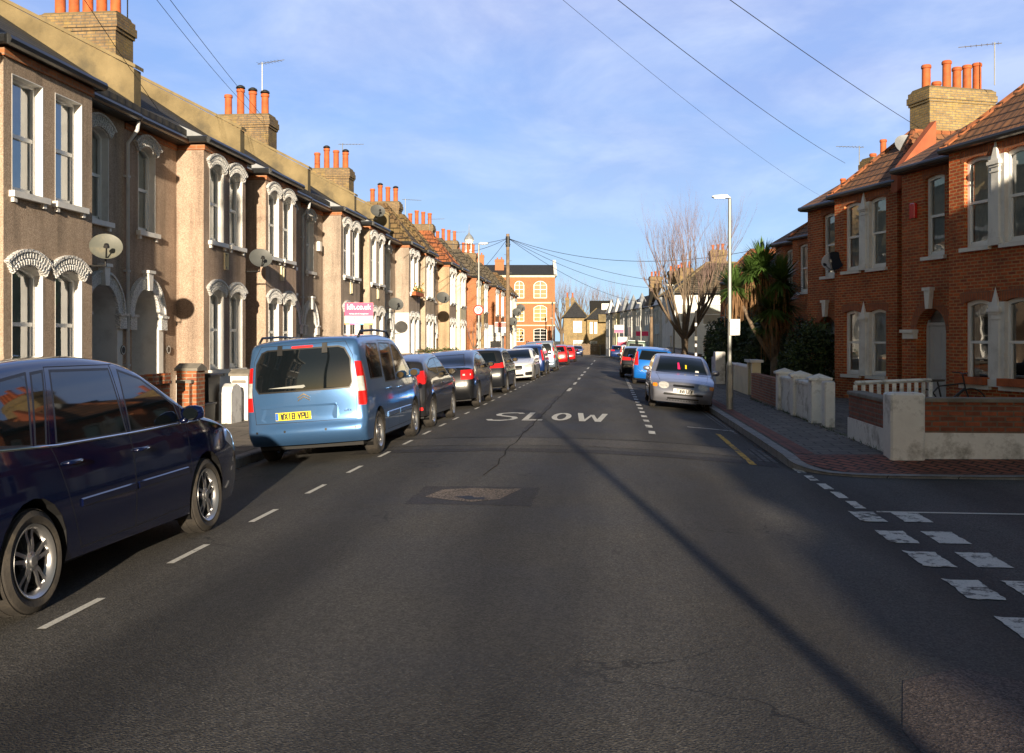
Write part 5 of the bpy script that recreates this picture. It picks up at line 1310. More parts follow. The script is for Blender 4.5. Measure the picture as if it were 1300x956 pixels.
# SLOW
def strokes(path, wd):
    out = []
    for (x0, y0), (x1, y1) in zip(path, path[1:]):
        d = Vector((x1-x0, y1-y0)).normalized(); n = Vector((-d.y, d.x))*wd/2
        d2 = d*.02
        out.append([(x0+n.x-d2.x, y0+n.y-d2.y), (x0-n.x-d2.x, y0-n.y-d2.y), (x1-n.x+d2.x, y1-n.y+d2.y), (x1+n.x+d2.x, y1+n.y+d2.y)])
    return out
def thick(poly, wx, wy):     # outline of a thick open path with different x and y thickness
    a = []; b = []
    for i, p in enumerate(poly):
        q0 = Vector(poly[max(0, i-1)]); q1 = Vector(poly[min(len(poly)-1, i+1)]); d = (q1-q0).normalized(); n = Vector((-d.y*wx, d.x*wy))/2
        a.append((p[0]+n.x, p[1]+n.y)); b.append((p[0]-n.x, p[1]-n.y))
    return a+b[::-1]
Y0, Y1 = 20.35, 22.7
def lt(path): return [(x, Y0+(Y1-Y0)*t) for x, t in path]
S_ = [(-1.95, .84), (-2.02, .95), (-2.22, .98), (-2.42, .93), (-2.47, .8), (-2.42, .66), (-2.24, .54), (-2.05, .42), (-1.98, .26), (-2.05, .1), (-2.25, .03), (-2.45, .07), (-2.53, .2)]
O_ = [(-1.03+.21*sin(t), .5+.47*cos(t)) for t in [2*pi*i/16 for i in range(16)]]
lw = .12
slow = [thick(lt(S_), .12, .26), lt([(-1.80, 1.0), (-1.68, 1.0), (-1.68, .12), (-1.38, .12), (-1.38, .0), (-1.80, .0)])]
oo = lt(O_); oi = lt([(-1.03+(x+1.03)*.45, .5+(t-.5)*.72) for x, t in O_])
for i in range(16):
    j = (i+1) % 16; slow.append([oo[i], oo[j], oi[j], oi[i]])
slow += [lt([(-.72, 1.0), (-.60, 1.0), (-.50, .0), (-.62, .0)]), lt([(-.50, .0), (-.56, .0), (-.42, .8), (-.36, .8)]), lt([(-.42, .8), (-.34, .8), (-.22, .0), (-.30, .0)]), lt([(-.30, .0), (-.18, .0), (-.04, 1.0), (-.16, 1.0)])]
sheet('slow_lettering', slow, 'roadwhite', .006)

P0 = 12.75; HWD = 5.45
def ly(i): return P0+HWD*i
LG = 'terraced houses along the left side of the street'
Lspec = [
 dict(label='brown pebbledash house nearest on the left, with square-headed upper windows', wall='peb', parapet=True, curs=(1, 1, 1, 1, 1)),
 dict(label='brown pebbledash house behind the light blue van-like car, arched porch beside a brick garden wall', wall='pebC', stack=1),
 dict(label='pebbledash bay house with the grey dish on its corner, second bay beyond the brick pier', wall='pebC'),
 dict(label='pebbledash house with an alarm box, behind the pink and white agent board', wall='pebB', stack=1),
 dict(label='pebbledash bay house just right of the agent board, last with a flat bay top', wall='pebD'),
 dict(label='pebbledash house painted white below with a flower box and a mossy brown hipped roof', wall='pebB', hip='browntile', lower=('whiterender', 2.95), stack=1),
 dict(label='pebbledash house with a round dark dish, brown hipped roof, beyond the flower-box house', wall='pebD', hip='browntile'),
 dict(label='sandy pebbledash house with a bright red tiled hipped bay roof', wall='peb', bwall='peb2', hip='redtile', stack=1),
 dict(label='cream rendered house with grey hipped roof beside the red tiled one', wall='cream', hip='greytile'),
 dict(label='orange brick house beyond the cream one, behind the round speed sign', wall='orbrick', hip='greytile', stack=1),
 dict(label='yellow-brown brick house with grey slate roof and cream porch, far along the left side', wall='ycbrick', hip='greytile'),
 dict(label='bright orange brick house with a white gabled porch, near the tall wooden pole', wall='orbrick', hip='greytile', stack=1),
 dict(label='orange brick house behind the tall wooden pole', wall='orbrick', hip='greytile'),
 dict(label='orange brick house with dishes, second from the far end of the left terrace', wall='orbrick', hip='browntile', stack=1),
 dict(label='cream fronted last house at the far end of the left terrace', wall='cream', hip='browntile'),
]
left_houses = []
for i, s in enumerate(Lspec):
    even = i % 2 == 0           # even: bay first (near), door far
    s = dict(s); lab = s.pop('label'); st = s.pop('stack', None)
    if i == 1: s['lower'] = ('whiterender', .95)
    if i == 0: s['plain_up'] = True
    if i >= 5: s['ridge'] = 8.35
    z = zg(ly(i)+2.7)
    if even: bay = (.70, 3.15); dx = (4.02, 5.12); rw = (4.1, 4.85); win = ((.20, 1.0), (1.33, 2.13))
    else: bay = (2.30, 4.75); dx = (.30, 1.40); rw = (.55, 1.3); win = ((.32, 1.12), (1.45, 2.25))
    if i >= 5: win = ((.30, 1.1), (1.3, 2.1))
    stack = None
    if st: stack = dict(x=HWD, y=3.7, z0=7.6, z1=9.65, lx=.9, ly=1.9, npots=5 if i == 1 else 4, caps=((0, 1, 2) if i == 3 else (0, 2) if i in (5, 7) else ()), m=M['chbrick'], pot_h=.95)
    roofm = 'darktile' if i < 5 else s.get('hip', 'greytile')
    if i >= 5: s.setdefault('parapet', False)
    h = house('terraced_house', lab, (-9.2, ly(i), z), R(90), W=HWD, bay=bay, door_x=dx, recess_win=rw, win=win, stack=stack, roofm=roofm,
              cheap=i > 8, group=None, hip_h=7.8, dpipe=.02 if not even else None, doorm='doorg' if i < 2 else 'doorw', porch_m=M['white'],
              rise=.13, dtop=2.72, **{k: v for k, v in s.items() if k != 'x'})
    left_houses.append(h)
    if i == 0:
        pass
# small fittings on left houses (parts)
def onpart(h, name, f, m, smooth=False):
    mb = MB(); f(mb); return mb.build(name, m, h, uv=False, smooth=smooth)
for hi, yy in ((1, 3.52), (2, 1.93), (3, 3.52), (4, 1.93)):
    onpart(left_houses[hi], 'wall_plaque', lambda mb, yy=yy: (mb.ring([(yy-.1, 3.28), (yy+.1, 3.28), (yy+.1, 3.66), (yy-.1, 3.66)], [(yy-.075, 3.305), (yy+.075, 3.305), (yy+.075, 3.635), (yy-.075, 3.635)], -.04, .0, plane(0, -.6)), mb.ring(arch(yy-.045, 3.34, yy+.045, 3.6, .04), arch(yy-.03, 3.36, yy+.03, 3.58, .03), -.03, 0, plane(0, -.6))), M['cream'])
onpart(left_houses[3], 'alarm_box', lambda mb: mb.cbox(1.6, 1.85, -.12, 0, 4.55, 4.85, .02), M['white'])
onpart(left_houses[5], 'flower_box', lambda mb: mb.box(2.6, 4.5, -.85, -.66, 3.72, 3.88), M['pot'])
def posy(mb):
    for k in range(140):
        x = rnd.uniform(2.62, 4.48); y = rnd.uniform(-.84, -.67); z = 3.88+abs(rnd.gauss(0, .12)); a = rnd.uniform(0, pi); s = .05
        mb.add([(x-s*cos(a), y-s*sin(a), z), (x+s*cos(a), y+s*sin(a), z+.01), (x, y+.01, z+.09)], [(0, 1, 2)], rnd.choice((0, 1, 1)))
mb = MB(); posy(mb); mb.build('flowers', [M['amber'], mat('leaf_olive', (.1, .12, .03), .8)], left_houses[5], uv=False)
def house_no(h, x, z):
    mb = MB(); mb.lathe([(0, .012), (.085, .012), (.09, 0)], 20, T=lambda a, b, c: (x+a, -.0-c-.035, z+b)); o = mb.build('number_disc', M['black'], h, uv=False)
    mb = MB(); mb.lathe([(.065, .014), (.085, .014)], 20, T=lambda a, b, c: (x+a, -.0-c-.035, z+b)); mb.build('disc_rim', M['white'], o, uv=False)
house_no(left_houses[0], 5.32, 1.5); house_no(left_houses[1], 1.82, 1.5)
# white gabled porch on the far brick house
onpart(left_houses[11], 'gabled_porch', lambda mb: (mb.box(.2, 1.7, -1.3, -.05, 0, 2.2), mb.prism([(.05, 2.2), (1.85, 2.2), (.95, 3.0)], -1.45, -.02, 'y')), M['whiterender'])
# houses behind the camera on the left (reflections, completeness)
for k, i in enumerate((-1, -2)):
    even = i % 2 == 0
    house('terraced_house', ('brown pebbledash house out of frame just before the first left house', 'brown pebbledash house further back out of frame on the left')[k], (-9.2, ly(i), 0), R(90), W=HWD,
          bay=(.70, 3.15) if even else (2.30, 4.75), door_x=(4.05, 5.0) if even else (.45, 1.4), recess_win=(4.1, 4.85) if even else (.55, 1.3), cheap=True)

for i in range(7):
    y1 = 3.2-5.5*i
    house('terraced_house', ['red brick corner house across the side street, out of frame on the right', 'red brick house next to the out-of-frame corner house'][min(i, 1)] if i < 2 else 'out-of-frame red brick row house behind the viewer', (7.85, y1, 0), R(-90), W=5.5, wall='redbrick', style='right', bay=(.5, 3.2), door_x=(4.2, 5.1), recess_win=(4.2, 5.0), E=6.1, ridge=9.0, roofm='rbrowntile', cheap=True, parapet=False, group=None if i < 2 else 'out-of-frame right row')

TH = R(-70)
def rspec(i, x, y, label, **k):
    d = dict(W=5.9, bay=(2.67, 5.67), proj=.7, wall='redbrick', style='right', roofm='rbrowntile', hip='rbrowntile', hip_h=7.75, parapet=False,
             door_x=(.57, 1.67), recess_win=(.9, 1.62), win=((.5, 1.28), (1.72, 2.5)), column=True, E=6.0, ridge=8.05, ridge_y=3.3, brickband=False, zw=((.75, 2.6), (3.75, 5.72)), rise=.06, doorm='doorw')
    d.update(k)
    return house('terraced_house', label, (x, y, zg(y)), TH, **d)
r1 = rspec(1, 7.39, 26.2, 'red brick corner house on the right with an arched porch and red alarm box', curs=(2, 1, 0, 1, 1), dpipe=None)
r2 = rspec(2, 6.42, 33.3, 'red brick bay house next beyond the corner house, white windows with a pinnacled column', curs=(1, 1, 1, 1, 1), dpipe=2.62)
r3 = rspec(3, 7.5, 36.9, 'dark red brick house set back, only its narrow upper window and low eaves showing', recess_win=(.84, 1.28), hip='rbrowntile', E=5.95)
r4 = rspec(4, 7.35, 45.4, 'red brick house behind the spiky palm, with a cream column between its windows', curs=(1, 1, 1, 1, 1))
r6 = rspec(6, 8.9, 57.0, 'red brick house whose grey gable peak shows above the palm', hip=None, wall='redbrick', E=5.9, ridge=8.9, cheap=True, roofm='browntile', flank='palegrey')
r5 = rspec(5, 7.9, 67.3, 'red brick house left of the palm with white corner window, beyond the lamp post', bay=(.1, 2.9), door_x=(3.6, 4.6), recess_win=(3.7, 4.4), hip='redtile', roofm='redtile', E=5.6, ridge=8.2, cheap=True, zw=((.7, 2.4), (3.4, 5.2)))
onpart(r1, 'alarm_box', lambda mb: mb.cbox(.42, .62, -.1, 0, 4.75, 5.12, .015), M['redlens2'])
onpart(r1, 'trellis', lambda mb: ([mb.box(2.0+.14*k, 2.02+.14*k, -.03, -.01, .1, 2.6) for k in range(5)], [mb.box(2.0, 2.58, -.045, -.03, .2+.2*k, .22+.2*k) for k in range(12)]), M['black'])
M['redrender'] = mat('terracotta_render', (.36, .10, .045), .85, var=.25)
onpart(r2, 'red_parapet', lambda mb: mb.prism([(-.9, 5.7), (-.9, 6.25), (.3, 7.65), (.3, 6.9)], 5.68, 5.95, 'x'), M['redrender'])
onpart(r1, 'window_box', lambda mb: (mb.box(3.1, 3.98, -.9, -.72, .76, .92), mb.box(4.4, 5.2, -.9, -.72, .76, .92)), M['pot'])
for (h, x, y, z0, z1, lx_, ly_, n, m, sh) in ((r2, 2.5, 3.5, 6.6, 9.4, .95, 2.3, 6, 'ycbrick', (1,)), (r4, 3.0, 3.4, 6.6, 9.4, .9, 1.6, 3, 'chbrick', (0, 2)), (r6, 5.2, 1.0, 5.6, 9.2, .9, 1.3, 2, 'ycbrick', (0,))):
    chimney(h, x, y, z0, z1, lx_, ly_, n, M[m], .9, 'y', (), sh)

ang = math.atan2(-31.6, 6.4); ex = Vector((cos(ang), sin(ang)))
cols = [('palegrey', 'browntile', 'pale grey bay house with dark roof, farthest of the far pale row'), ('cream', 'browntile', 'cream bay house second from the far end of the pale row'), ('palegrey', 'redtile', 'pale lilac-white bay house third from the far end of the pale row'),
        ('whiterender', 'redtile', 'white bay house in the middle of the far pale row'), ('whiterender', 'redtile', 'white bay house with red roof beside the thin lamp post in the far pale row'), ('palegrey', 'redtile', 'pale grey house behind the far wooden pole in the pale row'), ('palegrey', 'redtile', 'grey-white house nearest in the far pale row, dishes on its wall')]
farrow = []
for k, (wl, rm, lab) in enumerate(cols):
    p = Vector((-.6, 142.6))+ex*4.7*k
    farrow.append(house('terraced_house', lab, (p.x+.7, p.y, zg(p.y)), ang, W=4.7, wall=wl, roofm=rm, hip=None, gablet=('palegrey', 'palegrey', 'lead', 'lead', 'lead', 'browntile', 'lead')[k], hip_h=7.9, E=6.0, ridge=8.3, bay=(.3, 2.6), proj=.7, door_x=(3.5, 4.3), recess_win=(3.5, 4.2),
          win=((.25, 1.0), (1.25, 2.0)), cheap=True, parapet=False, brickband=False, style='none', stack=dict(x=4.7, y=3, z0=7, z1=10.3, lx=.9, ly=1.5, npots=3) if k in (2, 4, 5) else None))

def block(name, label, loc, rz, W, D, E, wall, wins=(), wcur=None, lwins=(), roof='hip', ridge=8.5, roofm='slate', bars=0, cat='building', group=None, band=None, doors=()):
    h = empty(name, loc, rz); tag(h, label, cat, group)
    mb = MB(); PF = plane(0, 0); PS = plane(0, D, 0, -1)   # left flank, u runs from back to front
    hl = [arch(a, c, b, d, r) for a, b, c, d, r in wins]; panel(mb, PF, 0, W, -1.2, E, hl, .15)
    hl2 = [arch(a, c, b, d, r) for a, b, c, d, r in lwins]; panel(mb, PS, 0, D, -1.2, E, hl2, .15)
    mb.add([(W, 0, -1.2), (W, D, -1.2), (W, D, E), (W, 0, E)], [(0, 1, 2, 3)]); mb.add([(0, D, -1.2), (W, D, -1.2), (W, D, E), (0, D, E)], [(3, 2, 1, 0)])
    mb.add([(0, 0, E), (W, 0, E), (W, D, E), (0, D, E)], [(0, 1, 2, 3)])
    if roof == 'gablex':
        for x in (0, W): mb.add([(x, 0, E), (x, D, E), (x, D/2, ridge-.05)], [(0, 1, 2)])
    mb.build('wall', M[wall], h)
    mb = MB(); mb.box(.4, W-.4, .7, D-.4, 0, E-.2); mb.build('inner_wall', M['dark'], h, uv=False)
    for a, b, c, d, r in wins: window(h, PF, a, b, c, d, r, 'none', wcur, bars, True)
    for a, b, c, d, r in lwins: window(h, PS, a, b, c, d, r, 'none', None, bars, True)
    mb = MB(); o = .3
    if roof == 'hip':
        s = min(D/2, W/2); vs = [(-o, -o, E), (W+o, -o, E), (W+o, D+o, E), (-o, D+o, E)]
        if W >= D: vs += [(D/2, D/2, ridge), (W-D/2, D/2, ridge)]; fs = [(0, 1, 5, 4), (1, 2, 5), (2, 3, 4, 5), (3, 0, 4)]
        else: vs += [(W/2, W/2, ridge), (W/2, D-W/2, ridge)]; fs = [(0, 1, 4), (1, 2, 5, 4), (2, 3, 5), (3, 0, 4, 5)]
        mb.add(vs, fs+[(3, 2, 1, 0)])
        rf = mb.build('roof', M[roofm], h)
        mb = MB(); e = ((0, 4), (3, 4 if W >= D else 5), (1, 5 if W >= D else 4), (2, 5), (4, 5))
        for a, b in e: mb.tube([vs[a], vs[b]], .1, 6)
        mb.build('hip_tiles', M['cement'], rf, uv=False)
    elif roof == 'gablex':
        mb.prism([(-o, E), (D/2, ridge), (D+o, E), (D+o, E-.1), (D/2, ridge-.1), (-o, E-.1)], -o*.3, W+o*.3, 'x'); rf = mb.build('roof', M[roofm], h)
    else:
        mb.box(-.1, W+.1, -.1, D+.1, E+.001, E+.3); rf = mb.build('roof', M[roofm], h)
    mb = MB(); mb.tube([(-o, -o-.04, E-.02), (W+o, -o-.04, E-.02)], .07, 6); mb.build('gutter', M['gutter'], h, uv=False)
    return h
yaw = math.atan(124/1267)
rw = block('detached_house', 'white rendered house with a brown hipped roof behind the bare tree', (5.5, 86, zg(86)), yaw, 9.5, 7, 5.9, 'whiterender',
  wins=[(2.4, 4.3, 3.2, 5.0, 0), (4.9, 6.6, 3.2, 5.0, 0), (2.4, 4.3, .6, 2.2, 0), (4.9, 6.6, .6, 2.2, 0), (.5, 1.4, 3.4, 5, 0)], lwins=[(2, 3.2, 3.4, 5, 0), (4.6, 5.6, .8, 2.3, 0)], ridge=8.8, roofm='greytile')
chimney(rw, 4.6, 4.4, 7, 9.9, 1.4, .8, 3, M['ycbrick'], .6, 'x')
bh = block('detached_house', 'brown brick house with dark slate hipped roof facing down the end of the street', (-7.6, 166, zg(166)), yaw*.5, 3.8, 9, 6.1, 'ycbrick', wins=[(1.6, 3.0, 3.6, 5.5, 0), (1.6, 3.2, .6, 2.3, 0)], ridge=8.9, roofm='slate')
chimney(bh, .6, 2.0, 6, 9.4, .6, .7, 1, M['chbrick'], 1.0, 'x'); chimney(bh, 1.5, 2.4, 6.6, 9.4, .6, .7, 1, M['chbrick'], 1.0, 'x')
bh2 = block('detached_house', 'brown brick house with a pale roof dormer and porch roof, right of the slate-roofed one', (-3.75, 165.2, zg(166)), yaw*.5, 4.6, 9, 5.8, 'ycbrick', wins=[(.5, .95, 3.4, 5.3, 0), (1.25, 1.7, 3.4, 5.3, 0), (.5, 1.7, .5, 2.2, 0)], ridge=8.2, roofm='slate')
onpart(bh2, 'dormer', lambda mb: mb.box(.6, 4.4, 1.6, 5, 5.9, 8.9), M['slate'])
onpart(bh2, 'dormer_window', lambda mb: (mb.box(2.5, 3.9, 1.4, 1.59, 6.9, 8.4),), M['white'])
onpart(bh2, 'porch_roof', lambda mb: mb.prism([(-1.2, 5.3), (.0, 6.6), (0, 5.3)], 1.9, 4.7, 'x'), M['cement'])
# school
sw = []
for x0 in (-27, -22.2, -17.4, -12.6, -8.0, -4.2):
    w_ = 1.9 if x0 < -5 else 2.6
    X = 30+x0
    for z0, z1, r in ((2.0, 4.6, .2), (6.0, 9.2, .5), (10.6, 14.0, .8)): sw.append((X, X+w_, z0, z1, r))
sc = block('school_building', 'three-storey orange brick school with tall arched white windows beyond the left terrace', (-40.6, 194, zg(194)), yaw, 30, 12, 15.2, 'orbrick', wins=sw, roof='gablex', ridge=17.6, roofm='slate', bars=3, cat='school', wcur=0)
onpart(sc, 'stone_band', lambda mb: (mb.box(-.02, 30.02, -.12, -.01, 9.55, 9.8), mb.box(-.02, 30.02, -.12, -.01, 5.1, 5.3), mb.box(-.02, 30.02, -.25, -.01, 14.7, 15.15)), M['cream'])
onpart(sc, 'parapet_gable', lambda mb: mb.prism([(-.6, 15), (6, 18.6), (12.4, 15)], 29.8, 30.4, 'x'), M['whiterender'])
for xx in (15, 19): chimney(sc, xx, 3, 15, 19.3 if xx == 15 else 18.4, 1.8, 1.0, 2, M['orbrick'], .5, 'x')
def cupola(x, y, z, s, label):
    t = empty('cupola_tower', (x, y, z)); tag(t, label, 'tower')
    mb = MB(); mb.lathe([(1.3*s, -18), (1.3*s, 0), (1.5*s, 0), (1.5*s, .25*s), (1.1*s, .3*s), (1.1*s, 3*s), (1.35*s, 3.1*s), (1.35*s, 3.35*s)], 8); mb.build('lantern', M['white'], t, uv=False)
    for k in range(8):
        a = 2*pi*(k+.5)/8; mb = MB(); c, s_ = cos(a), sin(a)
        mb.add([((1.03*s)*c-s_*u, (1.03*s)*s_+c*u, v) for u, v in ((-.22*s, .7*s), (.22*s, .7*s), (.22*s, 2.5*s), (-.22*s, 2.5*s))], [(0, 1, 2, 3)]); 
        if k < 8: mb.build('louvre', M['dishgrey'], t, uv=False)
    mb = MB(); mb.lathe([(1.35*s, 3.35*s), (1.2*s, 3.9*s), (.8*s, 4.5*s), (.4*s, 4.9*s), (.12*s, 5.4*s), (.05*s, 7.4*s), (0, 8*s)], 16); mb.build('dome', M['lead'], t, uv=False, smooth=True)
cupola(-28.3, 200, 19.3, .75, 'tall white cupola with pointed dome rising behind the terrace roofs'); cupola(-30.2, 201, 17.0, .62, 'smaller white cupola left of the tall one behind the roofs')

def wall_run(name, label, x, y0, y1, h, m='wallbrick', th=.23, plinth=None, cop='coping', piers=(), pm=None, ph=.25, group=None, along='y', coph=.06):
    z = zg((y0+y1)/2)-.05 if along == 'y' else 0
    t = empty(name, (x, y0, z) if along == 'y' else (y0, x, z), R(90) if along == 'y' else 0)
    # local x along the run, local y: for along=y points to -X
    Ln = y1-y0; tag(t, label, 'wall' if 'wall' in name else name.replace('_', ' '), group)
    mb = MB(); mb.box(0, Ln, -th/2, th/2, -.2, h); mb.build('brick_face', M[m], t)
    if plinth:
        pm_, pz = plinth; mb = MB(); mb.box(-.005, Ln+.005, -th/2-.02, th/2+.02, -.2, pz); mb.build('painted_base', M[pm_], t, uv=False)
    if cop: mb = MB(); mb.cbox(-.01, Ln+.01, -th/2-.035, th/2+.035, h+.001, h+coph, .015); mb.build('coping', M[cop], t, uv=False)
    for px in piers:
        mb = MB(); mb.box(px-.19, px+.19, -.19, .19, -.2, h+ph); p = mb.build('pier', M[pm or m], t)
        mb = MB(); mb.prism([(-.22, h+ph+.001), (.22, h+ph+.001), (.22, h+ph+.05), (.0, h+ph+.14), (-.22, h+ph+.05)], -.22, .22, 'y', T=lambda a, b, c: (px+a, b, c)); mb.build('pier_cap', M[cop or 'coping'], p, uv=False)
    return t
wall_run('garden_wall', 'orange brick garden wall with dark coping behind the dark blue car, nearest on the left', -7.75, 12.9, 16.75, .98, piers=(.2,), ph=.12)
wall_run('garden_wall', 'square orange brick gate pier standing between the two arched porches', -7.75, 17.55, 18.2, .95, piers=(.33,), ph=.22)
gw = [o for o in COL.objects if o.name == 'garden_wall'][0]
for k, xx in enumerate((2.1, 2.55, 3.0, 3.45)):
    mb = MB(); mb.box(xx, xx+.24, -.2, -.06, 1.0, 1.17); mb.build('upright_brick', M['wallbrick'], gw)
t = empty('garden_post', (-7.72, 19.75, 0)); tag(t, 'short white rounded gate post behind the rear corner of the light blue car', 'post')
mb = MB(); mb.prism([(-.28, -.1), (.28, -.1), (.28, .62), (.2, .74), (0, .80), (-.2, .74), (-.28, .62)], -.13, .13, 'x'); mb.build('post_block', M['white_old'], t, uv=False)
t = empty('recycling_box', (-8.0, 18.85, 0)); tag(t, 'black recycling box stacked against the white house plinth by the brick pier', 'box')
mb = MB(); mb.prism([(-.22, .02), (.22, .02), (.27, .42), (-.27, .42)], -.22, .22, 'y', T=lambda a, b, c: (b, a, c)); mb.build('crate', M['black'], t, uv=False)
mb = MB(); mb.cbox(-.25, .25, -.3, .3, .421, .46, .01); mb.build('lid', M['black'], t, uv=False)
t = empty('wheelie_bin', (-8.15, 19.35, 0)); tag(t, 'black wheelie bin beside the white plinth, next to the recycling box', 'bin')
mb = MB(); mb.prism([(-.24, .06), (.24, .06), (.29, .95), (-.29, .95)], -.25, .25, 'x'); mb.build('bin_body', M['black'], t, uv=False)
mb = MB(); mb.cbox(-.28, .3, -.32, .32, .951, 1.02, .02); mb.build('lid', M['black'], t, uv=False)
for k, (y0, y1, m, lab) in enumerate(((20.3, 23.4, 'white_old', 'white painted garden wall hidden behind the light blue car'), (23.9, 28.6, 'wallbrick', 'brick garden wall behind the graphite hatchback'), (29.8, 34.2, 'wallbrick', 'brick garden wall by the pink agent board'),
      (35, 39.6, 'wallbrick', 'brick garden wall below the second-to-last flat topped bay'), (40.6, 45, 'white_old', 'white garden wall with a low hedge before the flower-box house'), (46, 50.5, 'wallbrick', 'brick garden wall with a low hedge beyond the flower-box house'), (51.4, 56, 'wallbrick', 'brick garden wall before the red roofed bay'), (57, 61, 'white_old', 'white garden wall before the cream house'), (62, 80, 'wallbrick', 'long far brick garden wall before the orange houses'), (81, 94, 'white_old', 'farthest white garden wall on the left'))):
    wall_run('garden_wall', lab, -7.75, y0, y1, .85, m, piers=(.2, y1-y0-.2), ph=.15)
# right side
wall_run('garden_wall', 'brick garden wall with a flaking white base along the pavement at the corner', 4.25, 15.2, 17.85, .80, 'brownbrick', plinth=('white_old', .40), th=.22)
wall_run('garden_wall', 'brick garden wall with white base running along the side street', 14.98, 4.5, 16, .80, 'brownbrick', plinth=('white_old', .36), th=.22, along='x')
t = empty('gate_pier', (4.25, 14.98, 0)); tag(t, 'fat white flaking corner pier where the two low walls meet', 'pier')
mb = MB(); mb.cbox(-.24, .24, -.22, .22, -.2, .93, .03); mb.build('pier_block', M['white_old'], t, uv=False)
t = empty('garden_wall', (4.3, 21.1, 0), R(90)); t.scale = (.86, 1, 1); tag(t, 'white painted wall of rusticated blocks with capped piers on the right pavement', 'wall')
mb = MB(); 
for r in range(3):
    for c in range(8):
        if c in (4,): continue
        mb.cbox(.18+c*.56-.0, .18+c*.56+.55, -.12-.01*(r % 2), .12, .02+r*.24, .02+r*.24+.235, .012)
mb.box(.1, 4.7, -.105, .105, -.2, .72); mb.build('block_face', M['white_old'], t, uv=False)
mb = MB(); mb.cbox(.1, 4.7, -.15, .15, .735, .81, .02); mb.build('coping', M['white_old'], t, uv=False)
for px in (0.0, 2.4, 4.75):
    mb = MB(); mb.cbox(px-.19, px+.19, -.19, .19, -.2, .86, .015); p = mb.build('pier', M['white_old'], t, uv=False)
    mb = MB(); mb.add([(px-.22, -.22, .861), (px+.22, -.24, .861), (px+.22, .24, .861), (px-.22, .24, .861), (px-.22, -.24, .91), (px+.22, -.24, .91), (px+.22, .24, .91), (px-.22, .24, .91), (px, 0, 1.0)], [(3, 2, 1, 0), (0, 1, 5, 4), (1, 2, 6, 5), (2, 3, 7, 6), (3, 0, 4, 7), (4, 5, 8), (5, 6, 8), (6, 7, 8), (7, 4, 8)]); mb.build('pier_cap', M['white_old'], p, uv=False)
t = empty('gate_pier', (4.26, 20.05, 0)); tag(t, 'narrow white leaning slab post beside the dark gateway', 'post')
mb = MB(); mb.cbox(-.1, .1, -.16, .16, -.1, .88, .02); mb.build('post_block', M['white_old'], t, uv=False)
wall_run('garden_wall', 'plain brown brick garden wall between the white block wall and the cream gate', 4.35, 25.0, 30.6, .78, 'wallbrick', th=.22, cop=None)
wall_run('garden_wall', 'cream panelled garden wall with white coping beside the blue gate edge', 4.45, 32.2, 36.6, .92, 'cream', th=.2, cop='white', coph=.07)
t = empty('garden_gate', (4.42, 31.4, 0)); tag(t, 'cream gate pier pair with a dark blue gate edge between', 'gate')
mb = MB(); mb.box(-.13, .13, -.65, -.35, 0, 1.0); mb.build('post', M['cream'], t, uv=False); mb = MB(); mb.box(-.13, .13, .25, .55, 0, 1.0); mb.build('post', M['cream'], t, uv=False)
mb = MB(); mb.box(-.2, .2, -.7, .6, 1.001, 1.08); mb.build('coping', M['white_old'], t, uv=False)
mb = MB(); mb.box(-.03, .03, -.35, .25, .05, .98); mb.build('gate_leaf', M['darkblue2'], t, uv=False)
t = empty('gate_pier', (4.45, 41.8, zg(41.8))); tag(t, 'pale grey stepped concrete pier in front of the dark hedge', 'pier')
mb = MB(); mb.cbox(-.2, .2, -.9, -.1, -.2, 1.3, .03); mb.cbox(-.2, .2, -.1, .7, -.2, 1.08, .03); mb.build('pier_block', M['white_old'], t, uv=False)
t = empty('picket_fence', (0, 0, 0)); tag(t, 'white timber railing between the front gardens of the corner house', 'fence')
a = Vector((4.5, 18.9, -.12)); b = Vector((6.3, 20.4, -.12)); n = 10; mb = MB()
for k in range(n+1):
    p = a.lerp(b, k/n); mb.box(p.x-.035, p.x+.035, p.y-.012, p.y+.012, .1, .86)
mb.build('picket', M['white_old'], t, uv=False)
mb = MB(); mb.tube([(a.x, a.y, .9), (b.x, b.y, .9)], .04, 4); mb.tube([(a.x, a.y, .3), (b.x, b.y, .3)], .03, 4); mb.build('rail', M['white_old'], t, uv=False)
wall_run('garden_wall', 'low brick wall under the bare tree beyond the silver car', 4.6, 52, 64, 1.1, 'wallbrick')
wall_run('garden_wall', 'pale rendered wall in front of the white hipped house', 4.9, 68, 84, 1.3, 'palegrey')
t = empty('paling_fence', (-7.2, 157.5, zg(157.5)), 0); tag(t, 'weathered wooden paling fence at the far end of the street', 'fence')
mb = MB()
for k in range(44): mb.box(k*.22, k*.22+.19, 0, .03, 0, 1.75+.06*sin(k*2.3))
mb.build('paling', M['wood'], t, uv=False); mb = MB(); mb.box(0, 9.6, .03, .08, .4, .5); mb.box(0, 9.6, .03, .08, 1.3, 1.4); mb.build('rail', M['wood'], t, uv=False)
wall_run('garden_wall', 'grey far wall beside the paling fence end', -1.5, 150, 158, 1.5, 'cement')

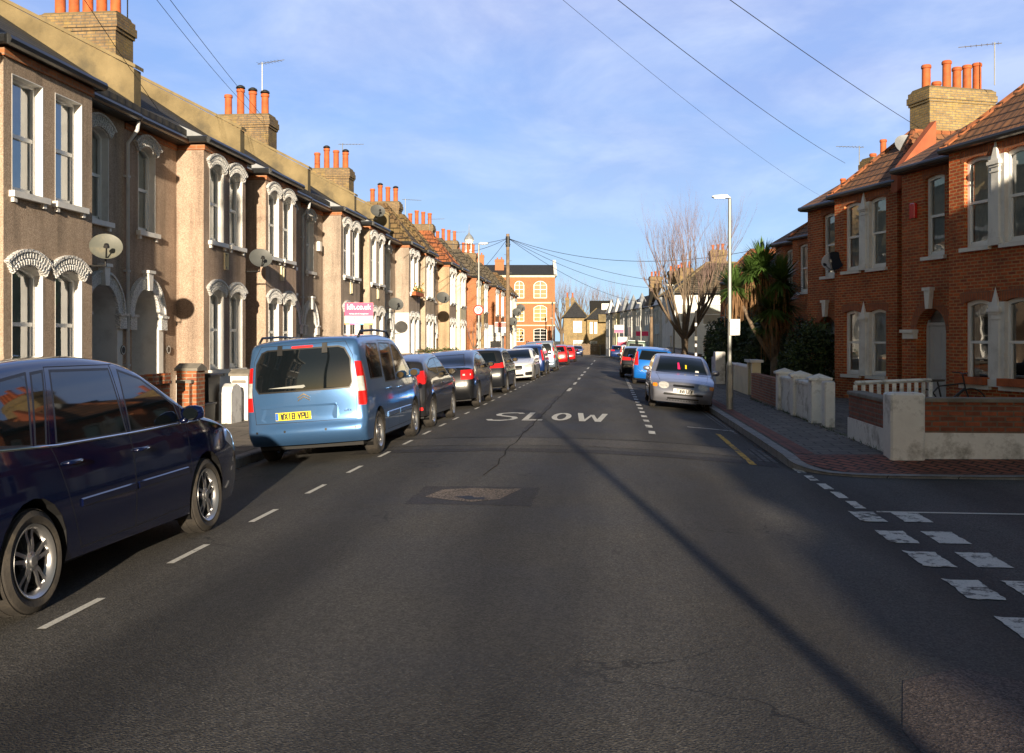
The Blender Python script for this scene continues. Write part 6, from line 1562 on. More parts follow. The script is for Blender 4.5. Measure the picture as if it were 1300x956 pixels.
def dish(loc, nrm, r, m, label, mount=(-1, 0, 0), arm=.35, vertical=None):
    t = empty('satellite_dish', loc); tag(t, label, 'satellite dish')
    n = Vector(nrm).normalized(); u = Vector((0, 0, 1)).cross(n).normalized(); v = n.cross(u)
    F = lambda a, b, c: tuple(u*a*1.12+v*b+n*c)
    mb = MB(); pr = [(r*k/7, .18*r*(k/7)**2) for k in range(8)]
    mb.lathe([(max(.001, a), c) for a, c in pr]+[(r+.008, .18*r+.004), (r, .18*r-.012)]+[(max(.001, a), c-.012) for a, c in pr[::-1]], 28, T=F)
    mb.build('reflector', M[m], t, smooth=True, uv=False, ang=50)
    mb = MB(); mb.tube([F(0, -r*.9, .12*r), F(0, -r*.95, r*.5), F(0, -.55*r, r*1.25)], [.014, .014, .012], 6); mb.tube([F(0, 0, -.02), F(0, 0, -.14)], .03, 6)
    bp = Vector(F(0, 0, -.12)); mb.tube([bp, bp+Vector((0, 0, -.25)), bp+Vector((0, 0, -.25))+Vector(mount)*arm], .02, 8)
    mb.build('mounting_arm', M['black'], t, uv=False)
    mb = MB(); mb.tube([F(0, -.6*r, r*1.2), F(0, -.45*r, r*1.4)], [.05, .035], 10); mb.build('receiver', M['black'], t, uv=False)
sn = (.45, -.8, .38); M['dishdark'] = mat('dish_dark_slate', (.014, .017, .026), .7, var=.2, spec=.2)
dish((-8.28, 15.75, 3.22), sn, .225, 'dishlight', 'large pale grey satellite dish on the corner of the nearest left bay')
dish((-8.25, 23.0, 3.62), sn, .235, 'dishgrey', 'dark grey satellite dish on the bay corner beside the light blue car', mount=(-1, 0, 0))
dish((-8.2, 37.8, 3.05), sn, .26, 'dishgrey', 'dark satellite dish just right of the pink and white agent board')
dish((-8.2, 48.7, 3.75), sn, .30, 'dishgrey', 'dark satellite dish on the bay with the brown hipped roof')
dish((-9.1, 38.6, 6.75), sn, .26, 'dishgrey', 'dark satellite dish up on the roof edge of the left terrace')
dish((6.6, 30.35, 4.0), (-.35, -.75, .35), .30, 'dishdark', 'slate grey dish on the narrow brick strip of the right house', mount=(1, .2, 0))
dish((8.45, 29.4, 7.2), (.2, -.9, .5), .36, 'lead', 'pale dish on the tiled roof above the recess of the corner house', mount=(.3, 1, 0))
for k, (y, z, lab) in enumerate(((84, 3.2, 'lower far dish on the orange terrace'), (88, 4.1, 'upper far dish on the orange terrace'), (92, 4.6, 'farthest small dish at the end of the left terrace'))): dish((-8.2, y, z), sn, .38, 'dishgrey', lab)

def aerial(loc, h, ang, label, n=7):
    t = empty('tv_aerial', loc, ang); tag(t, label, 'aerial')
    mb = MB(); mb.tube([(0, 0, 0), (0, 0, h)], .018, 6); mb.build('mast', M['steel'], t, uv=False)
    mb = MB(); mb.tube([(-.2, 0, h-.05), (1.0, 0, h-.03)], .012, 4)
    for k in range(n): mb.tube([(-.1+k*.15, -.2+.01*k, h-.04), (-.1+k*.15, .2-.01*k, h-.04)], .007, 3)
    mb.build('boom', M['steel'], t, uv=False)
Z = 9.6
aerial((-12.6, 35.3, 8.9), 2.9, R(-20), 'tall TV aerial beside the second chimney on the left'); aerial((-12.6, 46.3, 8.6), 2.4, R(10), 'TV aerial on a bent mast beside the third left chimney')
aerial((-12.2, 24.3, 8.6), 3.8, R(90), 'thin aerial mast at the first left chimney'); aerial((-12, 58, 8.4), 1.6, R(30), 'small aerial above the brown mossy roofs'); aerial((-12, 66, 8.3), 1.5, R(0), 'aerial above the red tiled bay roof')
aerial((-12, 76, 8.4), 1.6, R(0), 'aerial over the far grey roofs'); aerial((11.6, 31.5, 9.4), 1.3, R(160), 'aerial behind the large yellow brick chimney'); aerial((10.4, 43, 9.0), .8, R(190), 'small aerial by the second right chimney')

def lamp(x, y, h, z, ang, label, rt=.04):
    t = empty('street_lamp', (x, y, z), ang); tag(t, label, 'street lamp')
    mb = MB(); mb.tube([(0, 0, 0), (0, 0, 1.1)], .085, 14); mb.tube([(0, 0, 1.1), (0, 0, 1.2)], [.085, rt*1.25], 14); mb.tube([(0, 0, 1.2), (0, 0, h)], [rt*1.3, rt], 14); p = mb.build('column', M['steel'], t, smooth=True, uv=False, ang=40)
    mb = MB(); mb.box(-.05, .05, -.09, -.084, .3, .9); mb.build('access_door', M['steel'], p, uv=False)
    mb = MB(); mb.tube([(0, 0, h-.05), (0, 0, h+.03), (-.08, 0, h+.06)], .035, 8); mb.build('bracket', M['steel'], t, uv=False)
    mb = MB(); mb.prism([(.02, h+.02), (-.08, h+.10), (-.38, h+.085), (-.44, h+.06), (-.40, h+.035), (-.1, h+.02)], -.09, .09, 'y'); l = mb.build('lantern', M['steel'], t, uv=False)
    mb = MB(); mb.box(-.38, -.12, -.07, .07, h+.012, h+.02); mb.build('lens', M['whitelens'], l, uv=False)
    return t
l1 = lamp(2.98, 25.3, 5.25, PR(2.98, 25.3), 0, 'tall grey street lamp on the right pavement next to the silver car')
def sign_panel(par, x, z, w, h, y=-.09):
    mb = MB(); mb.cbox(x-w/2, x+w/2, y-.012, y, z-h/2, z+h/2, .004); return mb.build('sign_plate', M['white'], par, uv=False)
sp_ = sign_panel(l1, .12, 2.05, .24, .40)
mb = MB(); mb.tube([(0, -.0, 2.2), (0, -.1, 2.2)], .02, 6); mb.build('sign_clip', M['steel'], l1, uv=False)
text('sign_lettering', 'P', .13, M['euroblue'], sp_, (.12, -.108, 2.16), (R(90), 0, 0)); text('sign_lettering', 'Permit', .055, M['redlens'], sp_, (.12, -.108, 2.02), (R(90), 0, 0)); text('sign_lettering', 'holders', .055, M['redlens'], sp_, (.12, -.108, 1.96), (R(90), 0, 0))
l2 = lamp(-5.75, 43.7, 6.0, PL(-5.75, 43.7), pi, 'left-hand street lamp carrying a round red-ringed speed sign')
def disc(par, x, y, z, r):
    mb = MB(); T = lambda a, b, c: (x+a, y-c, z+b)
    mb.lathe([(.001, .01), (r*.78, .01)], 28, T=T); d = mb.build('sign_face', M['white'], par, uv=False)
    mb = MB(); mb.lathe([(r*.78, .012), (r, .012), (r, -.01), (.001, -.01)], 28, T=T); mb.build('red_ring', M['redlens2'], d, uv=False)
    text('sign_lettering', '20', r*.95, M['ink'], d, (x, y-.014, z), (R(90), 0, 0), 1.0, .004)
t = empty('speed_sign', (-5.75, 43.62, 0)); tag(t, 'round white speed sign with a red ring and the number twenty', 'sign'); disc(t, 0, -.05, 3.0, .22)
lamp(3.2, 50.6, 4.5, zg(50), 0, 'pale thin street lamp behind the bare tree'); lamp(3.1, 100, 5.6, zg(100), 0, 'far street lamp before the pale bay houses'); lamp(-8.5, 150, 5.6, zg(150), 0, 'farthest street lamp near the gap by the school')
lamp(2.95, -5.6, 5.3, PR(2.95, -5.6), 0, 'street lamp behind the viewer whose long shadow lies on the road', rt=.058)
def pole(x, y, h, label, r=.13, steps=True):
    z = zg(y); t = empty('telegraph_pole', (x, y, z)); tag(t, label, 'telegraph pole')
    mb = MB(); mb.tube([(0, 0, 0), (0, 0, h*.5), (0, 0, h)], [r, r*.9, r*.72], 12); mb.build('shaft', M['wood'], t, smooth=True, uv=False, ang=50)
    mb = MB(); mb.tube([(0, 0, h-.75), (0, 0, h-.15)], r*.95, 12); mb.box(-.14, .14, -.14, .14, h-.62, h-.58); mb.build('cable_collar', M['black'], t, uv=False)
    if steps:
        for k in range(4): mb = MB(); mb.tube([((.12 if k % 2 else -.12)*1.9, 0, h-1.2-.35*k), (0, 0, h-1.2-.35*k)], .012, 4); mb.build('step_iron', M['steel'], t, uv=False)
    return t
pole(-5.85, 57.3, 7.95, 'tall wooden telegraph pole rising above the left terrace with cables fanning out')
pole(-5.75, 4.6, 8.5, 'wooden telegraph pole out of frame on the left pavement, source of the overhead cables')
pole(3.3, 80, 4.5, 'dark wooden pole before the pale far houses', .15, False)
pole(-10.6, 185, 9.5, 'thin far wooden pole at the right edge of the school', .15, False)
t = empty('marker_post', (3.3, 38.9, zg(39))); tag(t, 'thin black post with white bands beside the bare tree', 'post')
mb = MB(); mb.tube([(0, 0, 0), (0, 0, 2.9)], .035, 8); p = mb.build('post_shaft', M['black'], t, uv=False)
for z in (1.15, 1.5, 2.3): mb = MB(); mb.tube([(0, 0, z), (0, 0, z+.12)], .045, 8); mb.build('band', M['white'], t, uv=False)
mb = MB(); mb.box(-.05, .05, -.06, -.04, 1.75, 1.9); mb.build('sticker', M['dishlight'], t, uv=False)

M['pink'] = mat('pink_board', (.80, .02, .14), .45, var=.03)
def board(x, y, zc, w, h, label, kind, post=True, rz=R(8)):
    z = zg(y); t = empty('agent_board', (x, y, z), rz); tag(t, label, 'agent board')
    if post:
        mb = MB(); mb.box(-.035, .035, .02, .09, 0, zc+h/2-.02); mb.build('post', M['white_old'], t, uv=False)
    mb = MB(); mb.box(-w/2, w/2, -.006, .012, zc-h/2, zc+h/2); b = mb.build('panel', M['white'], t, uv=False)
    if kind == 'kfh':
        mb = MB(); mb.box(-w/2+.002, w/2-.002, -.009, -.007, zc-h*.10, zc+h/2-.002); mb.build('pink_field', M['pink'], b, uv=False)
        text('board_lettering', 'kfh.co.uk', .225, M['upvc'], b, (0, -.012, zc+h*.30), (R(90), 0, 0), .88, .004)
        text('board_lettering', 'lettings sales & management', .062, M['upvc'], b, (0, -.012, zc-.0), (R(90), 0, 0), .82, .0008)
        text('board_lettering', 'LET BY', .11, M['pink'], b, (-w*.22, -.012, zc-h*.21), (R(90), 0, 0), .9, .002); text('board_lettering', 'managed', .05, M['dishgrey'], b, (-w*.1, -.012, zc-h*.36), (R(90), 0, 0), .9)
        cc_ = [(.9, .3, .05), (.75, .05, .3), (.3, .1, .6), (.05, .4, .7), (.3, .6, .1), (.9, .7, .05)]
        for k, c in enumerate(cc_):
            mb = MB(); mb.box(-w/2+w*k/6, -w/2+w*(k+1)/6, -.009, -.007, zc-h/2+.002, zc-h/2+.045); mb.build('colour_stripe', mat('stripe', c, .5, var=0), b, uv=False)
    else:
        mb = MB(); a = zc-h/2+.01 if kind == 'low' else zc+.02; mb.box(-w/2+.01, w/2-.01, -.009, -.007, a, a+h*.42); mb.build('colour_field', M['pink' if kind != 'red' else 'redlens2'], b, uv=False)
board(-7.5, 29.4, 2.52, .86, .66, 'pink and white letting board on a post before the left terrace', 'kfh', rz=R(5))
board(-7.2, 66, 2.7, .8, .7, 'red and white sale board low beside the telegraph pole', 'red'); board(1.2, 128, 3.6, 1.2, 1.0, 'tall white and pink board at the far end of the pale row', 'low'); board(1.6, 126, 2.0, 1.2, 1.1, 'lower white and pink board at the far end of the pale row', 'low'); board(3.6, 112, 2.5, 1.4, 1.2, 'pink-topped board before the third pale house', 'top')

def cable(a, b, sag, label, r=.007, n=24):
    a, b = Vector(a), Vector(b); pts = [a.lerp(b, k/n)-Vector((0, 0, sag*4*(k/n)*(1-k/n))) for k in range(n+1)]
    t = MB(); t.tube(pts, r, 5); o = t.build('overhead_cable', M['wire'], None, uv=False); tag(o, label, 'cable')
PT = (-5.75, 4.6, 8.3)
cable(PT, (10.1, 44.2, 9.3), .45, 'upper of the two cables crossing the sky to the right chimneys', .008); cable(PT, (10.3, 48.5, 8.3), .55, 'thin lower cable beside the long one crossing the sky', .004)
cable(PT, (9.3, 31.2, 8.1), .25, 'cable dropping to the large yellow brick chimney', .008)
cable(PT, (-12.1, 34.0, 9.5), .2, 'cable to the second left chimney, upper of the pair', .007); cable(PT, (-12.1, 34.0, 9.3), .45, 'cable to the second left chimney, lower of the pair', .006); cable(PT, (-9.6, 20.5, 6.6), .1, 'short cable sagging over the first left roofs', .006)
PT2 = (-5.85, 57.3, 7.55)
for k, (e, s, lab) in enumerate((((8.5, 67, 5.4), .9, 'cable from the pole to the house left of the palm'), ((5.6, 100, 5.4), 1.2, 'cable from the pole to the pale far row'), ((5.6, 86, 6.2), 1.0, 'cable from the pole to the white hipped house'), ((7.4, 45.5, 5.9), 1.0, 'cable from the pole to the palm house'), ((-8.3, 39, 5.8), .35, 'cable from the pole down to the flat topped bay'), ((-8.3, 47, 5.8), .3, 'cable from the pole to the brown hipped bay'), ((-8.3, 62, 5.7), .1, 'short cable from the pole to the cream house'))):
    cable(PT2, e, s, lab, .013)

M['bark'] = mat('grey_brown_bark', (.16, .12, .085), .9, var=.35, vs=8, bmp=.6, bs=40)
M['twig'] = mat('reddish_brown_twig', (.17, .11, .10), .8, var=.2)
M['leafd'] = mat('dark_evergreen_leaf', (.035, .065, .022), .6, var=.5, vs=1.5)
M['leafm'] = mat('mid_green_leaf', (.06, .10, .03), .6, var=.5, vs=1.5)
M['palml'] = mat('palm_strap_leaf', (.085, .16, .035), .5, var=.4, vs=1.2)
M['palmd'] = mat('dead_palm_leaf', (.20, .11, .05), .85, var=.35, vs=4)
def branch(mb, tw, p, d, ln, r, depth, up=.25, spread=.5, rg=rnd):
    pts = [p]; rad = [r]; n = 4; q = Vector(p); dd = Vector(d)
    for k in range(n):
        dd = (dd+Vector((rg.gauss(0, .07), rg.gauss(0, .07), up*.25))).normalized(); q = q+dd*ln/n; pts.append(q.copy()); rad.append(r*(1-.45*(k+1)/n))
    (mb if r > .02 else tw).tube(pts, rad, 6 if r > .02 else 3, caps=False)
    if depth == 0: return
    for k in range(rg.choice((2, 3, 3))):
        i = rg.choice((2, 3, 4)); a = rg.uniform(0, 2*pi)
        nd_ = (dd+Vector((cos(a), sin(a), .15))*spread*rg.uniform(.4, 1)).normalized()
        branch(mb, tw, pts[i], nd_, ln*rg.uniform(.6, .85), rad[i]*.7, depth-1, up, spread, rg)
def bare_tree(x, y, label, h=8.2, th=1.7, r=.17, n1=7, rg=None, wid=.42, depth=3, group=None, cat='tree'):
    rg = rg or random.Random(3); z = zg(y); t = empty('bare_tree', (x, y, z)); tag(t, label, cat, group)
    tr = MB(); tw = MB(); tr.tube([(0, 0, -.1), (.02, 0, .4), (.0, .03, th*.7), (0, 0, th)], [r*1.35, r, r*.92, r*1.1], 10)
    for k in range(n1):
        a = 2*pi*k/n1+rg.uniform(-.3, .3); o = rg.uniform(.1, 1)*wid
        d = Vector((cos(a)*o, sin(a)*o, 1)).normalized()
        branch(tr, tw, Vector((cos(a)*r*.5, sin(a)*r*.5, th-.15)), d, (h-th)*.42, r*.5, depth, .35, .38, rg)
    tr.build('trunk', M['bark'], t, smooth=True, uv=False); tw.build('crown', M['twig'], t, smooth=False, uv=False)
    return t
bare_tree(3.45, 46.6, 'pollarded bare street tree on the right pavement with upright reddish twigs', 7.8, 2.0, .16, 11, random.Random(11), 1.35, 5)
bare_tree(-6.3, 46.3, 'small bare tree by the cream house near the round speed sign', 3.6, 1.5, .05, 5, random.Random(5), .9, 3)
for k, (x, y, h, lab) in enumerate(((-19, 245, 17, 'far bare tree just right of the school'), (-12, 250, 18, 'tallest far bare tree behind the end of the street'), (-6, 240, 15, 'far bare tree behind the slate-roofed brown house'), (1, 255, 16, 'far bare tree above the pale dormer house'))):
    bare_tree(x, y, lab, h, 4, .4, 9, random.Random(20+k), .9, 4, 'bare trees beyond the end of the street')
def leaves(mb, c, rx, ry, rz, n, s, rg, shape=.35, mi=(0,)):
    for k in range(n):
        a = rg.uniform(0, 2*pi); b = math.acos(rg.uniform(-1, 1)); rr = rg.uniform(.55, 1.0)**.5
        lump = 1+shape*sin(3*a+c[0])*sin(2.6*b+c[1])+shape*.5*sin(7*a)*sin(6*b)
        p = Vector((rx*rr*lump*sin(b)*cos(a), ry*rr*lump*sin(b)*sin(a), rz*rr*lump*cos(b)))+Vector(c)
        if p.z < .02: p.z = rg.uniform(.02, .3)
        u = Vector((rg.gauss(0, 1), rg.gauss(0, 1), rg.gauss(0, .6))).normalized(); v = u.cross(Vector((rg.gauss(0, 1), rg.gauss(0, 1), rg.gauss(0, 1)))).normalized()
        q = s*rg.uniform(.6, 1.3)
        mb.add([tuple(p-u*q), tuple(p+v*q*.45), tuple(p+u*q), tuple(p-v*q*.45)], [(0, 1, 2, 3)], rg.choice(mi))
def bush(name, label, x, y, blobs, n, s, ms, cat='bush', stem=True):
    z = zg(y); t = empty(name, (x, y, z)); tag(t, label, cat); rg = random.Random(int(x*100+y)); mb = MB()
    tot = sum(b[3]*b[4]*b[5] for b in blobs)
    for b in blobs: leaves(mb, b[:3], b[3], b[4], b[5], int(n*b[3]*b[4]*b[5]/tot), s, rg, mi=tuple(range(len(ms))))
    mb.build('foliage', [M[m] for m in ms], t, uv=False)
    mb = MB()
    for k, b in enumerate(blobs): mb.tube([(b[0]*.7, b[1]*.7, -.1), (b[0], b[1], b[2])], [.06, .03], 6); 
    for k, b in enumerate(blobs): leaves(mb, b[:3], b[3]*.7, b[4]*.7, b[5]*.7, 160, s*1.6, rg)
    mb.build('stems', M['leafd'], t, uv=False)
    return t
bush('evergreen_hedge', 'tall dark evergreen hedge behind the pale stepped pier and the lamp post', 5.9, 46, [(0, 0, 1.2, 1.5, 3.4, 1.4), (.3, -2.2, 1.7, 1.4, 1.7, 1.5), (-.2, 2.2, 1.3, 1.2, 2.0, 1.5), (1.2, -3.6, 1.2, 1.5, 1.5, 1.4), (-.9, -.8, .7, .6, 2.4, .8)], 26000, .09, ('leafd', 'leafd', 'leafm'), 'hedge')
bush('climbing_shrub', 'dark leafy shrub in front of the palm house windows', 6.25, 32.3, [(0, 0, 1.1, .75, .8, 1.0), (.35, -.5, 1.6, .45, .5, .7), (-.4, .2, .7, .6, .6, .7), (.1, .3, 1.9, .35, .4, .5)], 6500, .06, ('leafd', 'leafm', 'leafd'))
bush('garden_shrub', 'scrambling dark shrub on white posts left of the palm trunk', 6.1, 40.3, [(0, 0, 1.3, .7, .7, 1.2), (-.6, .5, .7, .6, .6, .8)], 4200, .07, ('leafd', 'leafm'))
for k, (y, ln, lab) in enumerate(((43, 1.9, 'low brown-green hedge above the white garden wall on the left'), (48.5, 2.1, 'low clipped hedge further along the left garden walls'))):
    bush('low_hedge', lab, -7.85, y, [(0, j*.8, 1.05, .4, .7, .33) for j in range(-2, 3)], 3200, .05, ('leafm', 'leafd', 'palmd'), 'hedge')
def palm_head(mb, md, c, r, n, rg, skirt=0.):
    c = Vector(c)
    for k in range(n):
        a = rg.uniform(0, 2*pi); e = rg.uniform(-.55, 1.45); ln = r*rg.uniform(.75, 1.1)
        d = Vector((cos(a)*cos(e), sin(a)*cos(e), sin(e))); sd_ = d.cross(Vector((0, 0, 1))).normalized() if abs(d.z) < .99 else Vector((1, 0, 0))
        w_ = .034*rg.uniform(.8, 1.3); q = c.copy(); vs = []; dr = rg.uniform(.05, .4)
        for i in range(6):
            f = i/5; ww = w_*(1-f**2.2)+.002; vs += [tuple(q-sd_*ww), tuple(q+sd_*ww)]; q = q+(d+Vector((0, 0, -dr*f*1.6))).normalized()*ln/5
        mb.add(vs, [(2*i, 2*i+1, 2*i+3, 2*i+2) for i in range(5)])
    for k in range(int(n*skirt)):
        a = rg.uniform(0, 2*pi); rr = rg.uniform(.05, .3); p = c+Vector((cos(a)*rr*.5, sin(a)*rr*.5, rg.uniform(-.25, .1))); q = p+Vector((cos(a)*rr*.9, sin(a)*rr*.9, -rg.uniform(.5, 1.35)*r)); s2 = Vector((-sin(a), cos(a), 0))*.025
        m_ = (p+q)/2+Vector((cos(a), sin(a), 0))*.12
        md.add([tuple(p-s2), tuple(p+s2), tuple(m_+s2), tuple(m_-s2), tuple(q+s2*.4), tuple(q-s2*.4)], [(0, 1, 2, 3), (3, 2, 4, 5)])
t = empty('cabbage_palm', (5.95, 37.6, zg(38))); tag(t, 'spiky multi-headed cabbage palm with brown dead leaf skirts on the right', 'palm tree')
rg = random.Random(8); mb = MB(); md = MB(); tr = MB()
heads = [(-.35, -.2, 4.45, .95, .5), (-1.35, .1, 3.7, .85, 1.3), (.25, -.4, 3.9, .95, .5), (.0, -.3, 2.9, .95, .35), (-.6, .3, 3.9, .8, 1.0), (.5, .2, 3.1, .85, .4), (-.1, .2, 2.3, .8, .3), (-.75, -.1, 4.2, .7, .6)]
for x, y, z, r, s in heads:
    palm_head(mb, md, (x, y, z), r*1.12, 430, rg, s*.22)
    tr.tube([(.1, 0, .9 if z < 4 else 1.4), (x*.5, y*.5, z*.6), (x, y, z)], [.1, .08, .06], 7)
tr.tube([(.1, 0, -.1), (.1, 0, 1.5)], [.17, .13], 10)
tr.build('trunk', M['bark'], t, smooth=True, uv=False); mb.build('crown', M['palml'], t, uv=False); md.build('dead_leaves', M['palmd'], t, uv=False)
# bicycle leaning in the corner garden
t = empty('bicycle', (6.9, 21.3, 0.02), R(10)); tag(t, 'black bicycle leaning inside the corner garden behind the low wall', 'bicycle')
for nm, wx in (('front_wheel', .52), ('rear_wheel', -.52)):
    mb = MB(); mb.tube([(wx+.33*cos(2*pi*k/28), 0, .34+.33*sin(2*pi*k/28)) for k in range(29)], .016, 6, caps=False)
    for k in range(12): mb.tube([(wx, 0, .34), (wx+.32*cos(2*pi*k/12), 0, .34+.32*sin(2*pi*k/12))], .003, 3)
    mb.build(nm, M['tyre'], t, uv=False)
mb = MB()
for a, b in (((-.52, .34), (-.08, .3)), ((-.08, .3), (-.2, .82)), ((-.52, .34), (-.17, .72)), ((-.17, .72), (.36, .78)), ((-.08, .3), (.38, .68)), ((.34, .95), (.40, .66)), ((.40, .66), (.52, .34))): mb.tube([(a[0], 0, a[1]), (b[0], 0, b[1])], .017, 6)
mb.build('frame', M['black'], t, uv=False)
mb = MB(); mb.tube([(.28, -.3, 1.0), (.36, -.12, .99), (.34, 0, .97), (.36, .12, .99), (.28, .3, 1.0)], .014, 6); mb.build('handlebar', M['black'], t, uv=False)
mb = MB(); mb.prism([(-.34, .86), (-.06, .86), (-.08, .82), (-.32, .81)], -.07, .07, 'y'); mb.build('saddle', M['black'], t, uv=False)

CG = None
def mk(*a, **k): return make_car(*a, **k)
c1 = mk('parked_car', 'dark blue people carrier filling the left foreground, seen from its side', MPV, 'navy', 7.27, -4.42)
c2 = mk('parked_car', 'light metallic blue van-like car seen from behind with a big rear window and yellow plate', VAN, 'skyblue', 16.05, -4.27)
plate(c2, -.20+.03, .69, 'WX18 VPU', 'platey')
c3 = mk('parked_car', 'graphite grey hatchback parked just ahead of the light blue car', HATCH, 'graphite', 20.65, -4.25)
c4 = mk('parked_car', 'black lift-back car third in the left line, red lamp with a white band', LIFT, 'blackp', 27.0, -4.2)
c5 = mk('parked_car', 'black estate car in front of the white saloon in the left line', ESTATE, 'black2', 34.2, -4.2)
c6 = mk('parked_car', 'white saloon facing the viewer in the left line', SALOON, 'whitep', 45.5, -4.15, facing=-1)
c7 = mk('parked_car', 'dark blue people carrier right behind the white saloon', dict(MPV, sub=1), 'darkblue2', 52.5, -4.1, detail=False)
c7b = mk('parked_car', 'silver-blue tall car beyond the white saloon', VAN, 'silverblue', 59.5, -3.95, detail=False)
c8 = mk('parked_car', 'bright red hatchback with a yellow plate, far along the left line', COMPACT, 'redp', 78, -3.95, detail=False)
plate(c8, 0, .55, '', 'platey')
c9 = mk('parked_car', 'dull red car beyond the bright red hatchback', HATCH, 'redp', 90, -3.8, detail=False)
c10 = mk('parked_car', 'dark blue car facing the viewer at the far end of the street', SALOON, 'darkblue2', 139, -4.6, facing=-1, detail=False)
d1 = mk('parked_car', 'silver-lilac small saloon facing the viewer, nearest on the right', SMALL, 'silver', 27.9, 1.83, facing=-1)
d2 = mk('parked_car', 'bright blue compact hatchback behind the silver car, seen from the rear', COMPACT, 'brightblue', 43.0, 1.72)
d3 = mk('parked_car', 'black estate car beyond the bright blue hatchback with a red lamp', ESTATE, 'blackp', 49.6, 1.35, detail=False)
d4 = mk('parked_car', 'sage green off-roader with a white roof on the right', SUV, 'green', 88, 2.15, detail=False)
mb = MB(); mb.cbox(-.74, .74, -1.9, .35, 1.93, 1.99, .03); mb.build('white_roof', M['whitep'], d4, uv=False)
mb = MB(); mb.tube([(-.2, -2.04, 1.15), (-.2, -2.22, 1.15)], .36, 18); mb.build('spare_wheel', M['tyre'], d4, uv=False)
d5 = mk('parked_car', 'pale silver car beyond the green off-roader', COMPACT, 'whitep', 100, 1.75, detail=False)
d6 = mk('parked_car', 'dark car at the far end of the right-hand line, small and nearly black', ESTATE, 'darkblue2', 112, .9, detail=False)
# ---- van-like car: lamps, wiper, hinges, badge
def rp(root, pts, n, m, parent=None, off=.006, sgn=-1, th=.012):
    """small plate following the end surface: outline pts (x,z)"""
    ys = [rear_y(root, x, z, sgn)+sgn*off for x, z in pts]
    mb = MB(); k = len(pts); mb.add([(x, y, z) for (x, z), y in zip(pts, ys)]+[(x, y-sgn*th, z) for (x, z), y in zip(pts, ys)], [tuple(range(k)), tuple(range(2*k-1, k-1, -1))]+[(i, (i+1) % k, k+(i+1) % k, k+i) for i in range(k)])
    return mb.build(n, M[m], parent or root, uv=False)
for x in (-.33, .33): rp(c2, [(x-.04, 1.56), (x+.04, 1.56), (x+.035, 1.70), (x-.035, 1.70)], 'tailgate_hinge', 'trim', th=.03, off=.02)
rp(c2, [(-.52, 1.10), (.02, 1.125), (.04, 1.10), (.0, 1.08)], 'rear_wiper', 'steel', off=.02)
for z in (.925, .965):
    rp(c2, [(-.09, z-.035), (0, z+.02), (.09, z-.035), (.09, z-.014), (0, z+.042), (-.09, z-.014)], 'chevron_badge', 'chrome', off=.006, th=.006)
rp(c2, [(-.62, .62), (.46, .62), (.50, .66), (.48, .80), (.44, .82), (-.60, .82), (-.64, .80), (-.66, .66)], 'plate_recess', 'skyblue', off=.004, th=.006)
rp(c2, [(-.64, .812), (.47, .812), (.46, .838), (-.62, .838)], 'handle_bar', 'skyblue', off=.03, th=.03)
text('badge_lettering', 'eHDi', .05, M['chrome'], c2, (.62, rear_y(c2, .62, .72)-.006, .72), (R(90), 0, 0))
for x in (-.72, -.3, .3, .72): rp(c2, [(x+.018*cos(k*pi/4), .475+.018*sin(k*pi/4)) for k in range(8)], 'parking_sensor', 'trim', off=.003, th=.006)
mb = MB(); mb.cbox(-.60, .60, -1.0, -.4, .9, 1.25, .08); mb.build('parcel_shelf', M['trim'], c2, uv=False)
# silver car: plate, text, ribbons in the windscreen
plate(d1, 0, .50, 'T366 LKW', 'platew', sgn=1)
plate(c6, 0, .44, '', 'platew', sgn=1, w=.5); 
for sx in (-1, 1):
    for rr, mm, o in ((.055, 'trim', .004), (.04, 'whitelens', .008)):
        rp(d1, [(sx*.46+rr*cos(k*pi/6), .625+rr*sin(k*pi/6)) for k in range(12)], 'lamp_bowl', mm, off=o, sgn=1, th=.004)
for k in range(12): rp(d1, [(-.40+.07*k, .245), (-.36+.07*k, .245), (-.36+.07*k, .262), (-.40+.07*k, .262)], 'grille_tooth', 'trim', off=.006, sgn=1, th=.01)
rp(d1, [(.10, 1.03), (.03, 1.03), (.06, 1.20), (.10, 1.20)], 'pink_ribbon', 'pink', off=.006, sgn=1, th=.004); rp(d1, [(-.10, 1.05), (-.14, 1.05), (-.14, 1.15), (-.10, 1.15)], 'yellow_air_freshener', 'platey', off=.006, sgn=1, th=.004)
rp(d1, [(-.46, .975), (-.36, .975), (-.37, 1.02), (-.45, 1.02)], 'tax_disc', 'white', off=.006, sgn=1, th=.004)
plate(c3, 0, .50, '', 'platey'); plate(c4, 0, .66, '', 'platey'); plate(c5, 0, .60, '', 'platey'); plate(d2, 0, .62, '', 'platey')
rp(d2, [(-.5, .555), (.5, .555), (.5, .59), (-.5, .59)], 'rubbing_strip', 'trim', off=.012, th=.02)
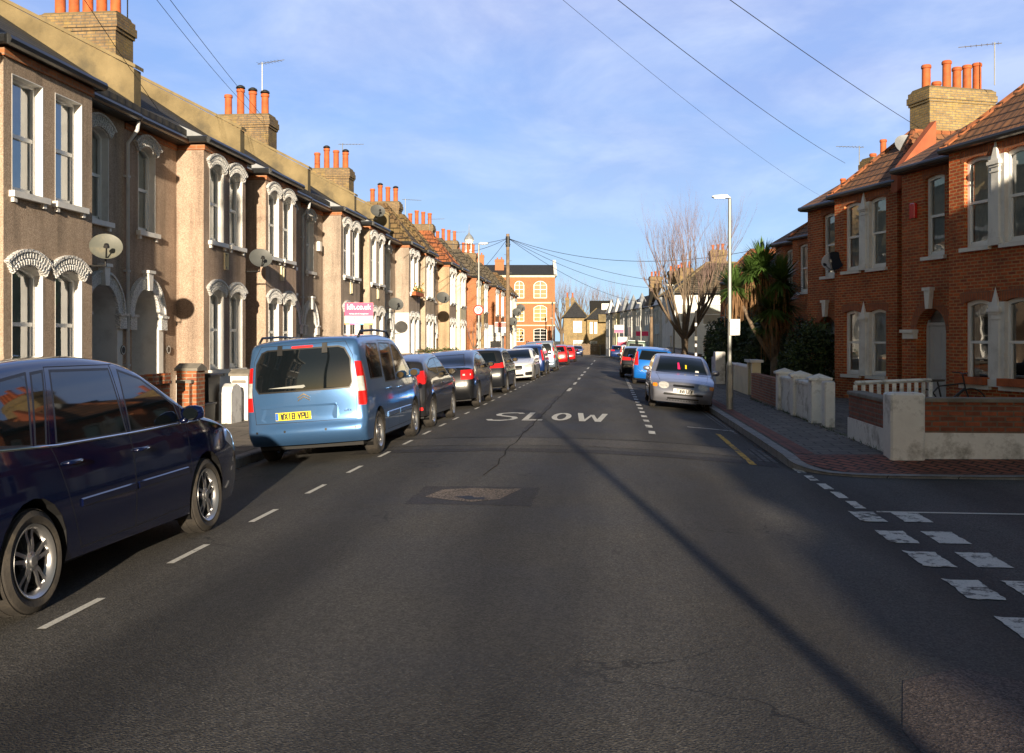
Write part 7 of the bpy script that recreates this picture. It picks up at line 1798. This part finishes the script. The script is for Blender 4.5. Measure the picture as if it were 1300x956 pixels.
for sx in (-1, 1): rp(c4, [(sx*.60, .84), (sx*.80, .84), (sx*.80, .88), (sx*.60, .88)], 'lamp_band', 'whitelens', off=.006, th=.006)
for k in range(3): rp(c6, [(-.36, .55+.04*k), (.36, .55+.04*k), (.36, .562+.04*k), (-.36, .562+.04*k)], 'grille_bar', 'chrome', off=.006, sgn=1, th=.008)

# fallen leaves and grit gathered in the gutters and by the walls
M['litter'] = mat('dry_leaf', (.16, .09, .04), .9, var=.5, vs=9)
mb = MB(); rg = random.Random(4)
for k in range(1500):
    w_ = rg.random(); y = rg.uniform(4, 45) if w_ < .7 else rg.uniform(15.3, 40)
    if w_ < .4: x = -5.33+abs(rg.gauss(0, .07)); z = G(x, y)+.008
    elif w_ < .7:
        x = 2.58-abs(rg.gauss(0, .07)); y = rg.uniform(15.5, 45); z = G(x, y)+.012
    elif w_ < .85: x = -7.6+abs(rg.gauss(0, .12)); z = PL(x, y)+.008
    else: x = 4.1-abs(rg.gauss(0, .1)); z = PR(x, y)+.01
    a = rg.uniform(0, pi); s_ = rg.uniform(.008, .028); c, d = cos(a)*s_, sin(a)*s_
    mb.add([(x-c, y-d, z), (x+d*.6, y-c*.6, z+rg.uniform(0, .008)), (x+c, y+d, z), (x-d*.6, y+c*.6, z+rg.uniform(0, .012))], [(0, 1, 2, 3)])
o = mb.build('leaf_litter', M['litter'], None, uv=False); tag(o, 'dry brown leaf scraps gathered in the gutters and along the wall feet', 'leaf litter', kind='stuff')
mb = MB()
for k in range(900):
    side = rg.random() < .5; x = (-7.62 if side else 4.12)+rg.gauss(0, .02); y = rg.uniform(13, 40) if side else rg.uniform(15.4, 30)
    z = (PL if side else PR)(x, y); h = rg.uniform(.02, .09); a = rg.uniform(0, pi); q = .006
    mb.add([(x-cos(a)*q, y-sin(a)*q, z), (x+cos(a)*q, y+sin(a)*q, z), (x+rg.gauss(0, .03), y+rg.gauss(0, .03), z+h)], [(0, 1, 2)])
o = mb.build('weeds', M['leafm'], None, uv=False); tag(o, 'thin green weeds growing along the foot of the garden walls', 'weeds', kind='stuff')
